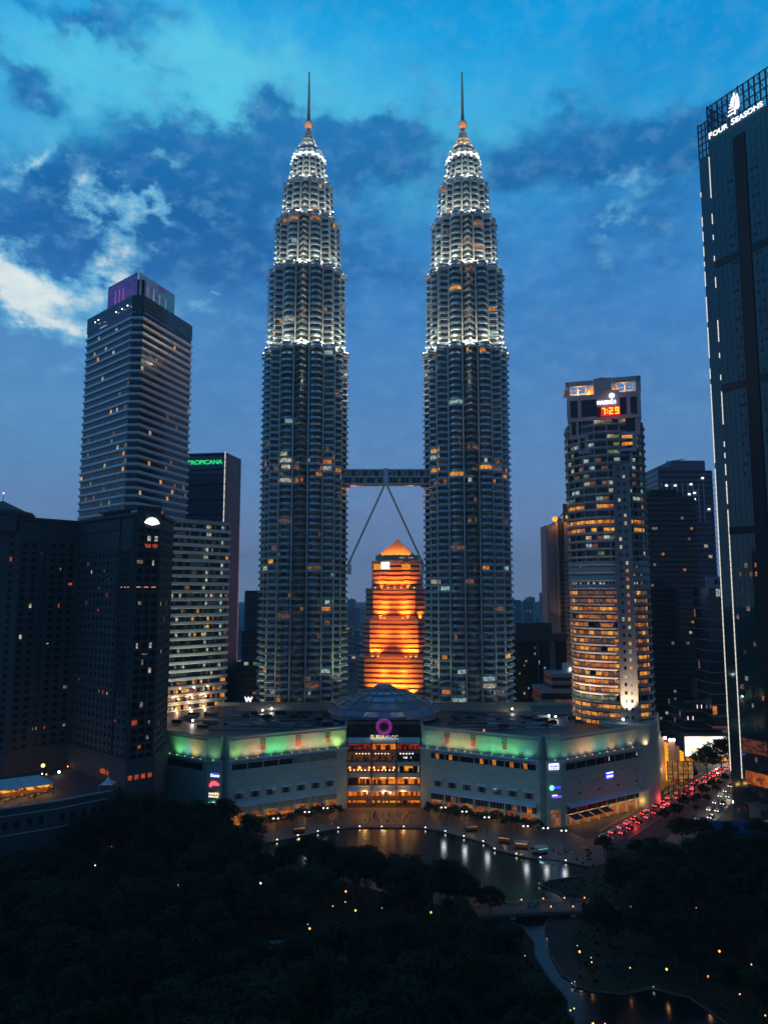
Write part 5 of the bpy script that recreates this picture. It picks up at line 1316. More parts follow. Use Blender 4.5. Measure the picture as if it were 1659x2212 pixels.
# hotel base storeys
mb = MB(); bp = [W4(p) for p in ((-182, 316), (-161, 316), (-143.2, 334.2), (-103.2, 298.4), (-94, 306.2), (-97, 336), (-182, 350))]
mb.prism(bp, 0, 33.0); mb.build('base_storeys', STONE_HOTEL, hot)
mb = MB()
for k in range(4): slab(mb, bp[3], bp[4], 1.0 + k * 2.7, 2.6 + k * 2.7, 26.2, 28.0, 0.02, 0.08)
slab(mb, bp[2], bp[3], 33, 37, 26.2, 28.2, 0.02, 0.1); slab(mb, bp[2], bp[3], 38, 40, 26.2, 27.8, 0.02, 0.1)
mb.build('lit_window_row', H_ORANGE, hot)

# ------------------------------------------------------------------ pool terrace, marquee, gazebo
ter = thing('pool_terrace', 'raised curved pool terrace with stone retaining wall below the dark hotel', 'terrace', (-130, 285, 0))
TW = [(-165, 262), (-152, 263.5), (-138, 269.5), (-122, 280), (-107.5, 294.0)]
TP = [(x + 130, y - 285) for x, y in TW] + [(-106 + 130, 299 - 285), (-143 + 130, 333.5 - 285), (-172 + 130, 306 - 285)]
mb = MB(); mb.prism(TP, 0, 23.5); mb.build('retaining_wall', STONE_HOTEL, ter)
for z, h, o in ((23.5, 0.5, 0.5), (20.8, 0.4, 0.35), (14, 0.4, 0.3)):
    mb = MB()
    for i in range(4): slab(mb, TP[i], TP[i + 1], 0, dist(TP[i], TP[i + 1]), z, z + h, -0.3, o)
    mb.build('coping', CONC, ter)
mb = MB(); lw = []
for i in range(1, 4):
    L_ = dist(TP[i], TP[i + 1])
    for k in range(int(L_ / 4)): slab(mb, TP[i], TP[i + 1], k * 4 + 1.2, k * 4 + 2.8, 16.2, 18.8, -0.1, 0.06)
mb.build('wall_opening', GLASS_HOTEL, ter)
mb = MB()
for i in range(1, 3):
    L_ = dist(TP[i], TP[i + 1])
    slab(mb, TP[i], TP[i + 1], 0, L_ * (1 if i == 1 else 0.35), 24.0, 25.1, -0.6, -0.5)
mb.build('glass_balustrade', glow('lit_balustrade', s2l((150, 110, 90)), 0.5, s2l((60, 46, 44)), 0.7), ter)
mq = thing('marquee', 'white marquee with warm lit open side on the terrace', 'marquee', (-140, 284, 23.5), radians(33))
mb = MB(); X = 13; 
for s_, y0 in ((-1, -4.5), (1, 4.5)):
    mb.face([(-X, y0, 4.6), (X, y0, 4.6), (X - 5, 0, 7.6), (-X + 5, 0, 7.6)][::(1 if s_ < 0 else -1)])
mb.face([(X, -4.5, 4.6), (X, 4.5, 4.6), (X - 5, 0, 7.6)]); mb.face([(-X, 4.5, 4.6), (-X, -4.5, 4.6), (-X + 5, 0, 7.6)])
mb.build('canvas_roof', mk('white_canvas', (0.7, 0.7, 0.72), 0.8), mq)
for x in (-12.8, -6.4, 0, 6.4, 12.8):
    for y in (-4.4, 4.4): mb = MB(); mb.tube((x, y, 0), (x, y, 4.6), 0.1, 0.1, 6); mb.build('post', DARK, mq)
mb = MB(); mb.box(-12.5, 12.5, -4.62, -4.52, 3.5, 4.5); mb.build('lit_valance', glow('valance', s2l((255, 176, 40)), 1.3, s2l((70, 30, 10)), 0.55, 0.45, 0.58), mq)
mb = MB(); mb.face([(-12.5, 4.3, 0.1), (12.5, 4.3, 0.1), (12.5, 4.3, 4.4), (-12.5, 4.3, 4.4)]); mb.build('back_curtain', glow('curtain_amber', s2l((190, 84, 22)), 0.8, s2l((60, 24, 12)), 0.8), mq)
for x in (-10, -3, 4, 11): point('marquee_lamp', (x, -1, 3.6), (1, 0.5, 0.15), 450, 0.3, mq)
for k in range(9):
    tb = thing('dining_table', 'small dining table with chairs under the lit marquee', 'table', (0, 0, 0), 0, 'tables under the marquee')
    x, y = -11 + k * 2.7, -2.6 + (k % 3) * 1.8
    c, s_ = cos(radians(33)), sin(radians(33)); tb.location = (-140 + x * c - y * s_, 284 + x * s_ + y * c, 23.5)
    mb = MB(); mb.tube((0, 0, 0.72), (0, 0, 0.77), 0.6, 0.6, 12); mb.build('table_top', STONE_PINK, tb); mb = MB(); mb.tube((0, 0, 0), (0, 0, 0.72), 0.08, 0.06, 6); mb.build('leg', DARK, tb)
    for a in (0.4, 2.5, 4.6): mb = MB(); cx, cy = 0.95 * cos(a), 0.95 * sin(a); mb.box(cx - 0.22, cx + 0.22, cy - 0.22, cy + 0.22, 0.42, 0.47); mb.beam((cx * 1.2, cy * 1.2, 0.1), (cx * 1.2, cy * 1.2, 0.9), 0.4, 0.05); mb.build('chair', DARK, tb)
for k in range(11):
    x, y = on_z(20 + k * 14 + rnd.uniform(-5, 5), 1706 - k * 4.6 + rnd.uniform(-12, 4), 25.0)
    if k in (4, 7): continue
    lt = thing('garden_lantern', 'small white lantern on a short post along the pool terrace', 'lantern', (x, y, 23.5), 0, 'lanterns along the pool terrace')
    mb = MB(); mb.tube((0, 0, 0), (0, 0, 1.3), 0.06, 0.05, 6); mb.build('post', DARK, lt)
    mb = MB(); mb.ball((0, 0, 1.5), 0.24 if k != 8 else 0.5, 0, 8, 5); mb.build('lamp_head', LAMP_WHITE if k % 3 else LAMP_ORANGE, lt)
    point('lantern_light', (0, -0.3, 1.9), (1, 0.8, 0.6) if k % 3 else (1, 0.4, 0.12), 60, 0.2, lt)
x, y = on_z(93, 1655, 30.0)
lt = thing('flood_lantern', 'big glaring orange lantern above the end of the marquee', 'lantern', (x, y, 23.5))
mb = MB(); mb.tube((0, 0, 0), (0, 0, 6.2), 0.1, 0.08, 8); mb.build('post', DARK, lt)
mb = MB(); mb.ball((0, 0, 6.6), 0.75, 0, 12, 8); mb.build('lamp_head', glow('flare_orange', (1.0, 0.32, 0.08), 5.0), lt)
point('lantern_light', (0, -1.0, 6.6), (1, 0.32, 0.08), 900, 0.5, lt)
gz = thing('garden_gazebo', 'small pale peaked tent at the far end of the terrace', 'gazebo', (-109, 295.5, 23.5))
mb = MB()
for i in range(4):
    q4 = [(-2.6, -2.6), (2.6, -2.6), (2.6, 2.6), (-2.6, 2.6)]; a, c = q4[i], q4[(i + 1) % 4]
    mb.face([(*a, 2.6), (*c, 2.6), (c[0] * 0.3, c[1] * 0.3, 3.9), (a[0] * 0.3, a[1] * 0.3, 3.9)]); mb.face([(a[0] * 0.3, a[1] * 0.3, 3.9), (c[0] * 0.3, c[1] * 0.3, 3.9), (0, 0, 5.6)])
mb.build('canvas_roof', mk('white_canvas', (0.7, 0.7, 0.72), 0.8), gz)
for x, y in ((-2.5, -2.5), (2.5, -2.5), (2.5, 2.5), (-2.5, 2.5)): mb = MB(); mb.tube((x, y, 0), (x, y, 2.6), 0.08, 0.08, 6); mb.build('post', ALU, gz)

# ------------------------------------------------------------------ very tall dark tower cropped by the right edge
R11 = random.Random(12)
fA = Vector((161.0, 336.0)); fd = Vector((0.48, -0.877)); fn = Vector((0.877, 0.48))
FO = (180.0, 330.0); W5 = lambda p: (p[0] - FO[0], p[1] - FO[1])
fB = fA + fd * 62; FPL = [W5(fA), W5(fB), W5(fB + fn * 34), W5(fA + fn * 34)]
# plan order: the shown face runs from far corner A to near corner B, outward normal to the left
fst = thing('glass_hotel_tower', 'very tall dark glass tower with white rooftop lettering and dashed light lines', 'skyscraper', (*FO, 0))
FW = [FPL[0], FPL[1], FPL[2], FPL[3]]
mb = MB(); mb.prism(FW, 0, 324.0); mb.build('glass_wall', GLASS_MIRROR, fst)
a, c = FW[0], FW[1]; LF = dist(a, c)
mb = MB()
for k in range(78): z = 20 + k * 3.9; slab(mb, a, c, 0.3, LF, z, z + 0.12, 0, 0.05)
for k in range(24): s0 = 1.4 + k * 2.6; slab(mb, a, c, s0, s0 + 0.07, 20, 323, 0, 0.06)
mb.build('curtain_wall_joints', DARK, fst)
mb = MB(); slab(mb, a, c, 13.2, 19.4, 20, 318, 0.03, 0.5); mb.build('dark_strip', mk('strip_black', (0.012, 0.010, 0.012), 0.6), fst)
for z in (196.0, 128.0, 258.0): mb = MB(); slab(mb, a, c, 0.2, LF, z, z + 3.4, 0.02, 0.3); mb.build('louvre_storey', DARK, fst)
its = []
for k in range(70):
    z = 26 + k * 3.9
    for i in range(18):
        s0 = 1.6 + i * 2.6
        if 12 < s0 < 19.5: continue
        if z < 118 and R11.random() < 0.14 or R11.random() < 0.008:
            w = R11.uniform(0.8, 2.0); its.append(([wallpt(a, c, s0, 0.07, z + 0.6), wallpt(a, c, s0 + w, 0.07, z + 0.6), wallpt(a, c, s0 + w, 0.07, z + 2.6), wallpt(a, c, s0, 0.07, z + 2.6)], R11.choice([W_ORANGE, W_DIM, W_DIM, W_GREEN_DK, H_PALE])))
lit_parts(its, fst, 'lit_window', 80)
for k in range(34):
    z = 150 + k * 4.6
    for s0 in (9.4, 11.0, 21.2, 23.4):
        if (k * 7 + int(s0)) % 3: mb = MB(); slab(mb, a, c, s0, s0 + 1.0, z, z + 1.3, 0.06, 0.12); mb.build('vent_opening', DARK, fst)
mb = MB(); slab(mb, a, c, 2, 26, 16.5, 22, 0.06, 0.3); w_ = mb.build('lobby_glow', glow('lobby_orange', s2l((236, 116, 30)), 0.8, s2l((90, 34, 10)), 0.3), fst)
mb = MB(); slab(mb, a, c, 1, 24, 30, 36, 0.06, 0.2); mb.build('bar_glow', glow('lobby_brown', s2l((150, 76, 36)), 0.45, s2l((30, 16, 10)), 0.4), fst)
# set back strip beyond the corner
sA = fA + Vector((-0.48, 0.877)) * 6.2 + fn * 0.8; sB = fA + fn * 0.8
SP = [W5(sA), W5(sB), W5(sB + fn * 20), W5(sA + fn * 20)]
mb = MB(); mb.prism(SP, 0, 318.0); mb.build('set_back_wing', GLASS_MIRROR, fst)
def led(aa, bb, s0, z0, z1, out, name='light_line', gaps=0.1, n=40, dim=None):
    mb = MB(); hh = (z1 - z0) / n
    for k in range(n):
        if R11.random() < gaps(k / n) if callable(gaps) else R11.random() < gaps: continue
        slab(mb, aa, bb, s0, s0 + 0.24, z0 + k * hh, z0 + (k + 0.93) * hh, out, out + 0.3)
    return mb.build(name, LED, fst)
led(SP[0], SP[1], 0.0, 20, 306, 0.02, gaps=lambda f: 0.22 if f > 0.45 else 0.03, n=110)
led(a, c, 0.05, 18, 316, 0.08, gaps=lambda f: 0.6 if 0.62 < f < 0.93 else (0.35 if f > 0.4 else 0.02), n=110)
mb = MB()
for z in range(20, 318, 4): slab(mb, a, c, -0.1, 0.0, z, z + 0.2, 0.0, 0.3)
mb.build('corner_trim', STEEL_DK, fst)
# open lattice screen on the roof with the name and tree emblem
LAT = mk('lattice_steel', (0.05, 0.07, 0.11), 0.5, 0.3)
def lattice(aa, bb, Lx, z0, z1, nx, nz, out=0.0):
    mb = MB()
    for k in range(nx + 1): s0 = Lx * k / nx; slab(mb, aa, bb, s0 - 0.22, s0 + 0.22, z0, z1 + (0.8 if k % 6 == 0 else 0), -0.5, 0.0)
    for k in range(nz + 1): z = z0 + (z1 - z0) * k / nz; slab(mb, aa, bb, 0, Lx, z - 0.2, z + 0.2, -0.45, -0.02)
    for k in range(nx * 3): s0 = Lx * (k + 0.5) / nx / 3; slab(mb, aa, bb, s0 - 0.05, s0 + 0.05, z0, z1, -0.35, -0.25)
    for k in range(nz * 3): z = z0 + (z1 - z0) * (k + 0.5) / nz / 3; slab(mb, aa, bb, 0, Lx, z - 0.05, z + 0.05, -0.34, -0.26)
    return mb
lattice(a, c, LF, 324, 342, 22, 4).build('roof_screen', LAT, fst)
lattice(FW[3], FW[2], 20, 324, 342, 8, 4).build('roof_screen', LAT, fst)
lattice(FW[3], FW[0], dist(FW[3], FW[0]), 324, 342, 12, 4).build('roof_screen', LAT, fst)
lattice(SP[0], SP[1], 6.2, 318, 336, 3, 5).build('roof_screen', LAT, fst)
mb = MB()
for k in range(14):
    s0 = 1.0 + k * 4.3; mb.beam(wallpt(a, c, s0, -0.6, 324), wallpt(a, c, s0 + 2, -4, 333), 0.25); mb.beam(wallpt(a, c, s0, -0.6, 341), wallpt(a, c, s0 + 2, -4, 333), 0.25)
mb.build('screen_brace', LAT, fst)
mb = MB(); mb.prism([W5(fA + fn * 14 + fd * 8), W5(fA + fn * 14 + fd * 50), W5(fA + fn * 28 + fd * 50), W5(fA + fn * 28 + fd * 8)], 324, 331); mb.build('roof_plant', CONC_DK, fst)
WS = glow('letters_hot', (1.0, 0.96, 0.94), 1.5)
me1 = text_mesh('F', 4.2, 0.12, 0.07); me2 = text_mesh('OUR', 3.5, 0.12, 0.07); me3 = text_mesh('S', 4.2, 0.12, 0.07); me4 = text_mesh('EASONS', 3.5, 0.12, 0.07)
xcur = 1.0
mbt = MB(); M = face_frame(a, c)
def width(me): xs = [v.co.x for v in me.vertices]; return min(xs), max(xs)
for me, gap in ((me1, 0.35), (me2, 1.7), (me3, 0.35), (me4, 0)):
    x0, x1 = width(me); mbt.add_mesh(me, M @ Matrix.Translation((xcur - x0, 324.6, 0.6)) @ Matrix.Scale(1.0, 4)); xcur += (x1 - x0) + gap
kx = 28.4 / (xcur - 1.0)
mbt = MB(); xcur = 1.0
for me, gap in ((me1, 0.35), (me2, 1.7), (me3, 0.35), (me4, 0)):
    x0, x1 = width(me); mbt.add_mesh(me, M @ Matrix.Translation((xcur - x0 * kx, 324.6, 0.6)) @ Matrix.Scale(kx, 4, (1, 0, 0))); xcur += (x1 - x0 + gap) * kx
mbt.build('lettering', WS, fst)
mb = MB()
def leafq(x, z, l, w, ang):
    ca, sa = cos(ang), sin(ang); pts = []
    for t, ww in ((0, 0.15), (0.35, 0.5), (0.7, 0.42), (1, 0.0)): pts.append((t * l, ww * w))
    for t, ww in ((0.7, -0.42), (0.35, -0.5), (0, -0.15)): pts.append((t * l, ww * w))
    mb.face([M @ Vector((x + u * ca - v * sa, z + u * sa + v * ca, 0.7)) for u, v in pts])
def strip(x0, x1, z0, z1): mb.face([M @ Vector(p) for p in ((x0, z0, 0.7), (x1, z0, 0.7), (x1, z1, 0.7), (x0, z1, 0.7))])
cx = 15.6
strip(cx - 0.35, cx + 0.35, 328.8, 333); strip(cx - 3.9, cx - 0.3, 329.6, 330.4); strip(cx - 3.6, cx - 0.4, 331.5, 332.3)
for z, w in ((333.2, 3.3), (334.6, 2.9), (335.9, 2.3), (337.2, 1.6)): 
    leafq(cx - 0.2, z, w, 1.0, radians(168)); leafq(cx - 0.2, z + 0.5, w * 0.8, 0.8, radians(150))
for z, l in ((330.2, 3.6), (331.4, 3.7), (332.6, 3.5), (333.8, 3.2), (335.0, 2.8), (336.2, 2.2), (337.2, 1.6)):
    leafq(cx + 0.1, z, l * 0.7, 0.65, radians(58)); leafq(cx + 0.9, z + 0.9, l * 0.62, 0.65, radians(25)); leafq(cx + 1.6, z + 0.2, l * 0.45, 0.6, radians(62))
leafq(cx, 338, 2.3, 1.0, radians(95))
mb.build('tree_emblem', WS, fst)

# ------------------------------------------------------------------ other buildings
def simple_tower(name, label, cat, px0, px1, pyt, Y, depth, fh, wallm, glassm, seed, p_lit, z0=0.0, sp=1.4, wu=3.0, rz=0.0, lits=None, vert=False, lip=0.3, group=None, wfrac=(0.1, 0.9)):
    x0, zt = on_y(px0, pyt, Y); zt = max(zt, z0 + 24.0); x1, _ = on_y(px1, pyt, Y); cx = (x0 + x1) / 2; w = (x1 - x0) / 2
    r = thing(name, label, cat, (cx, Y + depth / 2, 0), rz, group)
    pl = [(-w, -depth / 2), (w, -depth / 2), (w, depth / 2), (-w, depth / 2)]
    RR = random.Random(seed); lits = lits or [W_ORANGE, W_DIM, W_PALE, W_WHITE]
    banded(r, pl, z0, zt, fh, sp, lip, glassm, wallm, (lambda k, e, u, z: RR.choice(lits) if RR.random() < p_lit else None) if p_lit > 0 else None, wu, wfrac, (cx, Y + depth / 2))
    if vert:
        mb = MB(); n = max(3, int(2 * w / 3.2))
        for k in range(n + 1): x = -w + 2 * w * k / n; mb.box(x - 0.3, x + 0.3, -depth / 2 - 0.5, -depth / 2 + 0.1, z0, zt)
        mb.build('pilaster', wallm, r)
    return r, w, depth, zt
DKW = mk('dark_wall', (0.035, 0.04, 0.05), 0.7, 0, 0.2); BLW = mk('blue_grey_wall', (0.16, 0.18, 0.24), 0.7, 0, 0.15); GRW = mk('grey_brown_wall', (0.30, 0.26, 0.24), 0.75, 0, 0.12); SLB = mk('slab_concrete', (0.30, 0.29, 0.30), 0.7, 0, 0.12)
# left gap
r, w, d, zt = simple_tower('far_tower', 'narrow dark blue tower far behind, left of the twin towers', 'tower', 529, 562, 1276, 720, 40, 5.5, DKW, GLASS_BLUE, 1, 0.0, lip=0.2)
mb = MB(); mb.box(-w - 2.5, -w, -18, -17, zt - 48, zt - 47); mb.box(-w - 1.4, -w, -18, -17, zt - 28, zt - 27.4); mb.build('crane_arm', DARK, r)
simple_tower('black_block', 'plain black block in front of the far blue tower', 'building', 522, 566, 1362, 620, 40, 4.5, DKW, GLASS, 2, 0.01, lip=0.15)
r, w, d, zt = simple_tower('hotel_block', 'dark block with a small white letter sign beside the twin towers', 'hotel', 508, 566, 1430, 520, 40, 4.0, DKW, GLASS, 3, 0.06, lip=0.15, lits=[W_GREEN, W_WHITE, W_DIM])
me = text_mesh('W', 5.0, 0.1, 0.22); x_, z_ = on_y(529, 1517, 520); emis_sign('sign', me, glow('letter_violet_white', (0.92, 0.86, 1.0), 1.7), r, face_frame((-w, -d / 2), (w, -d / 2)) @ Matrix.Translation((x_ - r.location.x + w, z_, 0.5)))
# right of the twins
r, w, d, zt = simple_tower('dark_office_block', 'low dark office block right of the twin towers', 'office block', 1100, 1222, 1376, 520, 30, 60, DKW, GLASS, 4, 0.0, lip=0.1, sp=0.5)
mb = MB(); n = 26
for k in range(n + 1): x = -w + 2 * w * k / n; mb.box(x - 0.18, x + 0.18, -d / 2 - 0.4, -d / 2, 20, zt - 3)
mb.build('mullion', DKW, r)
for z, h, o in ((zt - 3, 3.0, 0.8), (zt, 2.2, 1.4)): mb = MB(); mb.box(-w - o, w + o, -d / 2 - o, d / 2 + o, z, z + h); mb.build('roof_slab', CONC_DK, r)
mb = MB(); mb.box(-w * 0.7, w * 0.6, -8, 10, zt + 2.2, zt + 9.5); mb.box(w * 0.05, w * 0.1, -9, -8.8, zt + 9.5, zt + 13); mb.build('plant_room', CONC_DK, r)
mb = MB(); mb.box(-w * 0.02, w * 0.02, -d / 2 - 0.7, -d / 2 - 0.4, 20, zt - 3); mb.box(w * 0.42, w * 0.6, -d / 2 - 0.7, -d / 2 - 0.4, 20, zt - 3); mb.build('pilaster', BLW, r)
its = []; RR = random.Random(40)
for k in range(14): x = RR.uniform(-w + 1, w - 3); z = RR.uniform(24, zt - 8); its.append(([(x, -d / 2 - 0.03, z), (x + 1.2, -d / 2 - 0.03, z), (x + 1.2, -d / 2 - 0.03, z + 1.4), (x, -d / 2 - 0.03, z + 1.4)], RR.choice([W_PALE, W_WHITE, W_GREEN])))
lit_parts(its, r)
# brown grey tower with roof lights, partly hidden by the round tower
Yg = 610
r = thing('grey_brown_tower', 'grey brown tower with orange roof lights left of the round tower', 'tower', (on_y(1214, 1300, Yg)[0], Yg + 15, 0))
cx = r.location.x; X = lambda px: on_y(px, 1300, Yg)[0] - cx
mb = MB(); z1 = z_at(1134, Yg); mb.prism([(X(1185), -12), (X(1203), -15), (X(1203), 10), (X(1185), 10)], 0, z1); mb.build('side_wing', GRW, r)
mb = MB(); mb.box(X(1186.5), X(1201), -15.6, -14.0, z_at(1330, Yg), z1 - 3); mb.build('smooth_panel', mk('mauve_panel', (0.26, 0.22, 0.25), 0.5), r)
mb = MB(); lst = []; z2 = z_at(1180, Yg)
punched(mb, lst, (X(1208), -15), (X(1252), -15), z_at(1520, Yg), z2, 8, 34, 1.3, 1.5, lambda i, j: GLASS, 0.4)
mb.face([(X(1208), -15, z2), (X(1252), -15, z2), (X(1252), 15, z2), (X(1208), 15, z2)]); mb.face([(X(1208), 15, 0), (X(1208), -15, 0), (X(1208), -15, z2), (X(1208), 15, z2)]); mb.build('window_wall', GRW, r); lit_parts(lst, r, 'window', 90)
for a_, b2, pt in ((1203, 1209, 1128), (1212, 1219, 1120), (1222, 1246, 1128)):
    mb = MB(); mb.box(X(a_), X(b2), -16, 6, z_at(1460, Yg) if a_ < 1220 else z2 - 10, z_at(pt, Yg)); mb.build('tower_rib', GRW if a_ != 1212 else DKW, r)
mb = MB(); mb.beam((X(1201), -10, z_at(1134, Yg)), (X(1236), -10, z_at(1094, Yg)), 1.0); mb.box(X(1228), X(1238), -9, -4, z2, z_at(1086, Yg)); mb.build('roof_gantry', CONC_DK, r)
for px_, py_, s_ in ((1202, 1122, 2.3), (1231, 1117, 2.0)): mb = MB(); mb.ball((X(px_), -17, z_at(py_, Yg)), s_, 0, 12, 8); mb.build('roof_light', glow('roof_light_orange', (1.0, 0.36, 0.02), 1.6), r); point('roof_glow', (X(px_), -21, z_at(py_, Yg) - 3), (1, 0.4, 0.1), 1500, 1.0, r)
spot('facade_beam', (X(1232), -40, 20), (X(1232), -15, 60), (1.0, 0.5, 0.16), 14000, 60, 0.9, 0.6, r); spot('facade_beam', (X(1206), -30, z_at(1345, Yg)), (X(1206), -15, z_at(1300, Yg)), (1.0, 0.6, 0.3), 2500, 60, 0.9, 0.6, r)
spot('facade_beam', (X(1232), -50, 20), (X(1232), -15, 95), (1.0, 0.66, 0.5), 12000, 50, 0.9, 0.6, r)
# grey stepped low-rise
Ys = 455
r = thing('stepped_low_rise', 'grey stepped low rise with long open floors beside the round tower', 'building', (on_y(1215, 1500, Ys)[0], Ys + 12, 0)); cx = r.location.x
X = lambda px: on_y(px, 1500, Ys)[0] - cx
for pa, pb, pt, pbm in ((1197, 1262, 1458, 1490), (1169, 1262, 1490, 1530)):
    z0, z1 = z_at(pbm + (25 if pt > 1480 else 0), Ys), z_at(pt, Ys); yb = -12 if pt > 1480 else -6
    mb = MB(); mb.box(X(pa) + 0.5, X(pb), yb + 0.6, 16, z0 - 4, z1 - 0.5); mb.build('recess', DARK, r)
    n = 3 if pt > 1480 else 2
    for k in range(n + 1): z = z1 - k * (z1 - z0) / n; mb = MB(); mb.box(X(pa), X(pb), yb, 16, z - 2.3, z); mb.build('floor_slab', SLB, r)
mb = MB(); mb.box(X(1236), X(1258), 4, 12, z_at(1458, Ys), z_at(1440, Ys)); mb.build('roof_hut', mk('white_paint', (0.6, 0.62, 0.62), 0.6), r)
mb = MB(); mb.box(X(1246), X(1250), 3.5, 4, z_at(1455, Ys), z_at(1450, Ys)); mb.build('hut_lamp', LAMP_WHITE, r)
mb = MB()
for k in range(14): x = X(1200) + k * 0.85; mb.box(x, x + 0.3, -12.3, -12.0, z_at(1530, Ys), z_at(1512, Ys))
mb.build('screen_slats', W_DIM, r)
# dark cluster right of the round tower
r, w, d, zt = simple_tower('dark_apartment_tower', 'nearly black apartment tower right of the round tower', 'tower', 1392, 1500, 1072, 500, 30, 3.6, DKW, GLASS, 21, 0.020, lip=0.25, wu=2.0, lits=[W_ORANGE, H_PALE, W_DIM, W_PALE])
mb = MB(); mb.box(-w - 2, w * 0.5, -d / 2 - 1, d / 2, zt, zt + 2.2); mb.box(-w * 0.7, w * 0.35, -d / 2 + 2, d / 2, zt + 2.2, zt + 5); mb.build('roof_slab', DKW, r)
r, w, d, zt = simple_tower('blue_tower_unfinished', 'taller blue dusk tower with work lights and roof crane behind the black one', 'tower', 1421, 1538, 1016, 570, 36, 4.2, BLW, GLASS_BLUE, 22, 0.012, lip=0.3, lits=[W_WHITE, W_PALE])
mb = MB(); mb.box(-w * 0.5, w * 0.75, -d / 2, d / 2, zt, zt + 8); mb.box(-w, -w * 0.5, -d / 2 + 1, d / 2, zt, zt + 3); mb.build('roof_storey', BLW, r)
mb = MB(); mb.beam((-w * 0.35, 0, zt + 10), (w * 0.35, 0, zt + 12.5), 0.6); mb.beam((-w * 0.3, 0, zt + 8), (-w * 0.3, 0, zt + 11), 0.8); mb.build('crane', DARK, r)
mb = MB()
for k in range(9): x = -w + 2 + k * 4.2; mb.box(x - 0.4, x + 0.4, -d / 2 - 0.8, -d / 2, zt - 42, zt - 10)
mb.build('frame_column', ALU, r)
for x, z in ((-w * 0.72, -13), (-w * 0.4, -13), (0.1 * w, -20), (0.3 * w, -19), (0.28 * w, -24), (0.62 * w, -7), (0.8 * w, -32), (0.18 * w, -12)):
    mb = MB(); mb.box(x - 0.9, x + 0.9, -d / 2 - 1.2, -d / 2 - 0.8, zt + z, zt + z + 1.3); mb.build('work_light', glow('work_light', (0.9, 0.95, 1.0), 2.0), r)
r, w, d, zt = simple_tower('framed_block', 'slim block with pale blue frame next to the tall cropped tower', 'building', 1526, 1575, 1270, 450, 20, 6.3, BLW, GLASS, 23, 0.03, lip=0.2, sp=0.5, z0=20)
mb = MB(); mb.box(-w - 0.4, w + 0.4, -d / 2 - 0.7, -d / 2, zt, zt + 7); mb.box(-w - 0.4, -w + 1.2, -d / 2 - 0.7, -d / 2, zt - 5, zt); mb.box(w * 0.25, w * 0.62, -d / 2 - 1.2, -d / 2, 28, zt); mb.build('frame', mk('pale_blue_frame', (0.30, 0.34, 0.42), 0.6), r)
mb = MB(); mb.box(-w * 0.3, -w * 0.02, -d / 2 - 0.75, -d / 2 - 0.7, zt + 2, zt + 5.2); mb.box(w * 0.06, w * 0.3, -d / 2 - 0.75, -d / 2 - 0.7, zt + 2, zt + 5.2); mb.build('opening', DARK, r)
r, w, d, zt = simple_tower('dark_podium', 'dark podium with a railed roof bar and purple lamps by the road', 'building', 1478, 1600, 1520, 462, 26, 5.0, CONC_DK, GLASS, 24, 0.05, lip=0.2, lits=[W_DIM])
mb = MB(); mb.box(-w * 0.1, w * 0.65, -2, 12, zt, zt + 12); mb.build('roof_block', CONC_DK, r)
mb = MB(); 
for k in range(16): x = -w + 2 * w * k / 15; mb.box(x - 0.1, x + 0.1, -d / 2 - 0.2, -d / 2, zt, zt + 1.4)
mb.box(-w, w, -d / 2 - 0.25, -d / 2, zt + 1.3, zt + 1.5); mb.build('railing', STEEL, r)
for x, z, m_ in ((-0.55, -2, 0), (-0.4, -2, 0), (0.35, -2, 1), (0.72, -3, 1), (-0.9, -9, 0), (-0.72, -9, 0), (-0.15, -10, 1), (0.55, -11, 1), (0.8, -11, 1)):
    mb = MB(); mb.box(w * x - 0.2, w * x + 0.2, -d / 2 - 0.5, -d / 2 - 0.3, zt + z - 1, zt + z + 1.2); mb.build('wall_lamp', glow('lamp_lilac', (0.66, 0.42, 1.0), 1.5) if m_ else glow('lamp_palepink', (1.0, 0.75, 0.9), 1.5), r)
mb = MB(); mb.box(-w * 0.05, w * 0.9, -d / 2 - 1.4, -d / 2 - 0.5, zt - 15, zt - 12.6); mb.build('bar_shelf', glow('bar_red', s2l((150, 60, 30)), 0.6, s2l((50, 22, 14)), 0.5), r)
# far hazy city in the gaps
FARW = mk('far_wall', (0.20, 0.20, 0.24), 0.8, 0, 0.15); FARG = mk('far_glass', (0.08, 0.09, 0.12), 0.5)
RR = random.Random(31)
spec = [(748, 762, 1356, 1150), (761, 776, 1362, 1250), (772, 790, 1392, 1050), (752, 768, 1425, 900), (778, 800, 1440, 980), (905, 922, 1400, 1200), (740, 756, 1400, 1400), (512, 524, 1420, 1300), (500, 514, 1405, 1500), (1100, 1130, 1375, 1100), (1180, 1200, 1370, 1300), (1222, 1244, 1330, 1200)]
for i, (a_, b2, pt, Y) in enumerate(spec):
    simple_tower('distant_tower', 'hazy grey blue high rise far off in the gap beside the orange tower' if 735 < a_ < 930 else 'hazy grey blue high rise far off among the towers', 'tower', a_, b2, pt, Y, 25, 8.0, FARW, FARG, 100 + i, 0.03, lip=0.15, sp=4.5, wu=5, lits=[W_PALE, W_WHITE, W_ORANGE], group='far towers in the haze')
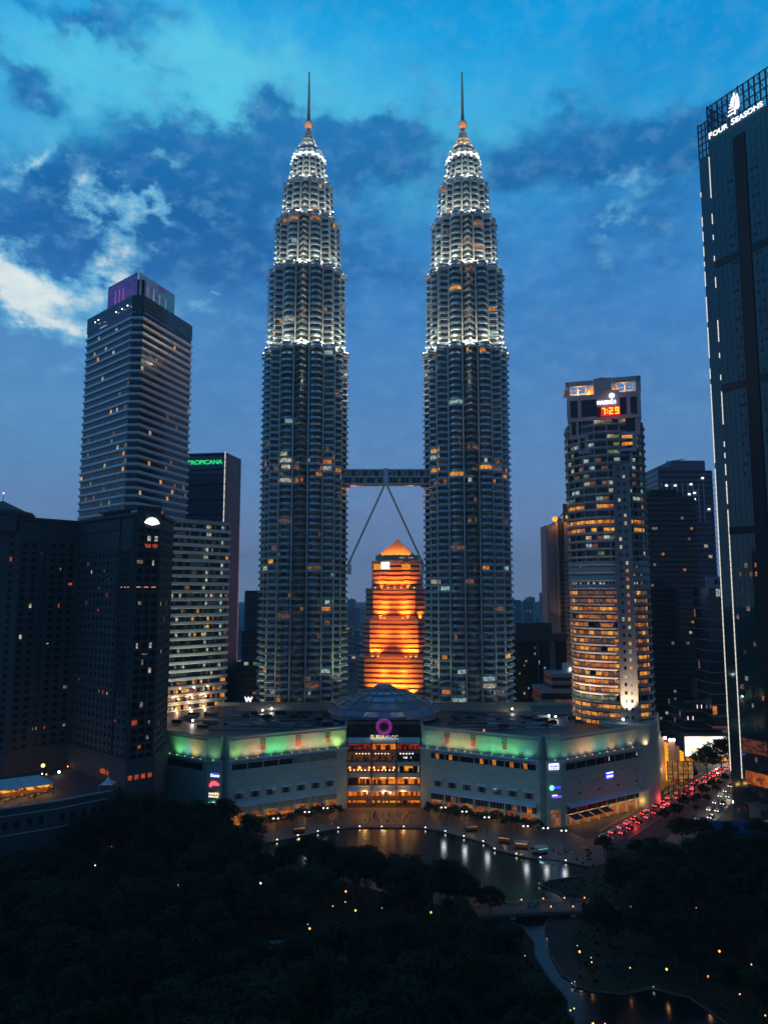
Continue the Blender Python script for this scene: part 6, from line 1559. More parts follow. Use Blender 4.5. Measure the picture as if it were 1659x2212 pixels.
for i in range(170):
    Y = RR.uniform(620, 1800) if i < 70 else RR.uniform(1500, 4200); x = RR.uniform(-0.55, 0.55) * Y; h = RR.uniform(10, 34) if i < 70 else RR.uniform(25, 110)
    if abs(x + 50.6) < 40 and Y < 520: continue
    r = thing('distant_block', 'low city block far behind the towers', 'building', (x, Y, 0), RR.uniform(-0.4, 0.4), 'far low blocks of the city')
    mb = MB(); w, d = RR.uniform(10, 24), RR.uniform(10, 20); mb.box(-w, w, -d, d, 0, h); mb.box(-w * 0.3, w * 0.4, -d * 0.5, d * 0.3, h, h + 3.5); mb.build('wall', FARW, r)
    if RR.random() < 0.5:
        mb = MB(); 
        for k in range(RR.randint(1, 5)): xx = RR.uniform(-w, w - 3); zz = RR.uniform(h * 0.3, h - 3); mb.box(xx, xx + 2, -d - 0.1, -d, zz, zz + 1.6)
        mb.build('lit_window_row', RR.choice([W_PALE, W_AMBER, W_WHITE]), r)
# ------------------------------------------------------------------ entrance pylons, big screen, hoarding beside the road
r = thing('entrance_pylon', 'tall pair of dark pylons with yellow lit edges beside the mall', 'pylon', (168, 402, 0)); cx = 168
X = lambda px: on_y(px, 1640, 398)[0] - cx
for a_, b2, zt, z0 in ((1427, 1438, 24, 0), (1438.5, 1446, 23, -1), (1446.5, 1461, 22, 0), (1462, 1470, 19, 0), (1470.5, 1480, 18.5, -1)):
    mb = MB()
    if z0 == 0: mb.box(X(a_), X(b2), -3, 3, 0, zt); mb.build('pier', STONE_PINK, r)
    else:
        for k in range(9): mb.box(X(a_), X(b2), -2.6, 2.4, 1 + k * (zt - 3) / 9, 0.5 + (k + 1) * (zt - 3) / 9)
        mb.build('light_panel', glow('pylon_yellow', s2l((255, 196, 22)), 1.15, s2l((240, 140, 16)), 0.6), r)
for px_ in (1439.5, 1450, 1458): mb = MB(); mb.ball((X(px_), -3.4, 23.6 if px_ < 1445 else 22.6), 0.75, 0, 10, 6); mb.build('flood_head', LAMP_WHITE, r)
point('pylon_glow', (X(1450), -7, 24), (1, 0.8, 0.5), 1500, 0.5, r); point('pylon_glow', (X(1430), -8, 8), (1, 0.5, 0.2), 1800, 0.5, r)
r = thing('glazed_canopy', 'small glazed entrance canopy with warm grid at the mall corner', 'canopy', (150, 380, 0))
mb = MB()
for i in range(5):
    for j in range(4): mb.face([(-7 + i * 2.6, -4, 8 + j * 2.1), (-4.8 + i * 2.6, -4, 8 + j * 2.1), (-4.8 + i * 2.6, -4 + 0.4, 9.8 + j * 2.1), (-7 + i * 2.6, -4 + 0.4, 9.8 + j * 2.1)])
mb.build('lit_panes', glow('canopy_panes', s2l((222, 160, 84)), 0.6, s2l((140, 86, 40)), 0.4), r)
mb = MB()
for i in range(6): mb.box(-7.2 + i * 2.6, -6.95 + i * 2.6, -4.1, -3.4, 0, 16.5)
for j in range(5): mb.box(-7.2, 6, -4.1, -3.5, 7.8 + j * 2.1, 8 + j * 2.1)
mb.build('frame', DARK, r)
mb = MB(); n = 10
for k in range(n):
    a0, a1 = pi * k / n, pi * (k + 1) / n
    mb.face([(-8 + 5 * cos(a0), -12, 4 + 3.4 * sin(a0)), (-8 + 5 * cos(a1), -12, 4 + 3.4 * sin(a1)), (-8 + 5 * cos(a1), -5, 4 + 3.4 * sin(a1)), (-8 + 5 * cos(a0), -5, 4 + 3.4 * sin(a0))])
mb.build('barrel_roof', glow('barrel_glow', s2l((206, 130, 48)), 0.6, s2l((110, 60, 22)), 0.5), r)
mb = MB()
for k in range(n + 1): a0 = pi * k / n; mb.beam((-8 + 5.05 * cos(a0), -12, 4 + 3.45 * sin(a0)), (-8 + 5.05 * cos(a0), -5, 4 + 3.45 * sin(a0)), 0.18)
mb.tube((-12.9, -12, 0), (-12.9, -12, 4), 0.2, 0.2, 6); mb.tube((-3.1, -12, 0), (-3.1, -12, 4), 0.2, 0.2, 6); mb.build('rib', DARK, r)
Yv = 448
sx0, sz1 = on_y(1478, 1592, Yv); sx1, sz0 = on_y(1592, 1638, Yv)
r = thing('lit_storefront', 'brilliant white lit frontage over amber shops across the road', 'storefront', ((sx0 + sx1) / 2, Yv + 5, 0)); cx = (sx0 + sx1) / 2; w = (sx1 - sx0) / 2
mb = MB(); mb.box(-w, w, -4.4, 6, 0, sz1 + 0.4); mb.build('wall', CONC_DK, r)
mb = MB(); mb.box(-w + 0.4, w + 8, -5.2, -4.5, sz0 + 1.0, sz1); mb.build('light_wall', glow('screen_white', (1.0, 0.96, 0.9), 1.7, (0.75, 0.5, 0.28), 0.16, 0.32, 0.58, True), r)
mb = MB(); mb.box(-w, w + 6, -5.0, -4.5, 0.4, sz0 + 0.7); mb.build('shop_front', glow('amber_shops', s2l((255, 180, 50)), 1.0, s2l((150, 70, 20)), 0.7), r)
mb = MB()
for k in range(12): x = -w + 2 * w * k / 11; mb.box(x - 0.15, x + 0.15, -5.5, -5.0, 0.2, sz0 + 0.9)
mb.box(-w, w + 6, -6.4, -5.0, sz0 + 0.5, sz0 + 0.9); mb.build('shop_frame', DARK, r)
point('street_glow', (0, -12, 6), (1, 0.85, 0.65), 3500, 1.0, r); point('street_glow', (10, -16, 4), (1, 0.6, 0.3), 2500, 1.0, r)
r = thing('hoarding', 'long dark blue site hoarding at the lower right', 'hoarding', (150, 318, 0), radians(-4))
mb = MB(); mb.box(-16, 30, -0.1, 0.1, 0, 5.0)
for k in range(16): mb.box(-16 + k * 3, -15.8 + k * 3, -0.2, -0.1, 0, 5.05)
mb.build('panels', mk('hoarding_blue', (0.03, 0.12, 0.32), 0.6, 0, 0.2), r)
mb = MB()
for k in range(16): mb.beam((-15 + k * 3, 0.1, 4.4), (-15 + k * 3, 2.2, 0), 0.12)
mb.build('brace', DARK, r)
r = thing('orange_lit_lobby', 'low lobby glowing orange at the foot of the tall cropped tower', 'building', (163, 333, 0))
mb = MB(); mb.box(-3, 24, -14, -4, 0, 9.0); mb.build('wall', CONC_DK, r)
mb = MB()
for k in range(7): mb.box(-2.2 + k * 3.6, 0.6 + k * 3.6, -14.2, -14.05, 0.5, 5.0)
mb.build('lit_glazing', glow('lobby_glow2', s2l((228, 118, 34)), 0.7, s2l((110, 46, 14)), 0.35), r)
mb = MB(); mb.box(-3.6, 24, -15.5, -3.5, 9.0, 9.7); mb.build('roof', CONC_DK, r)
mb = MB(); mb.beam((3, -15.4, 8.4), (16, -15.4, 6.4), 0.6, 0.5); mb.build('light_strip', LED, r)

# ------------------------------------------------------------------ people, cars, lamps
def person_mesh(pose):
    """one continuous figure grown from a jointed skeleton"""
    st_ = {'walk': 0.22, 'stand': 0.04}[pose]
    V = [(0, 0, 0.95), (0, 0, 1.2), (0, 0, 1.42), (0, 0.01, 1.53), (0, 0.0, 1.66), (0, 0, 1.74),
         (0.09, 0, 0.9), (0.1, -st_, 0.49), (0.1, -st_ * 0.9, 0.08), (0.1, -st_ * 0.9 - 0.14, 0.03),
         (-0.09, 0, 0.9), (-0.1, st_ * 0.6, 0.49), (-0.1, st_ * 1.5, 0.1), (-0.1, st_ * 1.5 - 0.13, 0.04),
         (0.19, 0, 1.40), (0.24, st_ * 0.5, 1.12), (0.25, st_ * 0.2 - 0.06, 0.86), (0.25, st_ * 0.2 - 0.08, 0.77),
         (-0.19, 0, 1.40), (-0.24, -st_ * 0.5, 1.12), (-0.25, -st_ * 0.9 - 0.02, 0.87), (-0.25, -st_ - 0.03, 0.78)]
    Ed = [(0, 1), (1, 2), (2, 3), (3, 4), (4, 5), (0, 6), (6, 7), (7, 8), (8, 9), (0, 10), (10, 11), (11, 12), (12, 13), (2, 14), (14, 15), (15, 16), (16, 17), (2, 18), (18, 19), (19, 20), (20, 21)]
    Rr = [.15, .14, .15, .055, .10, .085, .085, .06, .045, .04, .085, .06, .045, .04, .06, .045, .035, .04, .06, .045, .035, .04]
    me = bpy.data.meshes.new('person'); me.from_pydata(V, Ed, [])
    o = bpy.data.objects.new('person', me); C.objects.link(o)
    o.modifiers.new('skin', 'SKIN'); o.modifiers.new('sub', 'SUBSURF').levels = 1
    for i, sv in enumerate(me.skin_vertices[0].data): sv.radius = (Rr[i], Rr[i] * (0.75 if i < 3 else 1)); sv.use_root = (i == 0)
    dg = bpy.context.evaluated_depsgraph_get()
    res = bpy.data.meshes.new_from_object(o.evaluated_get(dg))
    bpy.data.objects.remove(o)
    return res
CL_ = [mk('cloth_dark', (0.03, 0.03, 0.04), 0.9), mk('cloth_blue', (0.06, 0.09, 0.18), 0.9), mk('cloth_red', (0.25, 0.05, 0.05), 0.9), mk('cloth_pale', (0.5, 0.48, 0.45), 0.9)]
SKIN = mk('skin', (0.30, 0.17, 0.11), 0.6, 0, 0.05); HAIR = mk('hair', (0.012, 0.01, 0.01), 0.6)
PM = {}
for pose in ('walk', 'stand'):
    base_ = person_mesh(pose)
    for ci, m_ in enumerate(CL_):
        me = base_.copy(); me.materials.clear()
        for x in (m_, SKIN, CL_[0]): me.materials.append(x)
        for p in me.polygons:
            z = p.center.z; p.material_index = 1 if z > 1.5 or (abs(p.center.x) > 0.2 and z < 0.9) else (2 if z < 0.92 else 0)
            p.use_smooth = True
        PM[pose, ci] = me
hm = MB(); hm.ball((0, 0.02, 1.70), 0.105, 0, 8, 5); HAIRM = hm.mesh('hair', HAIR)
RP = random.Random(77)
NAMEC = ['black', 'blue', 'red', 'pale']
def person(x, y, z, place, grp):
    pose = RP.choice(['walk', 'stand']); ci = RP.choice([0, 0, 0, 1, 2, 3])
    o = link('person', PM[pose, ci], None, (x, y, z)); o.rotation_euler = (0, 0, RP.uniform(0, 2 * pi)); s = RP.uniform(0.9, 1.06); o.scale = (s, s, s)
    tag(o, '%s person in %s top %s' % ('walking' if pose == 'walk' else 'standing', NAMEC[ci], place), 'person', grp)
    link('hair', HAIRM, o)
for k in range(46): person(RP.uniform(-15.5, 15.5), RP.uniform(331, 344), 0.012, 'on the paved plaza before the glowing atrium', 'people on the plaza')
for k in range(26): person(RP.uniform(-16, 16), RP.uniform(351.2, 354), 0.95, 'at the glowing atrium entrance', 'people at the atrium entrance')
for k in range(24):
    t = RP.random(); person(44 + 30 * t + RP.uniform(-3, 3), 308 - 15 * t + RP.uniform(-4, 4), 0.01, 'on the lamp lit lakeside promenade at right', 'people on the right promenade')
for k in range(12):
    t = RP.random(); person(-20 - 22 * t, 328 - 12 * t + RP.uniform(-1.5, 3), 0.01, 'on the dim lakeside promenade at left', 'people on the left promenade')

CARP = [mk('car_paint_white', (0.6, 0.6, 0.6), 0.3, 0.1, 0.05), mk('car_paint_black', (0.02, 0.02, 0.022), 0.25, 0.2, 0.05), mk('car_paint_silver', (0.35, 0.36, 0.37), 0.3, 0.5, 0.05), mk('car_paint_red', (0.3, 0.02, 0.02), 0.3, 0.1, 0.05)]
CARN = ['white', 'black', 'silver', 'dark red']
TYRE = mk('tyre_rubber', (0.02, 0.02, 0.02), 0.8); RIM = mk('wheel_rim', (0.4, 0.4, 0.42), 0.3, 0.8)
def car_proto(ci):
    t = thing('car', 'x', 'car', (0, -500, 0))
    prof = [(-2.15, 0.30), (-2.2, 0.62), (-2.05, 0.82), (-1.55, 0.92), (-0.95, 0.95), (-0.35, 1.38), (0.75, 1.44), (1.5, 1.05), (2.1, 0.95), (2.2, 0.6), (2.15, 0.3)]
    mb = MB(); n = len(prof); secs = [(-0.86, 0.0), (-0.8, 0.06), (0.8, 0.06), (0.86, 0.0)]
    for (x0, a0), (x1, a1) in zip(secs, secs[1:]):
        for k in range(n - 1):
            mb.face([(x0, prof[k][0], prof[k][1] + a0 * (prof[k][1] > 0.9)), (x1, prof[k][0], prof[k][1] + a1 * (prof[k][1] > 0.9)), (x1, prof[k + 1][0], prof[k + 1][1] + a1 * (prof[k + 1][1] > 0.9)), (x0, prof[k + 1][0], prof[k + 1][1] + a0 * (prof[k + 1][1] > 0.9))][::-1])
    for x in (-0.86, 0.86): mb.face([(x, y, z) for y, z in prof][::(1 if x > 0 else -1)])
    mb.box(-0.8, 0.8, -2.1, 2.1, 0.22, 0.32)
    mb.build('body', CARP[ci], t)
    mb = MB(); mb.face([(-0.7, -0.97, 0.99), (0.7, -0.97, 0.99), (0.66, -0.42, 1.39), (-0.66, -0.42, 1.39)]); mb.face([(0.7, 1.47, 1.12), (-0.7, 1.47, 1.12), (-0.66, 0.84, 1.46), (0.66, 0.84, 1.46)])
    for x in (-0.868, 0.868): mb.face([(x, -0.85, 0.96), (x, -0.35, 1.32), (x, 0.72, 1.36), (x, 1.3, 1.0)][::(1 if x > 0 else -1)])
    mb.build('window_glass', GLASS, t)
    for x in (-0.8, 0.8):
        for y in (-1.35, 1.35):
            mb = MB(); mb.tube((x - 0.1, y, 0.32), (x + 0.1, y, 0.32), 0.32, 0.32, 14); w_ = mb.build('wheel', TYRE, t)
            mb = MB(); s_ = 0.105 if x > 0 else -0.105; mb.tube((x + s_ * 0.6, y, 0.32), (x + s_, y, 0.32), 0.2, 0.2, 10); mb.build('rim', RIM, w_)
    for x in (-0.62, 0.62):
        mb = MB(); mb.box(x - 0.19, x + 0.19, -2.24, -2.12, 0.58, 0.76); mb.build('headlight', HEAD, t)
        mb = MB(); mb.box(x - 0.2, x + 0.2, 2.13, 2.24, 0.66, 0.9); mb.build('tail_light', RED_TAIL, t)
    return t
PROTO = [car_proto(i) for i in range(4)]
USED = [False] * 4
RC = random.Random(4)
def place_car(x, y, z, rz, label, grp):
    ci = RC.choice([0, 0, 1, 1, 2, 2, 3])
    lab = label % CARN[ci]
    if not USED[ci]:
        USED[ci] = True; o = PROTO[ci]; o.location = (x, y, z); o.rotation_euler = (0, 0, rz); o['label'] = lab; o['group'] = grp
    else: o = dup(PROTO[ci], (x, y, z), rz, lab, grp)
    return o
def along(road, s):
    for i in range(len(road) - 1):
        a, b_ = Vector(road[i]), Vector(road[i + 1]); L = (b_ - a).length
        if s <= L: d = (b_ - a) / L; return a + d * s, d
        s -= L
    return b_, d
def row(road, s0, s1, step, off, forward, z, label, grp):
    s = s0
    while s < s1:
        p, d = along(road, s); nn = Vector((-d.y, d.x)); p = p + nn * off
        ang = atan2(d.y, d.x) + (pi / 2 if forward else -pi / 2)
        place_car(p.x, p.y, z, ang, label, grp); s += step * RC.uniform(0.85, 1.5)
# car fronts point to local -y; forward cars show their tail lights to the viewer
row(ROAD_A, 42, 255, 7.6, 1.7, True, 0.032, '%s car with red tail lights in the left file beside the mall', 'queue with red tail lights, left file')
row(ROAD_A, 40, 235, 8.4, -1.8, True, 0.032, '%s car with red tail lights in the right file beside the mall', 'queue with red tail lights, right file')
row(ROAD_B, 38, 190, 13, 1.7, False, 0.036, '%s car with white headlights oncoming beside the median', 'oncoming cars, file by the median')
row(ROAD_B, 44, 200, 14, -1.8, False, 0.036, '%s car with white headlights oncoming beside the tall cropped tower', 'oncoming cars, outer file')
for x, y, s_ in ((110, 330, 1), (134, 358, 1), (160, 388, 1), (182, 412, 1)): point('brake_glow', (x, y, 3.0), (1, 0.05, 0.04), 1200, 0.6)
for x, y in ((150, 343), (172, 374), (192, 402)): point('headlight_glow', (x, y, 4.0), (1, 0.78, 0.5), 1300, 0.6)

def lamp_proto(kind):
    h = {'street': 7.5, 'bollard': 0.9, 'park': 4.0, 'bridge': 1.5}[kind]
    t = thing({'street': 'street_lamp', 'bollard': 'bollard_light', 'park': 'park_lamp', 'bridge': 'bridge_lamp'}[kind], 'x', 'lamp', (0, -520, 0))
    mb = MB(); mb.tube((0, 0, 0), (0, 0, h), 0.10 if h > 2 else 0.07, 0.06, 8); mb.tube((0, 0, 0), (0, 0, 0.3), 0.2, 0.16, 8)
    if kind == 'street':
        for s_ in (-1, 1): mb.tube((0, 0, h - 0.1), (s_ * 0.9, 0, h + 0.25), 0.05, 0.04, 6)
    mb.build('pole', DARK, t)
    return t, h
def lamp(kind, x, y, z, label, grp, mat_, colr, watts, r=0.3, hh=None):
    t, h = lamp_proto(kind)
    t.location = (x, y, z); tag(t, label, 'lamp', grp)
    if hh: t.scale = (1, 1, hh / h)
    mb = MB()
    if kind == 'street':
        for s_ in (-1, 1): mb.ball((s_ * 0.9, 0, h + 0.05), 0.34, 0, 10, 6, 0.7)
    else: mb.ball((0, 0, h + r * 0.6), r, 0, 10, 6)
    mb.build('lamp_head', mat_, t)
    if watts: point('lamp_light', (0, -0.2, h + (1.3 if kind == 'street' else 0.5)), colr, watts, 0.8 if kind == 'street' else 0.3, t)
WH = glow('street_lamp_white', (1.0, 0.97, 0.88), 3.2)
for px_, py_ in ((711, 1768), (796, 1778 - 16), (836 - 121, 1775)): pass
for i, (x, y) in enumerate(((-45, 313), (-33, 322), (-25.5, 327.5), (26, 328.5), (34.5, 322.5), (43, 314.5), (57, 303), (64.5, 300.5), (71, 297.5))):
    lamp('street', x, y, 0.01, 'twin headed white lamp post on the lakeside promenade', 'white lamp posts of the promenade', WH, (0.8, 0.9, 1.0), 380)
def shore_pts(P, step):
    out = []; carry = 0
    for a, b_ in zip(P, P[1:]):
        a, b_ = Vector(a), Vector(b_); L = (b_ - a).length; s = carry
        while s < L: out.append(a + (b_ - a) * (s / L)); s += step
        carry = s - L
    return out
for p in shore_pts(FAR_SHORE, 9.5): lamp('bollard', p.x, p.y, 0.45, 'small glowing kerb light along the far lake edge', 'kerb lights of the far lake edge', LAMP_WHITE, (1, 0.9, 0.75), 14, 0.22, 0.3)
for p in shore_pts(RIGHT_SHORE[2:], 24): lamp('bollard', p.x, p.y, 0.4, 'small pale kerb light along the stream edge', 'kerb lights of the stream edge', glow('lamp_faint', (0.8, 1.0, 0.95), 1.0), (1, 1, 0.9), 6, 0.16, 0.3)
for p in shore_pts(POND[:8], 22): lamp('bollard', p.x, p.y, 0.35, 'small pale kerb light along the lower pond', 'kerb lights of the lower pond', glow('lamp_faint', (0.8, 1.0, 0.95), 1.0), (1, 1, 0.9), 6, 0.16, 0.3)
LO = (1.0, 0.42, 0.12)
OBJ_PARK = [  # px, py on the photograph at 1659 wide, lifted lamps seen through gaps in the crowns; warm or white
    (241, 1829, 0), (206, 1869, 1), (260, 1912, 0), (385, 1912, 2), (563, 1908, 1), (747, 1926, 2), (768, 1967, 2), (746, 1948, 0), (719, 1957, 0), (931, 1971, 2), (825, 1961, 3),
    (1559, 1927, 1), (1504, 1960, 0), (1362, 1958, 0), (1554, 2055, 2), (1628, 2068, 0), (1623, 2083, 0), (1440, 2094, 2), (1530, 2110, 2), (1598, 2147, 0), (1653, 2193, 0), (1361, 2090, 0), (669, 2006, 2), (665, 1996, 3), (862, 1853, 3), (1247, 2042, 3), (1277, 2068, 3), (1252, 2056, 2), (1278, 2078, 0), (1232, 2182, 0), (1240, 2178, 0), (1281, 2212, 2), (1307, 2211, 0), (1134, 2064, 3), (465, 2085, 3)]
PL_ = {0: glow('park_lamp_warm', (1.0, 0.5, 0.2), 2.2), 1: glow('park_lamp_white', (0.95, 0.97, 1.0), 3.5), 2: glow('park_lamp_orange', (1.0, 0.34, 0.08), 3.5), 3: glow('park_lamp_pale', (0.85, 1.0, 0.8), 1.2)}
PARK_LAMPS = []
for px_, py_, k in OBJ_PARK:
    hz = 4.6 if k in (1, 2) else 4.2
    x, y = on_z(px_, py_, hz); PARK_LAMPS.append((x, y, k))
    col_n = {0: 'small warm', 1: 'bright white', 2: 'bright orange', 3: 'faint pale'}[k]
    lamp('park', x, y, 0.0, '%s park lamp on a thin post %s' % (col_n, 'among dark trees left of the lake' if px_ < 600 else ('among dark trees in front of the lake' if px_ < 1100 else 'among dark trees right of the stream')), 'lamps among the park trees', PL_[k], LO if k in (0, 2) else (0.9, 0.95, 1.0), {0: 14, 1: 30, 2: 50, 3: 8}[k], {0: 0.17, 1: 0.27, 2: 0.27, 3: 0.13}[k], hz - 0.3)

# ------------------------------------------------------------------ footbridge and pavilion
b0, b1 = on_z(1027, 1967, 2.2), on_z(1330, 1955, 2.2)
bx, by = (b0[0] + b1[0]) / 2, (b0[1] + b1[1]) / 2
fb = thing('footbridge', 'long low footbridge with railings over the dark stream', 'bridge', (bx, by, 0), atan2(b1[1] - b0[1], b1[0] - b0[0]))
Lb = hypot(b1[0] - b0[0], b1[1] - b0[1]) / 2
mb = MB(); n = 16
for k in range(n):
    x0, x1 = -Lb + 2 * Lb * k / n, -Lb + 2 * Lb * (k + 1) / n; z0 = 1.4 + 0.7 * (1 - (x0 / Lb) ** 2); z1 = 1.4 + 0.7 * (1 - (x1 / Lb) ** 2)
    mb.face([(x0, -3.2, z0), (x1, -3.2, z1), (x1, 3.2, z1), (x0, 3.2, z0)]); mb.face([(x0, -3.2, z0 - 0.9), (x1, -3.2, z1 - 0.9), (x1, -3.2, z1), (x0, -3.2, z0)]); mb.face([(x0, 3.2, z0), (x1, 3.2, z1), (x1, 3.2, z1 - 0.9), (x0, 3.2, z0 - 0.9)])
mb.build('deck', CONC_DK, fb)
for yy in (-3.1, 3.1):
    mb = MB()
    for k in range(n):
        x0, x1 = -Lb + 2 * Lb * k / n, -Lb + 2 * Lb * (k + 1) / n; z0 = 1.4 + 0.7 * (1 - (x0 / Lb) ** 2); z1 = 1.4 + 0.7 * (1 - (x1 / Lb) ** 2)
        for h in (0.4, 0.75, 1.1): mb.beam((x0, yy, z0 + h), (x1, yy, z1 + h), 0.07 if h < 1 else 0.12)
        mb.beam((x0, yy, z0), (x0, yy, z0 + 1.1), 0.09)
    mb.build('railing', STEEL_DK, fb)
for x in (-Lb * 0.5, Lb * 0.35): mb = MB(); mb.box(x - 0.8, x + 0.8, -2.8, 2.8, -0.5, 1.1); mb.build('pier', CONC, fb)
for k, (px_, py_) in enumerate(((1036, 1958), (1084, 1957), (1131, 1955), (1179, 1954), (1225, 1952), (1271, 1953), (1318, 1953))):
    x, y = on_z(px_, py_, 3.6); y = by + (x - bx) * (b1[1] - b0[1]) / (b1[0] - b0[0]) + 2.6
    lamp('bridge', x, y, 1.5 + 0.7 * (1 - ((x - bx) / Lb) ** 2), 'little orange lamp on the far rail of the footbridge', 'orange lamps on the footbridge', PL_[2], LO, 24, 0.2)
for px_, py_ in ((1198, 1975), (1247, 1975)):
    x, y = on_z(px_, py_, 3.4); lamp('bridge', x, by - 2.6, 1.9, 'little orange lamp on the near rail of the footbridge', 'orange lamps on the near footbridge rail', PL_[2], LO, 24, 0.2)
for k in range(14): x = RP.uniform(-0.6, 0.4) * Lb; person(bx + x, by + RP.uniform(-2.5, 2.5), 1.42 + 0.7 * (1 - (x / Lb) ** 2), 'crossing the dark footbridge', 'people on the footbridge')
pv = thing('park_pavilion', 'low park shelter with pale teal lit roof edges among the trees', 'pavilion', (-18, 214, 0), radians(6))
mb = MB(); mb.box(-14, -5, -3, 3, 3.2, 3.5); mb.box(2, 8, -2, 4, 4.0, 4.3); mb.build('flat_roof', mk('teal_roof', (0.10, 0.22, 0.22), 0.6), pv)
for x in (-13.6, -9.5, -5.4, 2.3, 7.6): mb = MB(); mb.tube((x, -1.5, 0), (x, -1.5, 3.3 if x < 0 else 4.1), 0.14, 0.14, 8); mb.build('post', DARK, pv)
mb = MB(); mb.box(-4.4, 1.4, 2.8, 3.0, 0.2, 3.4); mb.build('lit_wall', glow('shelter_olive', s2l((84, 76, 40)), 0.5, s2l((30, 30, 20)), 0.6), pv)
point('shelter_lamp', (-9, -1, 2.9), (0.6, 0.9, 0.9), 90, 0.3, pv); point('shelter_lamp', (5, -3, 3.4), (1.0, 0.8, 0.75), 160, 0.3, pv)
for i, (x, y, m_) in enumerate(((54.5, 299.5, 1), (49, 306, 0), (-36, 318.5, 0), (61, 293.5, 2), (37, 320.5, 0))):
    t = thing('kiosk', ['orange lit kiosk with flat canopy on the promenade', 'white topped kiosk on the promenade', 'tiny blue lit kiosk at the end of the promenade'][m_], 'kiosk', (x, y, 0.01), rnd.uniform(-0.4, 0.4), 'kiosks on the promenade')
    mb = MB(); mb.box(-2.6, 2.6, -1.6, 1.6, 2.6, 2.85); mb.build('canopy', [STONE_HOTEL, BLW, BLW][m_], t)
    mb = MB(); mb.box(-2.2, 2.2, -1.1, 1.1, 0, 1.0); mb.build('counter', DARK, t)
    for px_ in (-2.3, 2.3): mb = MB(); mb.tube((px_, -1.3, 0), (px_, -1.3, 2.6), 0.07, 0.07, 6); mb.build('post', DARK, t)
    mb = MB(); mb.box(-2.2, 2.2, -1.62, -1.58, 2.25, 2.6); mb.build('lit_fascia', [W_ORANGE, W_AMBER, glow('kiosk_blue', (0.1, 0.5, 0.7), 0.9)][m_], t)
    point('kiosk_lamp', (0, -0.6, 2.2), [(1, 0.5, 0.15), (1, 0.6, 0.3), (0.2, 0.7, 1.0)][m_], 130, 0.2, t)

# ------------------------------------------------------------------ trees
LEAF = []
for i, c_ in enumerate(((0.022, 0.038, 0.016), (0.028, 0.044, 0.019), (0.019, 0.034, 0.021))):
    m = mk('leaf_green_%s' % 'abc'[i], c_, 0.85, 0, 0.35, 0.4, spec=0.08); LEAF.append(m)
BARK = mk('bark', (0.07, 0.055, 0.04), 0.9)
def tree_meshes(seed, R, H, nl, leaf=0.8, flat=0.62, trunk_r=0.32):
    T = random.Random(seed); mb = MB()
    zc = H - R * flat * 0.95
    base_h = max(1.5, zc - R * flat * 0.9)
    mb.tube((0, 0, 0), (0.15, 0.1, base_h), trunk_r, trunk_r * 0.7, 8)
    clumps = []
    nlimb = 7
    for k in range(nlimb):
        a = 2 * pi * k / nlimb + T.uniform(-0.3, 0.3); rr = R * T.uniform(0.45, 0.72); z = zc + R * flat * T.uniform(-0.35, 0.4)
        e = (rr * cos(a), rr * sin(a), z); mb.tube((0.15, 0.1, base_h * T.uniform(0.75, 1)), e, trunk_r * 0.45, 0.06, 6)
        clumps.append((e, R * T.uniform(0.32, 0.5)))
        a2 = a + T.uniform(-0.5, 0.5); e2 = (R * 0.85 * cos(a2), R * 0.85 * sin(a2), z - R * 0.08 + T.uniform(-0.4, 0.6)); mb.tube(e, e2, 0.08, 0.03, 5); clumps.append((e2, R * T.uniform(0.2, 0.3)))
    for k in range(5): clumps.append(((T.uniform(-0.4, 0.4) * R, T.uniform(-0.4, 0.4) * R, zc + R * flat * T.uniform(0.35, 0.8)), R * T.uniform(0.28, 0.42)))
    trunk = mb.mesh('trunk', BARK)
    cm = MB(); tot = sum(r * r for _, r in clumps)
    for (c, r) in clumps:
        for k in range(int(nl * r * r / tot)):
            u = T.uniform(-1, 1); a = T.uniform(0, 2 * pi); q_ = sqrt(1 - u * u); rr = r * (T.uniform(0.55, 1.08))
            p = Vector((c[0] + rr * q_ * cos(a), c[1] + rr * q_ * sin(a), c[2] + rr * u * flat * 1.15))
            d1 = Vector((T.uniform(-1, 1), T.uniform(-1, 1), T.uniform(-0.5, 0.5))).normalized(); d2 = d1.cross(Vector((T.uniform(-0.6, 0.6), T.uniform(-0.6, 0.6), 1))).normalized()
            s = leaf * T.uniform(0.5, 1.1)
            cm.face([p - d1 * s, p - d2 * s * 0.55, p + d1 * s, p + d2 * s * 0.55])
    return trunk, cm
VAR = []
for i, (R, H, nl, fl) in enumerate(((6.2, 14, 2600, 0.62), (7.2, 15.5, 3000, 0.55), (5.2, 12.5, 2200, 0.75), (6.6, 17, 2800, 0.8), (4.4, 10, 1800, 0.7))):
    t_, cm = tree_meshes(200 + i, R, H, nl, 0.62, fl)
    VAR.append((t_, [cm.mesh('crown', lm) for lm in LEAF], R, H))
SMALL = []
for i in range(2):
    t_, cm = tree_meshes(300 + i, 2.3, 5.6 + i, 700, 0.34, 0.8, 0.13); SMALL.append((t_, [cm.mesh('crown', lm) for lm in LEAF], 2.3, 5.6 + i))
RT = random.Random(19)
TREES = []
LIM = [(0, 1770), (150, 1745), (240, 1705), (340, 1692), (412, 1701), (505, 1719), (531, 1733), (581, 1760), (640, 1788), (704, 1800), (740, 1822), (780, 1816), (830, 1812), (870, 1836), (1000, 1858), (1030, 1876), (1085, 1900), (1239, 1905), (1255, 1878), (1330, 1845), (1400, 1826), (1480, 1796), (1560, 1772), (1659, 1800)]
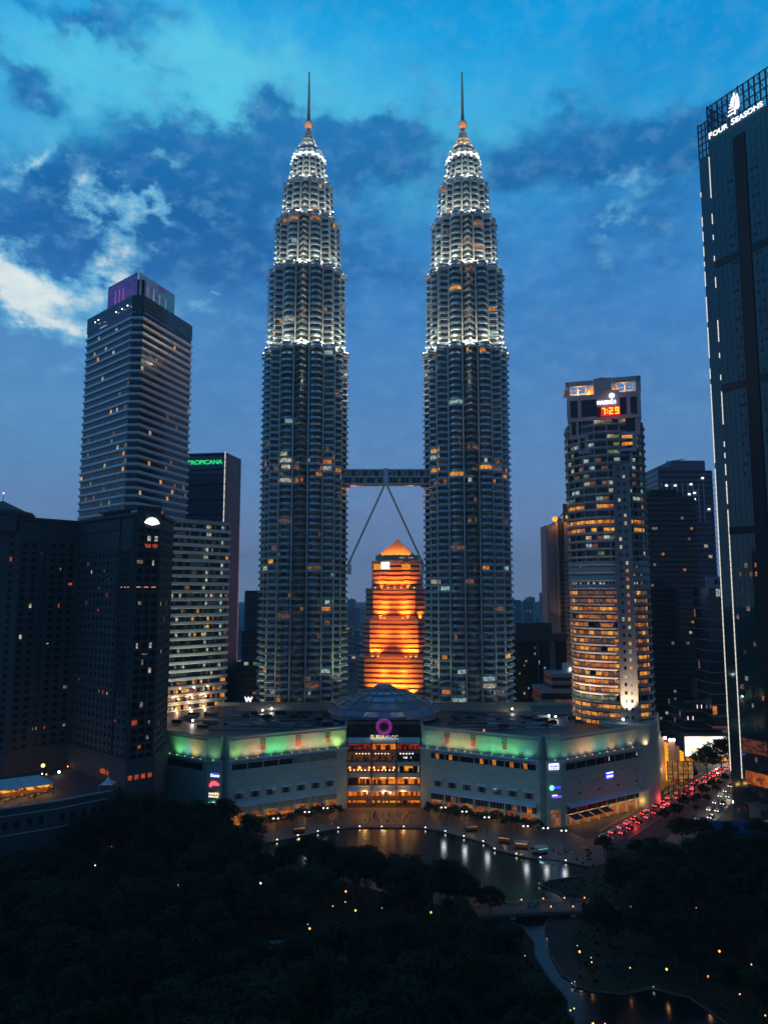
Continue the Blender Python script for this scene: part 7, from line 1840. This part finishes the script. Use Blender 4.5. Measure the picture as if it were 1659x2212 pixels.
def skyline_ok(x, y, h):
    for dx_ in (-5, 0, 5):
        px = 829.5 + (x + dx_) / (y * cos(PITCH) + (h - EYE) * sin(PITCH)) * FPX; py = 1106 - FPX * tan(atan2(h - EYE, y) - PITCH)
        for (a, ya), (b_, yb) in zip(LIM, LIM[1:]):
            if a <= px <= b_ and py < ya + (yb - ya) * (px - a) / (b_ - a): return False
    return True
def in_poly(x, y, P):
    c = False; n = len(P)
    for i in range(n):
        x0, y0 = P[i]; x1, y1 = P[i - 1]
        if (y0 > y) != (y1 > y) and x < (x1 - x0) * (y - y0) / (y1 - y0) + x0: c = not c
    return c
def near_poly(x, y, P, d):
    if in_poly(x, y, P): return True
    for i in range(len(P)):
        a, b_ = Vector(P[i - 1]), Vector(P[i]); p = Vector((x, y)); t = max(0, min(1, (p - a).dot(b_ - a) / max(1e-6, (b_ - a).length_squared)))
        if (p - (a + (b_ - a) * t)).length < d: return True
    return False
def tree(x, y, s, label, grp, var=None, small=False, z=0.0):
    t_, cr, R, H = RT.choice(SMALL) if small else VAR[RT.randrange(5) if var is None else var]
    o = bpy.data.objects.new('broadleaf_tree', None); C.objects.link(o); o.location = (x, y, z); o.rotation_euler = (0, 0, RT.uniform(0, 6.28)); o.scale = (s, s, s * RT.uniform(0.92, 1.1)); o.empty_display_size = 1
    tag(o, label, 'tree', grp); link('trunk', t_, o); link('crown', RT.choice(cr), o); TREES.append((x, y, R * s))
def lamp_blocked(x, y, R, H):
    """keep the crown off the line from the path lamps towards the viewer"""
    for lx, ly, k in PARK_LAMPS:
        d = Vector((-lx, -ly)); L = d.length; d /= L; p = Vector((x - lx, y - ly)); t = p.dot(d)
        if -R * 0.5 < t < 36:
            off = abs(p.x * d.y - p.y * d.x); zl = 4.4 + (EYE - 4.4) * t / L
            if off < R * 0.8 and zl < H: return True
    return False
def sees_path(x, y, H, R):
    """ground that the photograph shows open: the stream, its paths and the bridge"""
    for k in range(1, 9):
        t = k / 8.0; zz = H * t
        # where the sight line over height zz comes down to the ground beyond
        f = EYE / (EYE - zz)
        if near_poly(x * f, y * f, OPEN, R * 0.55): return True
    return False
OPEN = [(-50, 306), (-43, 309), (-22, 323), (16, 325), (42, 306), (44, 298), (66, 287), (72, 276), (56, 262), (58, 246), (64, 246), (60, 238), (56, 226), (54, 212), (56, 199), (76, 195), (80, 186), (60, 186), (50, 196), (46, 206), (45, 222), (45, 234), (35, 238), (38, 252), (46, 266), (44, 280), (36, 287), (20, 292), (8, 298), (-5, 303), (-30, 306)]
cand = []
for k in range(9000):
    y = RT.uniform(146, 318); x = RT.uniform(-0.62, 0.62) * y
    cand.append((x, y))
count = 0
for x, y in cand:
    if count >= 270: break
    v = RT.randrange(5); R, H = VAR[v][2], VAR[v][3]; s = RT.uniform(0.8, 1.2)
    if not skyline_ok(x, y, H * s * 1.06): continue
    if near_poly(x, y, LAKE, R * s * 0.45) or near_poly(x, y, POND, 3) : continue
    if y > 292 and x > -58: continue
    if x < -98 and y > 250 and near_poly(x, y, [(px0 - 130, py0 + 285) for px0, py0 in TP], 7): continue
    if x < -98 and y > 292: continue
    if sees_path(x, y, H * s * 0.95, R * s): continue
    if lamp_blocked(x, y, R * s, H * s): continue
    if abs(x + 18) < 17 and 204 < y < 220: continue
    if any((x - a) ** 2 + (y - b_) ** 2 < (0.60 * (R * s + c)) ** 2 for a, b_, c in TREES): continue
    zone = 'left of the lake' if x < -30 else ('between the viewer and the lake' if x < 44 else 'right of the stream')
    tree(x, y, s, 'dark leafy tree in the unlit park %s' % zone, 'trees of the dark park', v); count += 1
# taller trees that hide the foot of the mall's left corner
for x, y, s in ((-84, 302, 1.05), (-91, 298, 1.15), (-76, 306, 0.92), (-68, 303, 0.78), (-98, 296, 1.2), (-88, 290, 1.05), (-62, 298, 0.66), (-104, 286, 1.2), (-74, 293, 0.85), (-96, 285, 1.15), (-112, 276, 1.1), (-81, 294, 0.95)):
    tree(x, y, s, 'tall dark tree hiding the foot of the mall by its lit left corner signs', 'tall trees at the left corner of the mall', 3)
for k in range(11):
    t = k / 10; tree(124 + 56 * t + RT.uniform(-1.2, 1.2), 330 + 66 * t + RT.uniform(-1.2, 1.2), RT.uniform(0.34, 0.55), 'small dark tree on the median between the two streams of traffic', 'median trees', RT.choice([2, 4]))
# bank of crowns along the near shore that screens the water
for x, y in ((-40, 283), (-31, 276), (-22, 269), (-14, 262), (-6, 256.5), (2, 252), (10, 248), (18, 244.5), (26, 240.5), (33, 236), (-27, 280), (-36, 289), (-10, 251), (4, 243), (20, 237), (-20, 258)):
    v = RT.choice([0, 1, 3])
    for s in (1.35, 1.25, 1.15, 1.05, 0.95, 0.85, 0.75, 0.65):
        if skyline_ok(x, y, VAR[v][3] * s * 1.08) and not sees_path(x, y, VAR[v][3] * s * 0.8, VAR[v][2] * s * 0.6):
            tree(x, y, s, 'dark tree on the near bank of the lake', 'trees on the near bank of the lake', v); break
# row of small trees along both promenades
for k in range(16):
    t = (k + 0.5) / 16; tree(-60 + 41 * t, 318 + 22 * t + RT.uniform(-1, 1), RT.uniform(0.8, 1.2), 'small dark tree in the row before the left wing of the mall', 'small trees before the left wing', None, True)
for k in range(18):
    t = (k + 0.5) / 18; tree(19 + 47 * t, 341 - 25 * t + RT.uniform(-1, 1), RT.uniform(0.8, 1.2), 'small dark tree in the row before the right wing of the mall', 'small trees before the right wing', None, True)
for x, y, s, v in ((174, 402, 1.15, 1), (186, 411, 1.3, 1), (198, 424, 1.2, 1), (157, 392, 0.7, 4), (164, 399, 0.7, 2), (144, 346, 0.35, 4), (156, 362, 0.4, 4), (168, 378, 0.45, 4)):
    tree(x, y, s, 'spreading tree silhouetted against the bright white frontage' if x > 170 else 'dark street tree between the two streams of traffic', 'street trees by the road', v)
for x, y, s in ((118, 298, 0.75), (128, 304, 0.7), (104, 292, 0.7), (140, 306, 0.75), (96, 286, 0.8), (150, 303, 0.7), (161, 307, 0.7), (85, 292, 0.5)):
    tree(x, y, s, 'dark tree at the park edge below the road queue', 'trees at the park edge by the road', RT.randrange(5))
# ground cover under the crowns
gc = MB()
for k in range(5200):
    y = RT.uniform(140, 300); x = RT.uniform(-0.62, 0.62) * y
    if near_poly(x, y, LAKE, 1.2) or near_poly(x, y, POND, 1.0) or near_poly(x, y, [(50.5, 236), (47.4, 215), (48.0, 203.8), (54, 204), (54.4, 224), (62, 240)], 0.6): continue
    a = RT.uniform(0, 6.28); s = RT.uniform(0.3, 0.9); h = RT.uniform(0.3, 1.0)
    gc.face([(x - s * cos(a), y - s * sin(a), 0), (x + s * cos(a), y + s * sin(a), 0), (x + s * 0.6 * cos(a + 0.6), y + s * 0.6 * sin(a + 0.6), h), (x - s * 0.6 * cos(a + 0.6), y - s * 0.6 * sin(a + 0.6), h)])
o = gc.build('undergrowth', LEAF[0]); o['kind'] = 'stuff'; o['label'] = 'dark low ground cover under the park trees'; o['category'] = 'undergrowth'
# ------------------------------------------------------------------ evening haze
hz = bpy.data.materials.new('haze_air'); hz.use_nodes = True
t_ = hz.node_tree; t_.nodes.remove(t_.nodes['Principled BSDF'])
pv_ = t_.nodes.new('ShaderNodeVolumePrincipled'); pv_.inputs['Color'].default_value = (0.96, 0.97, 0.99, 1); pv_.inputs['Density'].default_value = 0.00010; pv_.inputs['Anisotropy'].default_value = 0.2
t_.links.new(pv_.outputs[0], t_.nodes['Material Output'].inputs['Volume'])
mb = MB(); mb.box(-S - 50, S + 50, -650, S * 1.6 + 50, -1.0, 475.0)
o = mb.build('haze', hz); o['kind'] = 'stuff'; o['label'] = 'thin blue evening haze between the towers and the far city'; o['category'] = 'haze'
try:
    scene.cycles.volume_bounces = 0
except Exception: pass
